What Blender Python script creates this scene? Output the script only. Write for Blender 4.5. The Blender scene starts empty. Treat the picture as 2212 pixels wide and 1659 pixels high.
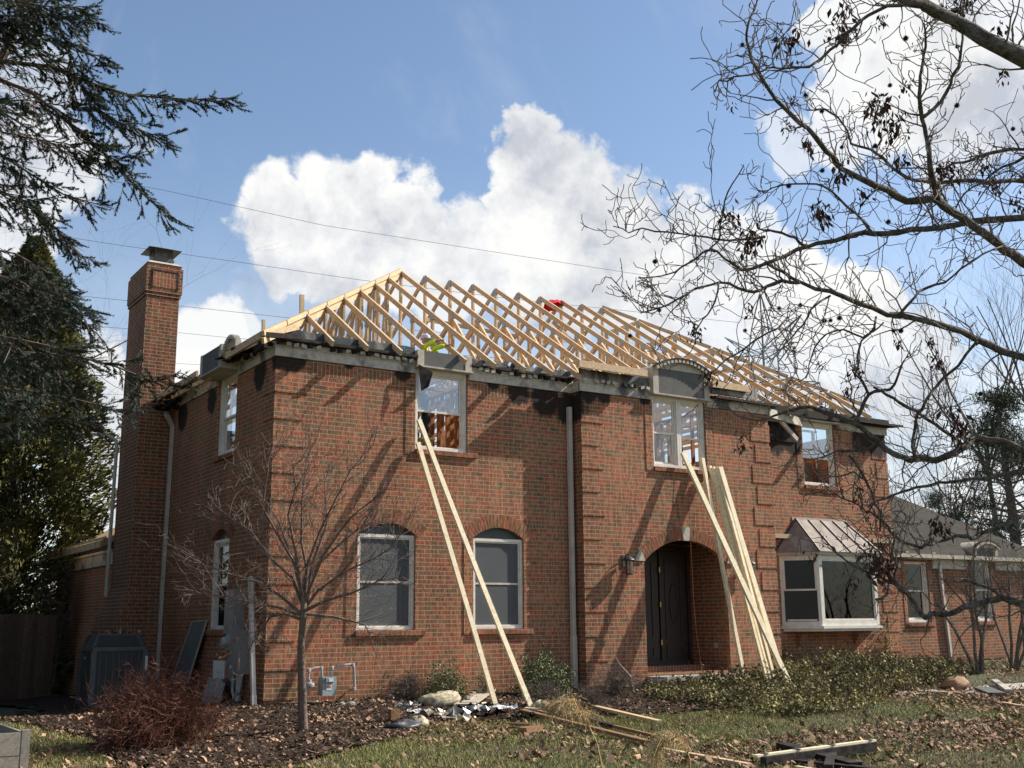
import bpy, math, random
import numpy as np
from mathutils import Vector, Matrix
R = random.Random(7)
S = bpy.context.scene
COL = S.collection
# ------------------------------------------------------------------ camera
CAM = Vector((-7.09, -18.33, 1.095))
YAW, PITCH, ROLL, F = -.581, .210, -.008, 2428.5      # F in units of a 2212 px wide picture
cy, sy, cp, sp = math.cos(YAW), math.sin(YAW), math.cos(PITCH), math.sin(PITCH)
FW = Vector((-sy*cp, cy*cp, sp)); R0 = Vector((cy, sy, 0)); U0 = R0.cross(FW)
c_, s_ = math.cos(ROLL), math.sin(ROLL)
RT = c_*R0 + s_*U0; UP = -s_*R0 + c_*U0
cd = bpy.data.cameras.new('camera'); cam = bpy.data.objects.new('camera', cd); COL.objects.link(cam)
m = Matrix((RT, UP, -FW)).transposed().to_4x4(); m.translation = CAM; cam.matrix_world = m
cd.sensor_fit = 'HORIZONTAL'; cd.sensor_width = 36; cd.lens = 36*F/2212
cd.clip_start = .1; cd.clip_end = 3000
S.camera = cam
def ray(u, v): return FW + (u-1106)/F*RT - (v-829.5)/F*UP
def at(u, v, D): return CAM + ray(u, v)*D                       # point at a distance
def up(u, v, ax, val):                                           # point on an axis plane
    d = ray(u, v); i = 'XYZ'.index(ax); return CAM + d*((val-CAM[i])/d[i])
# ------------------------------------------------------------------ light
SUN_D = Vector((3.75, -1.0, 3.05)).normalized()                   # towards the sun
EL = math.asin(SUN_D.z); AZ = math.atan2(SUN_D.x, SUN_D.y)
sl = bpy.data.lights.new('sun', 'SUN'); sl.energy = 5.0; sl.angle = math.radians(.5); sl.color = (1, .95, .86)
so = bpy.data.objects.new('sun', sl); COL.objects.link(so)
so.rotation_euler = SUN_D.to_track_quat('Z', 'Y').to_euler(); so.location = (20, -10, 30)
W = bpy.data.worlds.new('World'); S.world = W; W.use_nodes = True
S.view_settings.view_transform = 'Standard'; S.view_settings.look = 'None'
S.view_settings.exposure = .72; S.view_settings.gamma = 1
class NT:
    def __init__(s, tree): s.t = tree; s.t.nodes.clear()
    def n(s, typ, **k):
        nd = s.t.nodes.new(typ)
        for a, b in k.items():
            if a == 'inp':
                for i, val in b.items(): nd.inputs[i].default_value = val
            else: setattr(nd, a, b)
        return nd
    def l(s, a, b): s.t.links.new(a, b)
    def math(s, op, a, b=None, c=None, clamp=False):
        nd = s.t.nodes.new('ShaderNodeMath'); nd.operation = op; nd.use_clamp = clamp
        for i, x in enumerate((a, b, c)):
            if x is None: continue
            if isinstance(x, (int, float)): nd.inputs[i].default_value = x
            else: s.l(x, nd.inputs[i])
        return nd.outputs[0]
    def mix(s, f, a, b, mode='MIX'):
        nd = s.t.nodes.new('ShaderNodeMix'); nd.data_type = 'RGBA'; nd.blend_type = mode
        for i, x in ((0, f), (6, a), (7, b)):
            if isinstance(x, (int, float)): nd.inputs[i].default_value = x
            elif isinstance(x, tuple): nd.inputs[i].default_value = x if len(x) == 4 else (*x, 1)
            else: s.l(x, nd.inputs[i])
        return nd.outputs[2]
    def rng(s, v, a, b, c=0., d=1., smooth=True):
        nd = s.t.nodes.new('ShaderNodeMapRange')
        if smooth: nd.interpolation_type = 'SMOOTHSTEP'
        s.l(v, nd.inputs[0])
        for i, x in enumerate((a, b, c, d)): nd.inputs[i+1].default_value = x
        return nd.outputs[0]
    def noise(s, vec, scale, detail=4, rough=.55, dist=0):
        nd = s.n('ShaderNodeTexNoise'); nd.inputs['Scale'].default_value = scale; nd.inputs['Detail'].default_value = detail
        nd.inputs['Roughness'].default_value = rough; nd.inputs['Distortion'].default_value = dist
        if vec is not None: s.l(vec, nd.inputs['Vector'])
        return nd
    def ramp(s, fac, stops, interp='LINEAR'):
        nd = s.n('ShaderNodeValToRGB'); e = nd.color_ramp; e.interpolation = interp
        while len(e.elements) > 1: e.elements.remove(e.elements[0])
        e.elements[0].position = stops[0][0]; e.elements[0].color = (*stops[0][1], 1)
        for p, c in stops[1:]:
            x = e.elements.new(p); x.color = (*c, 1)
        s.l(fac, nd.inputs[0]); return nd.outputs[0]
# sky: Nishita daylight, with cumulus where the photograph has it
w = NT(W.node_tree)
tc = w.n('ShaderNodeTexCoord')
sky = w.n('ShaderNodeTexSky'); sky.sky_type = 'NISHITA'; sky.sun_disc = False
sky.sun_elevation = EL; sky.sun_rotation = AZ; sky.air_density = 1.0; sky.dust_density = .6; sky.ozone_density = 1.5
bgA = w.n('ShaderNodeBackground'); bgA.inputs[1].default_value = .10; w.l(sky.outputs[0], bgA.inputs[0])
nz = w.noise(tc.outputs['Generated'], 7, 7, .62)
nz2 = w.noise(tc.outputs['Generated'], 30, 5, .6)
vs = w.n('ShaderNodeVectorMath', operation='SUBTRACT'); w.l(nz.outputs['Color'], vs.inputs[0]); vs.inputs[1].default_value = (.5, .5, .5)
vm = w.n('ShaderNodeVectorMath', operation='SCALE'); w.l(vs.outputs[0], vm.inputs[0]); vm.inputs['Scale'].default_value = .085
vs2 = w.n('ShaderNodeVectorMath', operation='SUBTRACT'); w.l(nz2.outputs['Color'], vs2.inputs[0]); vs2.inputs[1].default_value = (.5, .5, .5)
vm2 = w.n('ShaderNodeVectorMath', operation='SCALE'); w.l(vs2.outputs[0], vm2.inputs[0]); vm2.inputs['Scale'].default_value = .042
va = w.n('ShaderNodeVectorMath', operation='ADD'); w.l(tc.outputs['Generated'], va.inputs[0]); w.l(vm.outputs[0], va.inputs[1])
va2 = w.n('ShaderNodeVectorMath', operation='ADD'); w.l(va.outputs[0], va2.inputs[0]); w.l(vm2.outputs[0], va2.inputs[1])
CL = [(600,470,100,1),(710,430,105,1),(800,395,85,1),(860,450,95,1),(640,545,90,.9),(760,540,120,1),(890,560,120,1),
 (1170,300,60,1),(1160,370,85,1),(1235,385,90,1),(1110,430,60,1),(1265,460,110,1),(1160,500,120,1),(1350,520,115,1),(1040,560,120,.95),(1220,600,150,1),(1400,620,140,1),(960,620,90,.8),
 (1490,490,75,.95),(1570,570,120,.95),(1650,500,60,.7),(1700,640,130,1),(1850,650,100,1),(1520,680,120,.85),(1800,770,120,.9),(1960,800,130,.9),(1640,820,120,.8),
 (1900,50,130,.95),(2010,150,150,1),(2130,190,140,.9),(1850,160,90,.9),(1775,30,45,.9),(1720,290,75,.6),(2080,300,90,.8),(2180,60,120,.85),(1840,250,80,.8),
 (470,760,110,.95),(410,830,110,1),(540,720,60,.8),(200,870,110,.95),(235,1010,130,.95),(180,770,70,.6),(100,340,120,.8),(40,480,110,.8),(60,140,90,.5),(30,700,120,.7),
 (1990,1000,150,.7),(2110,1080,120,.8),(2180,900,120,.6),(290,290,45,.35),(600,690,130,.3),(-300,300,250,.5),(2700,300,350,.9),(3300,800,400,.8),(2900,1200,400,.7)]
cur = None
for (u, v, r, a) in CL:
    d = ray(u, v).normalized()
    dn = w.n('ShaderNodeVectorMath', operation='DISTANCE'); w.l(va2.outputs[0], dn.inputs[0]); dn.inputs[1].default_value = d
    k = w.rng(dn.outputs['Value'], r/F*.82, r/F*1.12, a, 0.)
    cur = k if cur is None else w.math('MAXIMUM', cur, k)
# other side of the sky: scattered cloud away from the view
g = w.noise(tc.outputs['Generated'], 2.2, 6, .6)
dt = w.n('ShaderNodeVectorMath', operation='DOT_PRODUCT'); w.l(tc.outputs['Generated'], dt.inputs[0]); dt.inputs[1].default_value = FW
away = w.rng(dt.outputs['Value'], .25, .75, 1, 0)
gen = w.math('MULTIPLY', w.rng(g.outputs['Fac'], .55, .7, 0, .6), away)
cur = w.math('MAXIMUM', cur, gen)
wis = w.noise(tc.outputs['Generated'], 3.0, 6, .65, 1.5)
cur = w.math('MAXIMUM', cur, w.rng(wis.outputs['Fac'], .5, .8, 0, .22))
hz_ = w.n('ShaderNodeSeparateXYZ'); w.l(tc.outputs['Generated'], hz_.inputs[0])
cur = w.math('MAXIMUM', cur, w.rng(hz_.outputs['Z'], .0, .42, .55, 0))
sh = w.noise(va.outputs[0], 9, 5, .6)
ccol = w.ramp(w.math('ADD', w.math('MULTIPLY', sh.outputs['Fac'], .75), w.math('MULTIPLY', nz2.outputs['Fac'], .25)),
              [(.37, (.54, .57, .63)), (.45, (.73, .745, .77)), (.54, (.92, .92, .91))])
bgB = w.n('ShaderNodeBackground'); bgB.inputs[1].default_value = .66; w.l(ccol, bgB.inputs[0])
ms = w.n('ShaderNodeMixShader'); w.l(cur, ms.inputs[0]); w.l(bgA.outputs[0], ms.inputs[1]); w.l(bgB.outputs[0], ms.inputs[2])
wo = w.n('ShaderNodeOutputWorld'); w.l(ms.outputs[0], wo.inputs[0])
# ------------------------------------------------------------------ materials
def newmat(name):
    mt = bpy.data.materials.new(name); mt.use_nodes = True; t = NT(mt.node_tree)
    b = t.n('ShaderNodeBsdfPrincipled'); o = t.n('ShaderNodeOutputMaterial'); t.l(b.outputs[0], o.inputs[0])
    return mt, t, b
def bump(t, b, h, strength=.3, dist=.01):
    bn = t.n('ShaderNodeBump'); bn.inputs['Strength'].default_value = strength; bn.inputs['Distance'].default_value = dist
    t.l(h, bn.inputs['Height']); t.l(bn.outputs[0], b.inputs['Normal'])
def mat(name, col, rough=.7, var=.25, scale=20, island=0., metal=0, bmp=.15, col2=None):
    mt, t, b = newmat(name)
    g = t.n('ShaderNodeNewGeometry')
    nn = t.noise(g.outputs['Position'], scale, 5)
    f = t.rng(nn.outputs['Fac'], .3, .7)
    c2 = col2 or tuple(x*(1-var) for x in col)
    c1 = tuple(min(1, x*(1+var*.5)) for x in col)
    c = t.mix(f, c2, c1)
    if island:
        v = t.rng(g.outputs['Random Per Island'], 0, 1, 1-island, 1+island, False)
        h = t.n('ShaderNodeHueSaturation'); t.l(v, h.inputs['Value']); t.l(c, h.inputs['Color']); c = h.outputs[0]
    t.l(c, b.inputs['Base Color']); b.inputs['Roughness'].default_value = rough; b.inputs['Metallic'].default_value = metal
    if rough > .6: b.inputs['Specular IOR Level'].default_value = .12
    if bmp: bump(t, b, nn.outputs['Fac'], bmp, .01)
    return mt
SOOT = [(.3,0,5.72,.35),(.05,.0,5.7,.3),(0,.75,5.55,.42),(0,3.4,5.5,.35),(0,5.3,5.5,.45),(2.5,0,5.7,.22),(5.1,0,5.62,.36),(5.75,0,5.55,.5),(6.3,-.1,5.4,.45),(7.0,-.31,5.7,.25),
        (4.5,0,5.75,.2),(11.9,.25,5.5,.6),(12.6,.25,5.4,.6),(13.1,.25,5.3,.45),(15.6,.25,5.55,.5),(16.2,.25,5.5,.5),(6.6,-.31,5.7,.3),(1.4,0,5.75,.15),(8.1,-.31,5.75,.2)]
def brick_mat(name, soldier=False, soot=True, tone=1.0, per_island=False):
    mt, t, b = newmat(name)
    g = t.n('ShaderNodeNewGeometry')
    p = t.n('ShaderNodeSeparateXYZ'); t.l(g.outputs['Position'], p.inputs[0])
    q = t.n('ShaderNodeSeparateXYZ'); t.l(g.outputs['True Normal'], q.inputs[0])
    side = t.math('GREATER_THAN', t.math('ABSOLUTE', q.outputs['X']), .6)
    u = t.math('ADD', t.math('MULTIPLY', p.outputs['X'], t.math('SUBTRACT', 1, side)), t.math('MULTIPLY', p.outputs['Y'], side))
    u = t.math('ADD', u, t.math('MULTIPLY', side, .13))
    cv = t.n('ShaderNodeCombineXYZ')
    wob = t.noise(g.outputs['Position'], 9, 2)
    wb = t.math('MULTIPLY', t.math('SUBTRACT', wob.outputs['Fac'], .5), .012)
    zz = t.math('ADD', p.outputs['Z'], wb)
    if soldier: t.l(zz, cv.inputs[0]); t.l(u, cv.inputs[1])
    else: t.l(u, cv.inputs[0]); t.l(zz, cv.inputs[1])
    br = t.n('ShaderNodeTexBrick'); t.l(cv.outputs[0], br.inputs['Vector']); br.offset = .5 if not soldier else 0
    I = br.inputs; I['Scale'].default_value = 1; I['Color1'].default_value = (0, 0, 0, 1); I['Color2'].default_value = (1, 1, 1, 1)
    I['Mortar Size'].default_value = .0065; I['Mortar Smooth'].default_value = .25; I['Brick Width'].default_value = .285 if not soldier else .30; I['Row Height'].default_value = .079 if not soldier else .078
    I['Mortar'].default_value = (0, 0, 0, 1)
    st = t.n('ShaderNodeMapping'); st.inputs['Scale'].default_value = (24, 24, 6) if not soldier else (9, 9, 30); t.l(g.outputs['Position'], st.inputs[0])
    streak = t.noise(st.outputs[0], 1, 4, .6)
    blot = t.noise(g.outputs['Position'], 13, 3)
    pal = [(0, (.225, .130, .070)), (.25, (.29, .138, .072)), (.45, (.36, .128, .064)), (.62, (.30, .138, .073)), (.8, (.40, .112, .056)), (1, (.245, .132, .074))]
    src = g.outputs['Random Per Island'] if per_island else br.outputs['Color']
    if not per_island:
        sepc = t.n('ShaderNodeSeparateColor'); t.l(br.outputs['Color'], sepc.inputs[0]); src = sepc.outputs[0]
    src = t.math('ADD', src, t.math('MULTIPLY', t.math('SUBTRACT', blot.outputs['Fac'], .5), .7), clamp=True)
    bc = t.ramp(src, pal)
    dk = t.rng(streak.outputs['Fac'], .36, .60, .55, 1.1)
    bc = t.mix(1., bc, t.n('ShaderNodeCombineColor').outputs[0], 'MIX') if False else bc
    h = t.n('ShaderNodeHueSaturation'); t.l(dk, h.inputs['Value']); t.l(bc, h.inputs['Color'])
    big = t.noise(g.outputs['Position'], .8, 4)
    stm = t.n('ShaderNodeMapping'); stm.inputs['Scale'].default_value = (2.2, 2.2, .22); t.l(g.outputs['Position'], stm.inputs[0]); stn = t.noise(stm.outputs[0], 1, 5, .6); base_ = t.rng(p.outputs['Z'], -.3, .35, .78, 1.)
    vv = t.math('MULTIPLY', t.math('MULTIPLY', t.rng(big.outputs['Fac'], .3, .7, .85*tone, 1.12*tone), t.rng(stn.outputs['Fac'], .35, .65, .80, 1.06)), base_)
    h2 = t.n('ShaderNodeHueSaturation'); t.l(vv, h2.inputs['Value']); t.l(h.outputs[0], h2.inputs['Color'])
    mort = t.mix(blot.outputs['Fac'], (.31, .23, .145), (.42, .33, .215))
    c = h2.outputs[0] if per_island else t.mix(br.outputs['Fac'], h2.outputs[0], mort)
    if soot:
        cur = None
        dn0 = t.noise(st.outputs[0], .35, 3)
        for (x, y, z, r) in SOOT:
            dn = t.n('ShaderNodeVectorMath', operation='DISTANCE'); t.l(g.outputs['Position'], dn.inputs[0]); dn.inputs[1].default_value = (x, y, z)
            k = t.rng(dn.outputs['Value'], r*.25, r*1.25, 1, 0); cur = k if cur is None else t.math('MAXIMUM', cur, k)
        cur = t.rng(t.math('ADD', cur, t.math('SUBTRACT', dn0.outputs['Fac'], .55)), .25, .65, 0, .93)
        c = t.mix(cur, c, (.012, .011, .011))
    t.l(c, b.inputs['Base Color']); b.inputs['Roughness'].default_value = .88; b.inputs['Specular IOR Level'].default_value = .2
    hh = t.math('SUBTRACT', t.math('MULTIPLY', streak.outputs['Fac'], .8), t.math('MULTIPLY', br.outputs['Fac'], .0 if per_island else .75))
    bump(t, b, hh, .5, .012)
    return mt
M = {}
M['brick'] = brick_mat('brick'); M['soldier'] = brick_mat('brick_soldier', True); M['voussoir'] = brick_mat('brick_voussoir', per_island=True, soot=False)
M['brickdark'] = brick_mat('brick_red_wing', tone=.85, soot=False); M['brickchim_nicheshade'] = brick_mat('brick_weathered_and_niche_shade', tone=.72, soot=False)  # darkest tone: weathering on the chimney, painted shade in the entry niche
def wood_mat(name, a, c, rough=.75, scale=1.0, knots=True):
    mt, t, b = newmat(name); g = t.n('ShaderNodeNewGeometry'); tcn = t.n('ShaderNodeTexCoord')
    nn = t.noise(g.outputs['Position'], 9*scale, 6, .65, 2.0)
    n2 = t.noise(g.outputs['Position'], 55*scale, 3, .5)
    f = t.rng(nn.outputs['Fac'], .35, .7)
    col = t.mix(f, a, c)
    if knots:
        vo = t.n('ShaderNodeTexVoronoi'); vo.inputs['Scale'].default_value = 5.5; t.l(g.outputs['Position'], vo.inputs['Vector'])
        col = t.mix(t.rng(vo.outputs['Distance'], .05, .11, .75, 0), col, tuple(x*.33 for x in c))
    v = t.rng(g.outputs['Random Per Island'], 0, 1, .68, 1.15, False)
    h = t.n('ShaderNodeHueSaturation'); t.l(v, h.inputs['Value']); t.l(col, h.inputs['Color'])
    t.l(h.outputs[0], b.inputs['Base Color']); b.inputs['Roughness'].default_value = rough; b.inputs['Specular IOR Level'].default_value = .25
    bump(t, b, n2.outputs['Fac'], .15, .004); return mt
M['lumber'] = wood_mat('fresh_lumber', (.64, .465, .285), (.46, .31, .17))
M['paleboard'] = wood_mat('pale_lumber', (.80, .70, .49), (.62, .49, .30))
M['stud'] = wood_mat('old_stud', (.42, .17, .06), (.22, .085, .035))
M['charwood'] = mat('charred_wood', (.022, .020, .018), .8, .5, 14, col2=(.06, .045, .035))
M['oldwood'] = wood_mat('weathered_lumber', (.30, .17, .085), (.15, .085, .045))
M['fencewood'] = wood_mat('fence_wood', (.19, .13, .085), (.11, .078, .052))
M['greywood'] = wood_mat('grey_timber', (.30, .26, .21), (.19, .165, .135))
def trim_mat():
    mt, t, b = newmat('trim_paint'); g = t.n('ShaderNodeNewGeometry')
    n1 = t.noise(g.outputs['Position'], 1.6, 5, .6); n2 = t.noise(g.outputs['Position'], 14, 4)
    c = t.mix(t.rng(n2.outputs['Fac'], .3, .7), (.38, .335, .27), (.50, .445, .36))
    c = t.mix(t.rng(n1.outputs['Fac'], .50, .66, 0, .92), c, (.03, .028, .026))
    t.l(c, b.inputs['Base Color']); b.inputs['Roughness'].default_value = .6; return mt
M['trim'] = trim_mat()
M['trimclean'] = mat('trim_paint_clean', (.44, .385, .31), .75, .15, 6)
M['panelgrey'] = mat('panel_grey', (.125, .12, .112), .8, .15, 5)
M['white'] = mat('white_vinyl', (.68, .625, .54), .45, .12, 8, bmp=.03)
M['downspout'] = mat('downspout_paint', (.52, .455, .38), .5, .15, 4, bmp=.02)
M['char'] = mat('char', (.010, .009, .009), .85, .5, 10, col2=(.05, .04, .035), bmp=.4)
def foil():
    mt, t, b = newmat('scorched_wrap'); g = t.n('ShaderNodeNewGeometry')
    mp = t.n('ShaderNodeMapping'); mp.inputs['Scale'].default_value = (1, 1, .35); t.l(g.outputs['Position'], mp.inputs[0])
    n1 = t.noise(mp.outputs[0], 2.2, 8, .62, .4); n2 = t.noise(g.outputs['Position'], 22, 4, .6, .5)
    c = t.ramp(n1.outputs['Fac'], [(.40, (.012, .012, .013)), (.48, (.05, .047, .043)), (.53, (.16, .145, .12)), (.68, (.26, .235, .20))])
    t.l(c, b.inputs['Base Color']); b.inputs['Roughness'].default_value = .5
    bump(t, b, n2.outputs['Fac'], .35, .015); return mt
M['foil'] = foil()
M['screen'] = mat('insect_screen', (.060, .065, .068), .6, .2, 3, bmp=0)
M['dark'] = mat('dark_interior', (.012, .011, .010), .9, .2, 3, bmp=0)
M['tan'] = mat('kraft_panel', (.42, .32, .22), .8, .15, 3)
M['drywall'] = mat('drywall', (.30, .29, .27), .9, .2, 2)
def glass(name, refl=.5, tint=(.85, .9, .92)):
    mt, t, b = newmat(name)
    tr = t.n('ShaderNodeBsdfTransparent'); tr.inputs[0].default_value = (*tint, 1)
    gl = t.n('ShaderNodeBsdfGlossy'); gl.inputs['Roughness'].default_value = .02; gl.inputs['Color'].default_value = (.9, .93, .95, 1)
    fr = t.n('ShaderNodeLayerWeight'); fr.inputs[0].default_value = .5
    f = t.math('ADD', t.math('MULTIPLY', t.math('POWER', fr.outputs['Facing'], 3.0), .5), refl+.03, clamp=True)
    mx = t.n('ShaderNodeMixShader'); t.l(f, mx.inputs[0]); t.l(tr.outputs[0], mx.inputs[1]); t.l(gl.outputs[0], mx.inputs[2])
    t.l(mx.outputs[0], [n for n in t.t.nodes if n.type == 'OUTPUT_MATERIAL'][0].inputs[0]); return mt
def bark():
    mt, t, b = newmat('lichened_bark'); g = t.n('ShaderNodeNewGeometry'); n1 = t.noise(g.outputs['Position'], 30, 6, .7); n2 = t.noise(g.outputs['Position'], 9, 5, .6); n3 = t.noise(g.outputs['Position'], 75, 4, .6)
    c = t.mix(t.rng(n1.outputs['Fac'], .35, .65), (.070, .060, .051), (.21, .18, .15)); c = t.mix(t.rng(n2.outputs['Fac'], .54, .66, 0, .75), c, (.26, .25, .20))
    t.l(c, b.inputs['Base Color']); b.inputs['Roughness'].default_value = .95; b.inputs['Specular IOR Level'].default_value = .1; bump(t, b, t.math('ADD', n1.outputs['Fac'], n3.outputs['Fac']), 1.0, .02); return mt
M['bark'] = bark()
def meshscreen():
    mt, t, b = newmat('screen_mesh'); g = t.n('ShaderNodeNewGeometry'); n1 = t.noise(g.outputs['Position'], 1.6, 4)
    t.l(t.mix(n1.outputs['Fac'], (.085, .09, .095), (.125, .13, .13)), b.inputs['Base Color']); b.inputs['Roughness'].default_value = .8
    tr = t.n('ShaderNodeBsdfTransparent'); mx = t.n('ShaderNodeMixShader'); mx.inputs[0].default_value = .38; t.l(b.outputs[0], mx.inputs[1]); t.l(tr.outputs[0], mx.inputs[2]); t.l(mx.outputs[0], [n for n in t.t.nodes if n.type == 'OUTPUT_MATERIAL'][0].inputs[0]); return mt
M['meshscreen'] = meshscreen()
M['glass'] = glass('glass', .04); M['glassdark'] = glass('glass_dark', -.01, (.30, .33, .33)); M['glassref'] = glass('glass_reflecting', .14)
M['steel'] = mat('galvanised_steel', (.12, .11, .095), .5, .2, 30, metal=.8)
M['plate'] = mat('truss_plate', (.36, .38, .38), .45, .2, 60, metal=.6)
M['copper'] = mat('copper_roof', (.26, .225, .185), .7, .4, 3.2, metal=0, col2=(.18, .145, .115), bmp=.04)
M['copperdark'] = mat('copper_seam', (.07, .04, .05), .5, .3, 5, metal=.3)
M['door'] = mat('dark_door', (.028, .013, .009), .5, .3, 6)
M['brass'] = mat('brass', (.75, .52, .16), .35, .1, 20, metal=.8)
M['stone'] = mat('cast_stone', (.46, .42, .35), .8, .15, 12)
M['concrete'] = mat('concrete', (.42, .39, .34), .85, .2, 5)
M['green_box'] = mat('meter_grey', (.24, .24, .22), .5, .15, 6)
M['pipe'] = mat('painted_pipe', (.33, .34, .33), .5, .15, 10)
M['meterblue'] = mat('gas_meter_paint', (.27, .32, .32), .5, .2, 14)
M['label'] = mat('sticker', (.62, .60, .56), .6, .1, 40); M['red'] = mat('red_cloth', (.62, .02, .025), .8, .35, 9); M['redlabel'] = mat('red_label', (.55, .07, .04), .6, .1, 10)
M['blackmetal'] = mat('black_metal', (.035, .033, .032), .5, .2, 10); M['acdark'] = mat('condenser_grey', (.018, .019, .021), .5, .2, 4); M['acframe'] = mat('condenser_frame', (.075, .080, .082), .5, .15, 4)
M['lamp_glass'] = mat('amber_glass', (.42, .27, .16), .3, .2, 8)
M['pylon'] = mat('pylon_steel', (.20, .21, .225), .6, .1, 1, bmp=0); M['wire'] = mat('power_wire', (.09, .10, .115), .6, .1, 1, bmp=0); M['insul'] = mat('insulator', (.05, .045, .045), .4, .1, 1, bmp=0)
M['twig'] = mat('twig_bark', (.17, .130, .105), .85, .4, 20, bmp=0)
M['barkpale'] = mat('young_bark', (.17, .125, .10), .85, .35, 22, bmp=.2)
M['shrubtwig'] = mat('red_twig', (.155, .068, .045), .85, .4, 12, island=.45, bmp=0)
M['deadleaf'] = mat('dead_leaf', (.075, .042, .030), .8, .4, 6, island=.5, bmp=0)
M['ball'] = mat('seed_ball', (.028, .02, .016), .9, .3, 30, bmp=0)
M['spruceneedle'] = mat('spruce_needle', (.060, .082, .068), .7, .35, 2.2, island=.45, bmp=0, col2=(.04, .045, .028))
M['arbor'] = mat('arborvitae_leaf', (.135, .125, .042), .8, .4, 1.2, island=.45, bmp=0, col2=(.055, .058, .024))
M['pine'] = mat('pine_needle', (.055, .072, .040), .7, .35, 1.5, island=.4, bmp=0)
M['box_leaf'] = mat('boxwood_leaf', (.115, .135, .035), .55, .35, 5, island=.55, bmp=0, col2=(.05, .075, .022))
M['ivy'] = mat('creeper_leaf', (.25, .215, .085), .7, .4, 1.6, island=.75, bmp=0, col2=(.075, .068, .034))
M['hydr'] = mat('dried_shrub', (.16, .125, .10), .85, .35, 14, island=.4, bmp=0)
M['litter'] = mat('leaf_litter', (.32, .20, .125), .8, .35, 3, island=.6, bmp=0, col2=(.15, .088, .055))
M['grassblade'] = mat('grass_blade', (.20, .20, .058), .75, .35, 1.5, island=.5, bmp=0, col2=(.27, .215, .10))
M['chip'] = mat('mulch_chip', (.045, .034, .026), .85, .4, 5, island=.7, bmp=0, col2=(.09, .062, .045))
M['plume'] = mat('grass_plume', (.52, .38, .19), .8, .25, 12, island=.35, bmp=0)
M['skin'] = mat('skin', (.36, .20, .13), .55, .1, 10, bmp=0); M['hivis'] = mat('hivis_shirt', (.55, .72, .05), .7, .12, 9); M['jeans'] = mat('work_trousers', (.035, .04, .05), .8, .2, 9)
M['cap'] = mat('pale_cap', (.50, .50, .49), .7, .2, 14); M['glove'] = mat('work_glove', (.10, .045, .03), .8, .2, 14); M['boot'] = mat('boot', (.05, .035, .025), .6, .2, 14)
M['insulation'] = mat('mineral_wool', (.46, .40, .27), .95, .4, 12, bmp=.8, col2=(.20, .17, .12)); M['rock'] = mat('pale_rock', (.36, .32, .26), .85, .35, 7, bmp=.5)
M['foilscrap'] = mat('foil_scrap', (.34, .33, .31), .35, .3, 9, metal=.5); M['blackplastic'] = mat('black_plastic', (.03, .031, .033), .5, .3, 9)
M['orange'] = mat('orange_cord', (.42, .10, .03), .6, .1, 9, bmp=0); M['shingle'] = None; M['yellow'] = mat('yellow_ladder', (.6, .45, .05), .5, .1, 9)
M['teal'] = mat('teal_print', (.03, .14, .15), .6, .2, 9); M['blue'] = mat('blue_label', (.02, .10, .32), .6, .1, 9); M['whitepaper'] = mat('white_scrap', (.70, .68, .66), .7, .2, 20)
def shingle():
    mt, t, b = newmat('roof_shingle'); g = t.n('ShaderNodeNewGeometry')
    p = t.n('ShaderNodeSeparateXYZ'); t.l(g.outputs['Position'], p.inputs[0]); cv = t.n('ShaderNodeCombineXYZ'); t.l(p.outputs['X'], cv.inputs[0]); t.l(p.outputs['Z'], cv.inputs[1])
    br = t.n('ShaderNodeTexBrick'); t.l(cv.outputs[0], br.inputs['Vector']); I = br.inputs
    I['Scale'].default_value = 1; I['Color1'].default_value = (.042, .036, .028, 1); I['Color2'].default_value = (.068, .06, .048, 1); I['Mortar'].default_value = (.06, .055, .05, 1)
    I['Mortar Size'].default_value = .006; I['Brick Width'].default_value = .4; I['Row Height'].default_value = .085
    n2 = t.noise(g.outputs['Position'], 40, 4)
    c = t.mix(.5, br.outputs['Color'], t.mix(n2.outputs['Fac'], (.035, .032, .027), (.08, .073, .063)))
    t.l(c, b.inputs['Base Color']); b.inputs['Roughness'].default_value = .95; b.inputs['Specular IOR Level'].default_value = .05; bump(t, b, br.outputs['Fac'], .4, -.02); return mt
M['shingle'] = shingle()
def groundmat():
    mt, t, b = newmat('lawn_soil'); g = t.n('ShaderNodeNewGeometry')
    a = t.noise(g.outputs['Position'], .7, 6, .6); a2 = t.noise(g.outputs['Position'], 18, 6, .7); a3 = t.noise(g.outputs['Position'], 70, 3, .6)
    gr = t.mix(a2.outputs['Fac'], (.06, .08, .020), (.17, .17, .06))
    dirt = t.mix(a2.outputs['Fac'], (.05, .034, .022), (.20, .135, .09))
    c = t.mix(t.rng(a.outputs['Fac'], .50, .64), gr, dirt)
    c = t.mix(t.rng(a3.outputs['Fac'], .35, .7), t.mix(1., c, (.35, .35, .35), 'MULTIPLY'), c)
    t.l(c, b.inputs['Base Color']); b.inputs['Roughness'].default_value = .95
    bump(t, b, a2.outputs['Fac'], .8, .05); return mt
M['ground'] = groundmat()
M['mulch'] = mat('mulch', (.045, .029, .019), .97, .6, 30, col2=(.014, .009, .006), bmp=.9)
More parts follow.
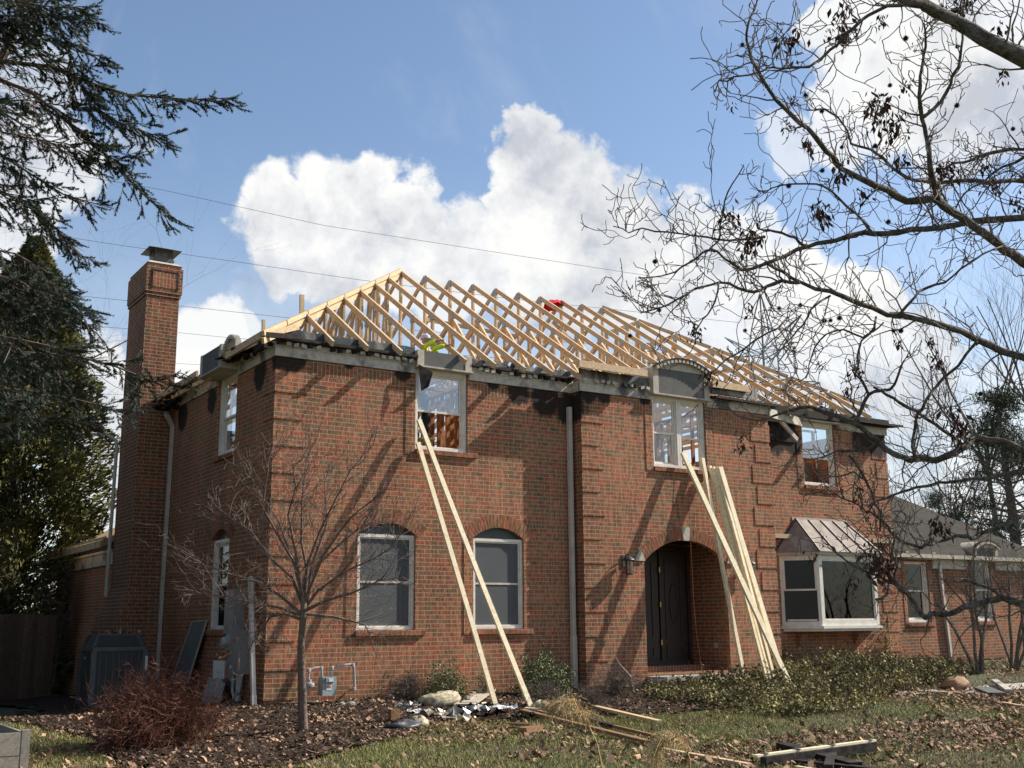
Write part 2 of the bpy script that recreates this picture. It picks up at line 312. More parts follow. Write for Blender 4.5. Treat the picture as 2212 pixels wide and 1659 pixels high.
# ------------------------------------------------------------------ mesh helpers
class MB:
    def __init__(s): s.v = []; s.f = []; s.mi = []
    def add(s, vs, fs, mi=0):
        n = len(s.v); s.v.extend([tuple(x) for x in vs]); s.f.extend([tuple(i+n for i in f) for f in fs]); s.mi.extend([mi]*len(fs)); return s
    BF = [(0,3,2,1),(4,5,6,7),(0,1,5,4),(1,2,6,5),(2,3,7,6),(3,0,4,7)]
    def box(s, x0, x1, y0, y1, z0, z1, mi=0):
        return s.add([(x0,y0,z0),(x1,y0,z0),(x1,y1,z0),(x0,y1,z0),(x0,y0,z1),(x1,y0,z1),(x1,y1,z1),(x0,y1,z1)], MB.BF, mi)
    def beam(s, a, b, w, h, upv=(0, 0, 1), mi=0):
        a, b = Vector(a), Vector(b); d = (b-a).normalized(); x = d.cross(Vector(upv))
        if x.length < 1e-4: x = d.cross(Vector((0, 1, 0)))
        x.normalize(); z = x.cross(d); x = x*w/2; z = z*h/2
        return s.add([a-x-z, a+x-z, a+x+z, a-x+z, b-x-z, b+x-z, b+x+z, b-x+z], [(0,1,2,3),(7,6,5,4),(0,4,5,1),(1,5,6,2),(2,6,7,3),(3,7,4,0)], mi)
    def tube(s, pts, rad, n=6, mi=0, cap=True):
        pts = [Vector(p) for p in pts]; L = len(pts)
        if not hasattr(rad, '__len__'): rad = [rad]*L
        vs = []; prev = None
        for i, p in enumerate(pts):
            d = (pts[min(i+1, L-1)] - pts[max(i-1, 0)])
            if d.length < 1e-9: d = Vector((0, 0, 1))
            d.normalize()
            x = prev if prev is not None else d.orthogonal()
            x = x - d*x.dot(d)
            if x.length < 1e-5: x = d.orthogonal()
            x.normalize(); prev = x; y = d.cross(x)
            for k in range(n):
                a = 2*math.pi*k/n; vs.append(p + (x*math.cos(a) + y*math.sin(a))*rad[i])
        fs = [(i*n+k, i*n+(k+1) % n, (i+1)*n+(k+1) % n, (i+1)*n+k) for i in range(L-1) for k in range(n)]
        if cap: fs += [tuple(range(n))[::-1], tuple((L-1)*n+k for k in range(n))]
        return s.add(vs, fs, mi)
    def lathe(s, c, prof, n=14, mi=0):
        c = Vector(c); vs = [c + Vector((r*math.cos(2*math.pi*k/n), r*math.sin(2*math.pi*k/n), z)) for r, z in prof for k in range(n)]
        fs = [(i*n+k, i*n+(k+1) % n, (i+1)*n+(k+1) % n, (i+1)*n+k) for i in range(len(prof)-1) for k in range(n)]
        fs += [tuple(range(n))[::-1], tuple((len(prof)-1)*n+k for k in range(n))]
        return s.add(vs, fs, mi)
    def prism(s, outline, off, mi=0):                       # outline: list of 3D pts, off: extrusion vector
        n = len(outline); o = Vector(off); a = [Vector(p) for p in outline]
        return s.add(a + [p+o for p in a], [tuple(range(n)), tuple(range(2*n-1, n-1, -1))] + [(i, i+n, (i+1) % n+n, (i+1) % n) for i in range(n)], mi)
    def build(s, name, mats, parent=None, smooth=False, loc=None):
        me = bpy.data.meshes.new(name); off = Vector((0, 0, 0))
        if parent is not None:
            p = parent; off = Vector((0, 0, 0))
            while p is not None: off = off + p.location; p = p.parent
        elif loc is not None: off = Vector(loc)
        me.from_pydata([tuple(Vector(q)-off) for q in s.v], [], s.f)
        mats = mats if isinstance(mats, (list, tuple)) else [mats]
        for q in mats: me.materials.append(q)
        if len(mats) > 1: me.polygons.foreach_set('material_index', s.mi)
        if smooth: me.polygons.foreach_set('use_smooth', [True]*len(me.polygons))
        me.update(); o = bpy.data.objects.new(name, me); COL.objects.link(o)
        if parent is not None: o.parent = parent
        elif loc is not None: o.location = loc
        return o
def npmesh(name, V, Fc, mt, parent=None, loc=None):         # big numpy triangle/quad soup
    me = bpy.data.meshes.new(name); off = np.zeros(3); p = parent
    while p is not None: off = off + np.array(p.location); p = p.parent
    if parent is None and loc is not None: off = np.array(loc)
    V = np.asarray(V, float).reshape(-1, 3) - off; Fc = np.asarray(Fc, int); k = Fc.shape[1]
    me.vertices.add(len(V)); me.vertices.foreach_set('co', V.ravel())
    me.loops.add(Fc.size); me.loops.foreach_set('vertex_index', Fc.ravel())
    me.polygons.add(len(Fc)); me.polygons.foreach_set('loop_start', np.arange(0, Fc.size, k)); me.polygons.foreach_set('loop_total', np.full(len(Fc), k))
    me.materials.append(mt); me.update(calc_edges=True); me.validate()
    o = bpy.data.objects.new(name, me); COL.objects.link(o)
    if parent is not None: o.parent = parent
    elif loc is not None: o.location = loc
    return o
def tag(o, label=None, cat=None, group=None, kind=None):
    if label: o['label'] = label
    if cat: o['category'] = cat
    if group: o['group'] = group
    if kind: o['kind'] = kind
    return o
def thing(name, loc, label, cat, group=None):
    o = bpy.data.objects.new(name, None); COL.objects.link(o); o.location = loc; o.empty_display_size = .2
    return tag(o, label, cat, group)
def one(mb, name, mt, loc, label, cat, group=None, smooth=False):
    return tag(mb.build(name, mt, None, smooth, loc), label, cat, group)
def dup(root, delta, label=None, group=None, rotz=0):
    r = root.copy(); COL.objects.link(r); r.location = root.location + Vector(delta); r.rotation_euler.z += rotz
    if label: r['label'] = label
    if group: r['group'] = group
    for ch in root.children:
        c = ch.copy(); COL.objects.link(c); c.parent = r
        for g2 in ch.children:
            d = g2.copy(); COL.objects.link(d); d.parent = c
    return r
def quads(P, A, B, name, mt, parent=None, loc=None):        # diamonds: centre P, half axes A, B (numpy)
    V = np.stack([P-A, P-B, P+A, P+B], 1).reshape(-1, 3); n = len(P)
    return npmesh(name, V, np.arange(4*n).reshape(n, 4), mt, parent, loc)
def G(x, y):                                                # height of the ground
    z = -.20
    z += .02*min(max(x-5, 0), 12)
    if y < 0: z += .055*max(y, -3) + (.03*(max(y, -9)+3) if y < -3 else 0)
    else: z -= .033*min(y, 18)*max(0, min(1, 1-x/4))
    if x < 0: z -= .02*min(-x, 5)
    return z
# ------------------------------------------------------------------ brick house
house = thing('brick_house', (0, 0, -.2), 'two-storey red brick house whose burnt roof is being reframed with fresh lumber trusses', 'house')
FR = lambda Y: (lambda u, z, d: Vector((u, Y+d, z)))        # front wall at Y, depth d inwards
SD = lambda X: (lambda u, z, d: Vector((X+d, u, z)))        # left side wall
def arcz(o, u):                                             # top of an opening at u
    xa, xb, za, zb, rise = o
    if rise <= 0: return zb
    h = (xb-xa)/2; Rr = (h*h+rise*rise)/(2*rise); c = (xa+xb)/2
    return zb + math.sqrt(max(Rr*Rr-(u-c)**2, 0)) - (Rr-rise)
def wall(P, u0, u1, z0, z1, ops, t, name='wall', mt='brick', flip=False, parent=None):
    mb = MB(); br = {u0, u1}
    for o in ops:
        br |= {o[0], o[1]}
        if o[4] > 0: br |= {o[0]+(o[1]-o[0])*k/14 for k in range(15)}
    br = sorted(br)
    def q(a, b, c, d):
        fs = [(0, 1, 2, 3)]
        if flip: fs = [(3, 2, 1, 0)]
        mb.add([a, b, c, d], fs)
    for a, b in zip(br, br[1:]):
        if b-a < 1e-6: continue
        mid = (a+b)/2; hit = sorted([o for o in ops if o[0] < mid < o[1]], key=lambda o: o[2])
        zl = (z0, z0)
        for o in hit:
            if o[2] > zl[0]+1e-6: q(P(a, zl[0], 0), P(b, zl[1], 0), P(b, o[2], 0), P(a, o[2], 0))
            zl = (arcz(o, a), arcz(o, b))
            q(P(a, zl[0], 0), P(b, zl[1], 0), P(b, zl[1], t), P(a, zl[0], t))     # head
        if min(zl) < z1-1e-6: q(P(a, zl[0], 0), P(b, zl[1], 0), P(b, z1, 0), P(a, z1, 0))
        q(P(a, z0, t*2.2), P(a, z0, t*2.2), P(b, z0, t*2.2), P(b, z0, t*2.2)) if False else None
    for o in ops:
        xa, xb, za, zb, r = o
        q(P(xa, za, 0), P(xa, za, t), P(xa, zb, t), P(xa, zb, 0)); q(P(xb, za, 0), P(xb, zb, 0), P(xb, zb, t), P(xb, za, t))
        q(P(xa, za, 0), P(xb, za, 0), P(xb, za, t), P(xa, za, t))
    return mb.build(name, M[mt], parent or house)
H = 5.73; EY = -.31; RY = .25; EX0, EX1, XE = 6.42, 11.75, 16.52; ZB = -.9; T = .12
W1 = [(1.635, 2.80, 1.0, 2.69, .21), (4.03, 5.18, 1.0, 2.69, .21)]
W2L = (2.765, 3.905, 4.30, 5.95, 0); W2M = (8.29, 9.80, 4.315, 5.95, 0); W2R = (13.45, 14.60, 4.30, 5.95, 0)
DOOR = (7.95, 10.24, .10, 2.33, .46)
HT = 5.93
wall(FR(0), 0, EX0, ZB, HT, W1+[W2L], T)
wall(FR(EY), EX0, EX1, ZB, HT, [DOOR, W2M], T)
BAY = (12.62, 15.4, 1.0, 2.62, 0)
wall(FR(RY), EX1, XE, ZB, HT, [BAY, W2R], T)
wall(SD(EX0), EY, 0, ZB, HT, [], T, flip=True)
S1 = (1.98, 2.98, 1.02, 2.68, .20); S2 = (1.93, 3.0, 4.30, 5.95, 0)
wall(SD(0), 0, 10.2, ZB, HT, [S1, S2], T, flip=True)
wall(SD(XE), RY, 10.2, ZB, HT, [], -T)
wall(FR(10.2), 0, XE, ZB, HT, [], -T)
mb = MB(); mb.box(EX1-.005, EX1, EY, RY, ZB, HT); mb.build('wall', M['brick'], house)
# soldier courses under the frieze, projecting 4 mm
def strip(P, a, b, z0, z1, name, mt, pr=.004):
    mb = MB(); mb.add([P(a, z0, -pr), P(b, z0, -pr), P(b, z1, -pr), P(a, z1, -pr), P(a, z0, 0), P(b, z0, 0)], [(0,1,2,3), (4,5,1,0)]); return mb.build(name, M[mt], house)
for P, a, b in ((FR(0), .66, 2.55), (FR(0), 4.1, EX0-.05), (FR(EY), 7.1, 8.05), (FR(EY), 10.0, 11.1), (FR(RY), 12.0, 13.2), (FR(RY), 14.85, 15.9), (SD(0), .6, 1.7), (SD(0), 3.2, 5.8)):
    strip(P, a, b, 5.46, 5.71, 'soldier_course', 'soldier')
# corner quoins: blocks of five courses with one recessed course between
def quoins(corner, dirx, diry, z0=-.12, z1=5.6, pr=.016, lens=(.52, .62)):
    mb = MB(); z = z0; k = 0; X, Y = corner
    while z + .395 < z1:
        L = lens[k % 2]; k += 1
        xa, xb = sorted((X - dirx*pr, X + dirx*L))
        mb.box(xa, xb, Y-pr, Y+.02, z, z+.395)
        if diry:
            xa, xb = sorted((X-dirx*pr, X+dirx*.02)); mb.box(xa, xb, Y+.0201, Y+L, z, z+.395)
        z += .474
    mb.build('quoin', M['brick'], house)
quoins((0, 0), 1, True); quoins((EX0, EY), 1, False, lens=(.42, .55)); quoins((EX1, EY), -1, False, lens=(.46, .58)); quoins((XE, RY), -1, False, lens=(.42, .55))
# brick margins round the windows
def margin(P, o, w=.2, pr=.014):
    mb = MB(); xa, xb, za, zb, r = o
    zt = zb if r > 0 else min(zb, 5.71)
    for a, b in ((xa-w, xa), (xb, xb+w)):
        mb.add([P(a, za-.1, -pr), P(b, za-.1, -pr), P(b, zt, -pr), P(a, zt, -pr), P(a, za-.1, 0), P(b, za-.1, 0), P(b, zt, 0), P(a, zt, 0)], [(0,1,2,3), (0,3,7,4), (1,5,6,2), (0,4,5,1), (3,2,6,7)])
    mb.build('brick_margin', M['brick'], house)
for o in W1+[W2L]: margin(FR(0), o)
margin(FR(EY), W2M); margin(FR(RY), W2R); margin(SD(0), S1); margin(SD(0), S2)
# arches of radial bricks
def arch(P, o, th=.25, pr=.018, n=21, skip=(), sh=1.0):
    xa, xb, za, zb, rise = o; h = (xb-xa)/2; Rr = (h*h+rise*rise)/(2*rise); c = (xa+xb)/2; cz = zb-(Rr-rise)
    a0 = math.asin(h/Rr)*sh; mb = MB()
    for i in range(n):
        if i in skip: continue
        t0 = -a0 + 2*a0*i/n + .004/Rr; t1 = -a0 + 2*a0*(i+1)/n - .004/Rr
        pts = [(Rr, t0), (Rr+th, t0), (Rr+th, t1), (Rr, t1)]
        f = [P(c+r*math.sin(t), cz+r*math.cos(t), -pr) for r, t in pts]; b = [P(c+r*math.sin(t), cz+r*math.cos(t), .03) for r, t in pts]
        mb.add(f+b, MB.BF)
    mb.build('brick_arch', M['voussoir'], house)
    mm = MB(); N = 14
    for i in range(N):
        t0 = -a0+2*a0*i/N; t1 = -a0+2*a0*(i+1)/N
        mm.add([P(c+r*math.sin(t), cz+r*math.cos(t), -pr*.4) for r, t in ((Rr, t0), (Rr+th, t0), (Rr+th, t1), (Rr, t1))], [(0,1,2,3)])
    mm.build('mortar', M['stone'], house)
    return c, cz, Rr, a0
for o in W1: arch(FR(0), o, sh=1.12)
arch(SD(0), S1, sh=1.1)
c, cz, Rr, a0 = arch(FR(EY), DOOR, th=.24, n=31, skip=(15,), sh=1.0)
mb = MB()                                                   # key stone and springers
for t, w0, w1 in ((0, .075, .115), (-a0-.02, .12, .0), (a0+.02, .0, .12)):
    f = []
    if t == 0: f = [(-w0, Rr-.01), (w0, Rr-.01), (w1, Rr+.27), (-w1, Rr+.27)]; f = [Vector((c+a, EY-.04, cz+b)) for a, b in f]
    else:
        s = 1 if t > 0 else -1; ex = DOOR[1] if s > 0 else DOOR[0]
        f = [Vector((ex, EY-.04, 2.33)), Vector((ex+s*.26, EY-.04, 2.33)), Vector((ex+s*.13, EY-.04, 2.56)), Vector((ex+s*.10, EY-.04, 2.56))]
        if s < 0: f = f[::-1]
    mb.prism(f, (0, .06, 0))
mb.build('keystone', M['stone'], house)
# window sills of upright bricks
def sill(P, a, b, z, h=.095, pr=.055, n=None, par=None):
    mb = MB(); n = n or int((b-a)/.079)
    for i in range(n):
        u0 = a+(b-a)*i/n+.003; u1 = a+(b-a)*(i+1)/n-.003
        f = [P(u0, z-h, -pr), P(u1, z-h, -pr), P(u1, z-h, .1), P(u0, z-h, .1), P(u0, z-.01, -pr), P(u1, z-.01, -pr), P(u1, z, .1), P(u0, z, .1)]
        mb.add(f, MB.BF)
    mb.build('window_sill', M['voussoir'], house)
    m2 = MB(); m2.add([P(a, z-h+.004, -pr+.004), P(b, z-h+.004, -pr+.004), P(b, z-.006, -pr+.004), P(a, z-.006, -pr+.004)], [(0,1,2,3)]); m2.build('mortar', M['stone'], house)
for o in W1: sill(FR(0), o[0]-.02, o[1]+.19, o[2])
sill(FR(0), W2L[0]+.02, W2L[1]+.2, W2L[2]); sill(FR(EY), W2M[0]+.0, W2M[1]+.05, W2M[2]); sill(FR(RY), W2R[0], W2R[1]+.12, W2R[2])
sill(SD(0), S1[0]-.05, S1[1]+.05, S1[2]); sill(SD(0), S2[0]-.05, S2[1]+.05, S2[2])
# double hung windows
def bar(mb, P, a, b, z0, z1, d0, d1): mb.add([P(a, z0, d0), P(b, z0, d0), P(b, z0, d1), P(a, z0, d1), P(a, z1, d0), P(b, z1, d0), P(b, z1, d1), P(a, z1, d1)], MB.BF)
def rect(mb, P, a, b, z0, z1, w, d0, d1, wb=None):
    wb = wb or w
    bar(mb, P, a, a+w, z0, z1, d0, d1); bar(mb, P, b-w, b, z0, z1, d0, d1); bar(mb, P, a+w, b-w, z1-w, z1, d0+.001, d1); bar(mb, P, a+w, b-w, z0, z0+wb, d0+.001, d1)
def pane(P, a, b, z0, z1, d, mt, name='pane', par=None):
    mb = MB(); bar(mb, P, a, b, z0, z1, d, d+.006); mb.build(name, M[mt], par)
def window(P, a, b, z0, z1, screen=False, up_g='glass', lo_g='glass', open_lo=False, dz=None, fill=None, d=.055):
    fb = MB(); rect(fb, P, a, b, z0, z1, .055, d-.02, d+.10); rect(fb, P, a+.055, b-.055, z0+.045, z1-.055, .028, d+.006, d+.10)
    w = fb.build('window', M['white'], house)
    ia, ib, ja, jb = a+.085, b-.085, z0+.075, z1-.085; mid = dz or (ja+jb)/2
    s = MB(); rect(s, P, ia, ib, mid-.02, jb, .04, d+.035, d+.065)
    s.build('sash', M['white'], w)
    pane(P, ia+.04, ib-.04, mid+.02, jb-.04, d+.05, up_g, par=w)
    if not open_lo:
        s = MB(); rect(s, P, ia, ib, ja, mid+.02, .045, d+.07, d+.10); s.build('sash', M['white'], w)
        pane(P, ia+.045, ib-.045, ja+.045, mid-.02, d+.085, lo_g, par=w)
    if screen:
        s = MB(); bar(s, P, ia, ib-.0, ja, jb, d+.018, d+.022); s.build('screen', M['meshscreen'], w)
        s = MB(); bar(s, P, ia, ib, mid-.018, mid+.018, d+.006, d+.0175); s.build('screen_bar', M['downspout'], w)
    return w
for o in W1: window(FR(0), o[0]+.005, o[1]-.005, 1.005, 2.69, screen=True, lo_g='glassref', up_g='glassref')
window(FR(0), W2L[0]+.005, W2L[1]-.005, 4.305, 5.84, open_lo=True, dz=5.05, up_g='glassref')
window(FR(EY), W2M[0]+.005, 9.065, 4.32, 5.84, dz=5.06); window(FR(EY), 9.07, W2M[1]-.005, 4.32, 5.84, up_g='glass', dz=5.0, open_lo=True)
window(FR(RY), W2R[0]+.005, W2R[1]-.005, 4.305, 5.84, up_g='glassref', dz=4.98, open_lo=True)
window(SD(0), S1[0]+.005, S1[1]-.005, 1.03, 2.69, dz=1.85, open_lo=True, up_g='glassdark'); window(SD(0), S2[0]+.005, S2[1]-.005, 4.305, 5.84, up_g='glass', dz=5.05)
# panels behind the arched heads of the ground-floor windows
for P, o in ((FR(0), W1[0]), (FR(0), W1[1]), (SD(0), S1)):
    mb = MB(); xs = [o[0]+(o[1]-o[0])*k/12 for k in range(13)]
    for a, b in zip(xs, xs[1:]): mb.add([P(a, 2.66, .085), P(b, 2.66, .085), P(b, arcz(o, b)+.01, .085), P(a, arcz(o, a)+.01, .085)], [(0,1,2,3)])
    mb.build('head_panel', M['screen'], house)
# ---------------- frieze, dentils, charred eave rim
def frieze(P, a, b, z0=5.73, z1=5.90, dent=True, rim=True, burnt=0, ends=None, seed=1):
    rr = random.Random(seed)
    mb = MB(); bar(mb, P, a, b, z0, z1, -.045, .02); bar(mb, P, a, b, z1-.006, z1+.022, -.06, .02); mb.build('frieze', M['trim'], house)
    if dent:
        mb = MB(); n = int((b-a)/.145); 
        for i in range(n):
            u = a+.03+(b-a-.06)*i/n; w = .088; t = rr.uniform(-.018, .018) if burnt else rr.uniform(-.006, .006); dz_ = rr.uniform(-.015, .012)
            if burnt and rr.random() < burnt*.07: continue
            z = z1+.024+dz_
            mi_ = 1 if rr.random() < burnt*.6 else 0
            mb.add([P(u, z+t, -.125), P(u+w, z-t, -.125), P(u+w, z-t, .0), P(u, z+t, .0), P(u, z+.062+t, -.125), P(u+w, z+.062-t, -.125), P(u+w, z+.062-t, 0), P(u, z+.062+t, 0)], MB.BF, mi_)
        bar(mb, P, a, b, z1+.0215, z1+.10, -.05, .0)
        mb.build('dentil_moulding', [M['trim'], M['char']], house)
    if rim:
        mb = MB(); n = max(2, int((b-a)/.5)); us = [a+(b-a)*i/n for i in range(n+1)]
        for u0, u1 in zip(us, us[1:]): bar(mb, P, u0, u1-.002, z1+.09+rr.uniform(-.006, .006), z1+.135+rr.uniform(-.008, .008), -.15+rr.uniform(-.01, .01), .0)
        mb.build('burnt_fascia', M['charwood'], house)
def wrap(P, a, b, z0, z1, seed, d=.0, jag=.05, name='scorched_wrap', mt='foil'):
    rr = random.Random(seed); mb = MB(); n = int((b-a)/.06); prev = None
    for i in range(n+1):
        u = a+(b-a)*i/n; zt = z1-abs(rr.gauss(0, jag)); cur = (u, zt, d+rr.uniform(-.003, .003))
        if prev: mb.add([P(prev[0], z0, prev[2]), P(u, z0, cur[2]), P(u, cur[1], cur[2]), P(prev[0], prev[1], prev[2]), P(prev[0], z0, d+.06), P(u, z0, d+.06), P(u, cur[1], d+.06), P(prev[0], prev[1], d+.06)], [(0,1,2,3), (5,4,7,6), (3,2,6,7)])
        prev = cur
    mb.build(name, M[mt], house)
frieze(FR(0), -.045, 2.74, burnt=.6, seed=1); frieze(FR(0), 3.93, EX0, burnt=.9, seed=2)
frieze(FR(EY), EX0-.045, 8.25, burnt=.5, seed=3, rim=False); frieze(FR(EY), 9.85, EX1, dent=False, rim=False, seed=4); frieze(FR(RY), EX1, 13.4, dent=False, rim=False, seed=5); frieze(FR(RY), 14.65, XE+.05, dent=False, rim=False, seed=6)
frieze(SD(0), .0, 1.88, burnt=.8, rim=False, seed=7); frieze(SD(0), 3.05, 6.5, burnt=.9, rim=False, seed=8); frieze(SD(0), 7.6, 10.2, burnt=.9, rim=False, seed=9)
frieze(SD(EX0), EY, -.02, burnt=0, rim=False, dent=False, seed=10)
wrap(FR(0), .12, 2.75, 5.98, 6.25, 1, d=.0, jag=.015); wrap(FR(0), 3.93, EX0, 5.98, 6.21, 2, d=.0, jag=.045)
wrap(FR(EY), EX0, 8.25, 5.98, 6.22, 3, d=-.0, jag=.012); wrap(FR(EY), 9.85, 11.3, 6.02, 6.26, 4, d=-.16, jag=.012); wrap(FR(RY), 15.3, 16.5, 5.98, 6.12, 5, d=0, jag=.03)
mb = MB(); mb.box(.0, 16.5, .06, .12, 5.9, 6.1); mb.box(0.02, .1, .12, 10.1, 5.9, 6.1); mb.box(0, 16.5, 10.05, 10.15, 5.9, 6.1); mb.build('top_plate', M['charwood'], house)
# print on the wrap
def text(s, loc, rot, size, mt, name, parent, ext=.002):
    cu = bpy.data.curves.new(name, 'FONT'); cu.body = s; cu.size = size; cu.extrude = ext; o = bpy.data.objects.new(name, cu); COL.objects.link(o)
    cu.materials.append(M[mt]); o.rotation_euler = rot; off = Vector((0, 0, 0)); p = parent
    while p: off += p.location; p = p.parent
    o.location = Vector(loc)-off; o.parent = parent
    dg = bpy.context.evaluated_depsgraph_get(); me = bpy.data.meshes.new_from_object(o.evaluated_get(dg))
    n = bpy.data.objects.new(name, me); COL.objects.link(n); n.location = o.location; n.rotation_euler = o.rotation_euler; n.parent = parent
    bpy.data.objects.remove(o); return n
mb = MB(); mb.box(2.32, 2.74, -.022, -.010, 6.05, 6.23); mb.box(1.02, 1.42, -.022, -.010, 6.06, 6.21); mb.build('printed_wrap', M['blackplastic'], house)
text('Mc', (2.38, -.025, 6.085), (math.pi/2, 0, 0), .19, 'teal', 'wrap_lettering', house)
# left eave: new sub-fascia with burnt ends, soffit remains
mb = MB(); mb.beam((-.38, -.36, 6.0), (-.38, 1.55, 6.0), .045, .13); mb.beam((-.30, -.34, 6.06), (-.30, 1.9, 6.0), .04, .09)
mb.beam((-.36, 3.3, 6.0), (-.36, 6.0, 5.96), .045, .12); mb.build('fascia_board', M['lumber'], house)
mb = MB(); mb.beam((-.42, -.40, 5.975), (.30, -.33, 6.03), .06, .085); mb.beam((-.02, -.17, 6.03), (2.74, -.15, 6.03), .02, .05); mb.build('burnt_board', M['charwood'], house)
wrap(SD(0), 3.0, 6.2, 5.98, 6.2, 8, d=-.06, jag=.05, mt='char'); wrap(SD(0), 0, 1.9, 5.96, 6.22, 9, d=-.03, jag=.03, mt='char')
# burnt shingle remnants along the left eave
rr = random.Random(5)
for (ya, yb, n, zc) in ((.9, 2.1, 26, 5.99), (4.3, 6.4, 30, 5.95)):
    mb = MB()
    for i in range(n):
        y = rr.uniform(ya, yb); x = rr.uniform(-.34, -.02); z = zc+rr.uniform(-.05, .08); s = rr.uniform(.06, .16)
        mb.beam((x-s, y, z-.03), (x+s, y+rr.uniform(-.06, .06), z+rr.uniform(-.02, .06)), rr.uniform(.06, .2), .018)
    mb.build('burnt_shingles', M['char'], house)
# charred patch above chimney shoulder
mb = MB()
for i in range(24):
    y = rr.uniform(5.3, 6.3); x = rr.uniform(-.35, .3); z = rr.uniform(5.7, 6.1); mb.beam((x-.12, y, z), (x+.14, y+rr.uniform(-.2, .2), z+rr.uniform(-.1, .15)), .15, .03)
mb.build('charred_sheathing', M['char'], house)
# dormer heads
def dormer(P, a, b, z0, z1, d=-.13, deep=.9, arched=0, ww=.14, name='dormer_head', side=True):
    mb = MB(); bar(mb, P, a, a+ww, z0, z1, d, d+.05); bar(mb, P, b-ww, b, z0, z1, d, d+.05); bar(mb, P, a-.02, b+.02, z0-.03, z0, d-.03, .08)
    if side: bar(mb, P, a, a+.02, z0, z1, d+.05, deep); bar(mb, P, b-.02, b, z0, z1, d+.05, deep)
    o = mb.build(name, M['trimclean'], house)
    mb = MB(); bar(mb, P, a+ww, b-ww, z0, z1-.002, d+.012, d+.05); mb.build('panel', M['panelgrey'], o)
    if arched:
        Nn = 16; h = (b-a)/2; cc = (a+b)/2; Rr = (h*h+arched*arched)/(2*arched); cz = z1-(Rr-arched); aa = math.asin(h/Rr)
        mb = MB(); out = [P(cc+Rr*math.sin(-aa+2*aa*k/Nn), cz+Rr*math.cos(-aa+2*aa*k/Nn), d) for k in range(Nn+1)]
        nrm = P(0, 0, 1)-P(0, 0, 0); mb.prism(out, nrm*.05)
        for k in range(Nn):                                   # barrel roof skin
            pts = [P(cc+r_*math.sin(-aa+2*aa*j/Nn), cz+r_*math.cos(-aa+2*aa*j/Nn), dd) for (r_, j, dd) in ((Rr+.004, k, d-.05), (Rr+.004, k+1, d-.05), (Rr+.004, k+1, deep*.8), (Rr+.004, k, deep*.8))]
            mb.add(pts, [(0, 1, 2, 3)])
        mb.build('arched_gable', M['trimclean'], o)
        mb = MB(); n = 15
        for k in range(n):
            t = -aa+2*aa*(k+.5)/n; dt = .035/Rr
            f = [P(cc+r_*math.sin(tt), cz+r_*math.cos(tt), dd) for dd in (d-.10, d-.001) for (r_, tt) in ((Rr-.07, t-dt), (Rr-.07, t+dt), (Rr+.0, t+dt), (Rr+.0, t-dt))]
            mb.add(f, MB.BF)
        mb.build('dentils', M['trimclean'], o)
        mb = MB()
        for k in range(Nn):
            f = [P(cc+r_*math.sin(tt), cz+r_*math.cos(tt), dd) for dd in (d-.11, d-.0) for (r_, tt) in ((Rr+.006, -aa+2*aa*k/Nn), (Rr+.006, -aa+2*aa*(k+1)/Nn), (Rr+.03, -aa+2*aa*(k+1)/Nn), (Rr+.03, -aa+2*aa*k/Nn))]
            mb.add(f, MB.BF)
        mb.build('roof_edge', M['charwood'], o)
    return o
dormer(FR(0), 2.74, 3.93, 5.87, 6.17, deep=.3)
dormer(FR(EY), 8.25, 9.86, 5.87, 6.42, arched=.24, deep=.75, ww=.15)
dormer(FR(RY), 13.38, 14.66, 5.87, 6.22, deep=.3)
o_ = dormer(SD(0), 1.86, 3.08, 5.87, 6.30, d=-.38, deep=.1, ww=.12)
# burnt arched top of the left dormer
mb = MB(); Nn = 12; pts = []
for k in range(Nn+1):
    t = -1.15+2.3*k/Nn; pts.append(Vector((-.30, 1.50+.34*math.sin(t), 6.04+.30*math.cos(t))))
mb.prism(pts, (.05, 0, 0)); mb.build('arched_gable', M['trimclean'], o_)
mb = MB()
for k in range(14):
    t = -1.2+2.4*k/13; y = 1.50+.36*math.sin(t); z = 6.04+.32*math.cos(t); mb.box(-.36, -.24, y-.028, y+.028, z-.04, z+.03)
mb.build('dentils', M['trim'], o_)
# eave boxes that survived on the right
def soffit(x0, x1, Y, dep, z0=5.93, z1=6.0, slope=0., name='soffit'):
    mb = MB(); mb.prism([Vector((x0, Y-dep, z0)), Vector((x0, Y+.03, z0+.02)), Vector((x0, Y+.03, z1)), Vector((x0, Y-dep, z0+.03))], (x1-x0, 0, 0)); mb.build(name, M['char'], house)
    mb = MB(); mb.beam((x0, Y-dep-.012, z0+.01), (x1, Y-dep-.012, z0+.01+slope), .02, .055); mb.build('fascia', M['charwood'], house)
soffit(9.95, 11.95, EY, .22, slope=-.02); soffit(11.2, 13.36, EY+.2, .13, z0=5.86, z1=5.92, slope=.0); soffit(14.7, 16.85, RY, .33, z0=5.94)
mb = MB(); mb.beam((11.75, EY-.05, 5.78), (13.38, RY-.10, 5.78), .04, .20); mb.build('fascia_box', M['trim'], house)
mb = MB(); mb.box(12.35, 13.2, RY-.03, RY-.004, 5.28, 5.72); mb.build('burnt_opening', M['char'], house)
mb = MB(); mb.beam((12.35, -.10, 5.72), (13.0, -.02, 5.3), .05, .10); mb.build('hanging_board', M['trimclean'], house)
mb = MB(); mb.prism([Vector((9.85, EY-.14, 6.02)), Vector((9.85, EY-.14, 6.28)), Vector((9.85, EY+.6, 6.45)), Vector((9.85, EY+.6, 6.02))], (.02, 0, 0)); mb.build('dormer_cheek', M['trimclean'], house)
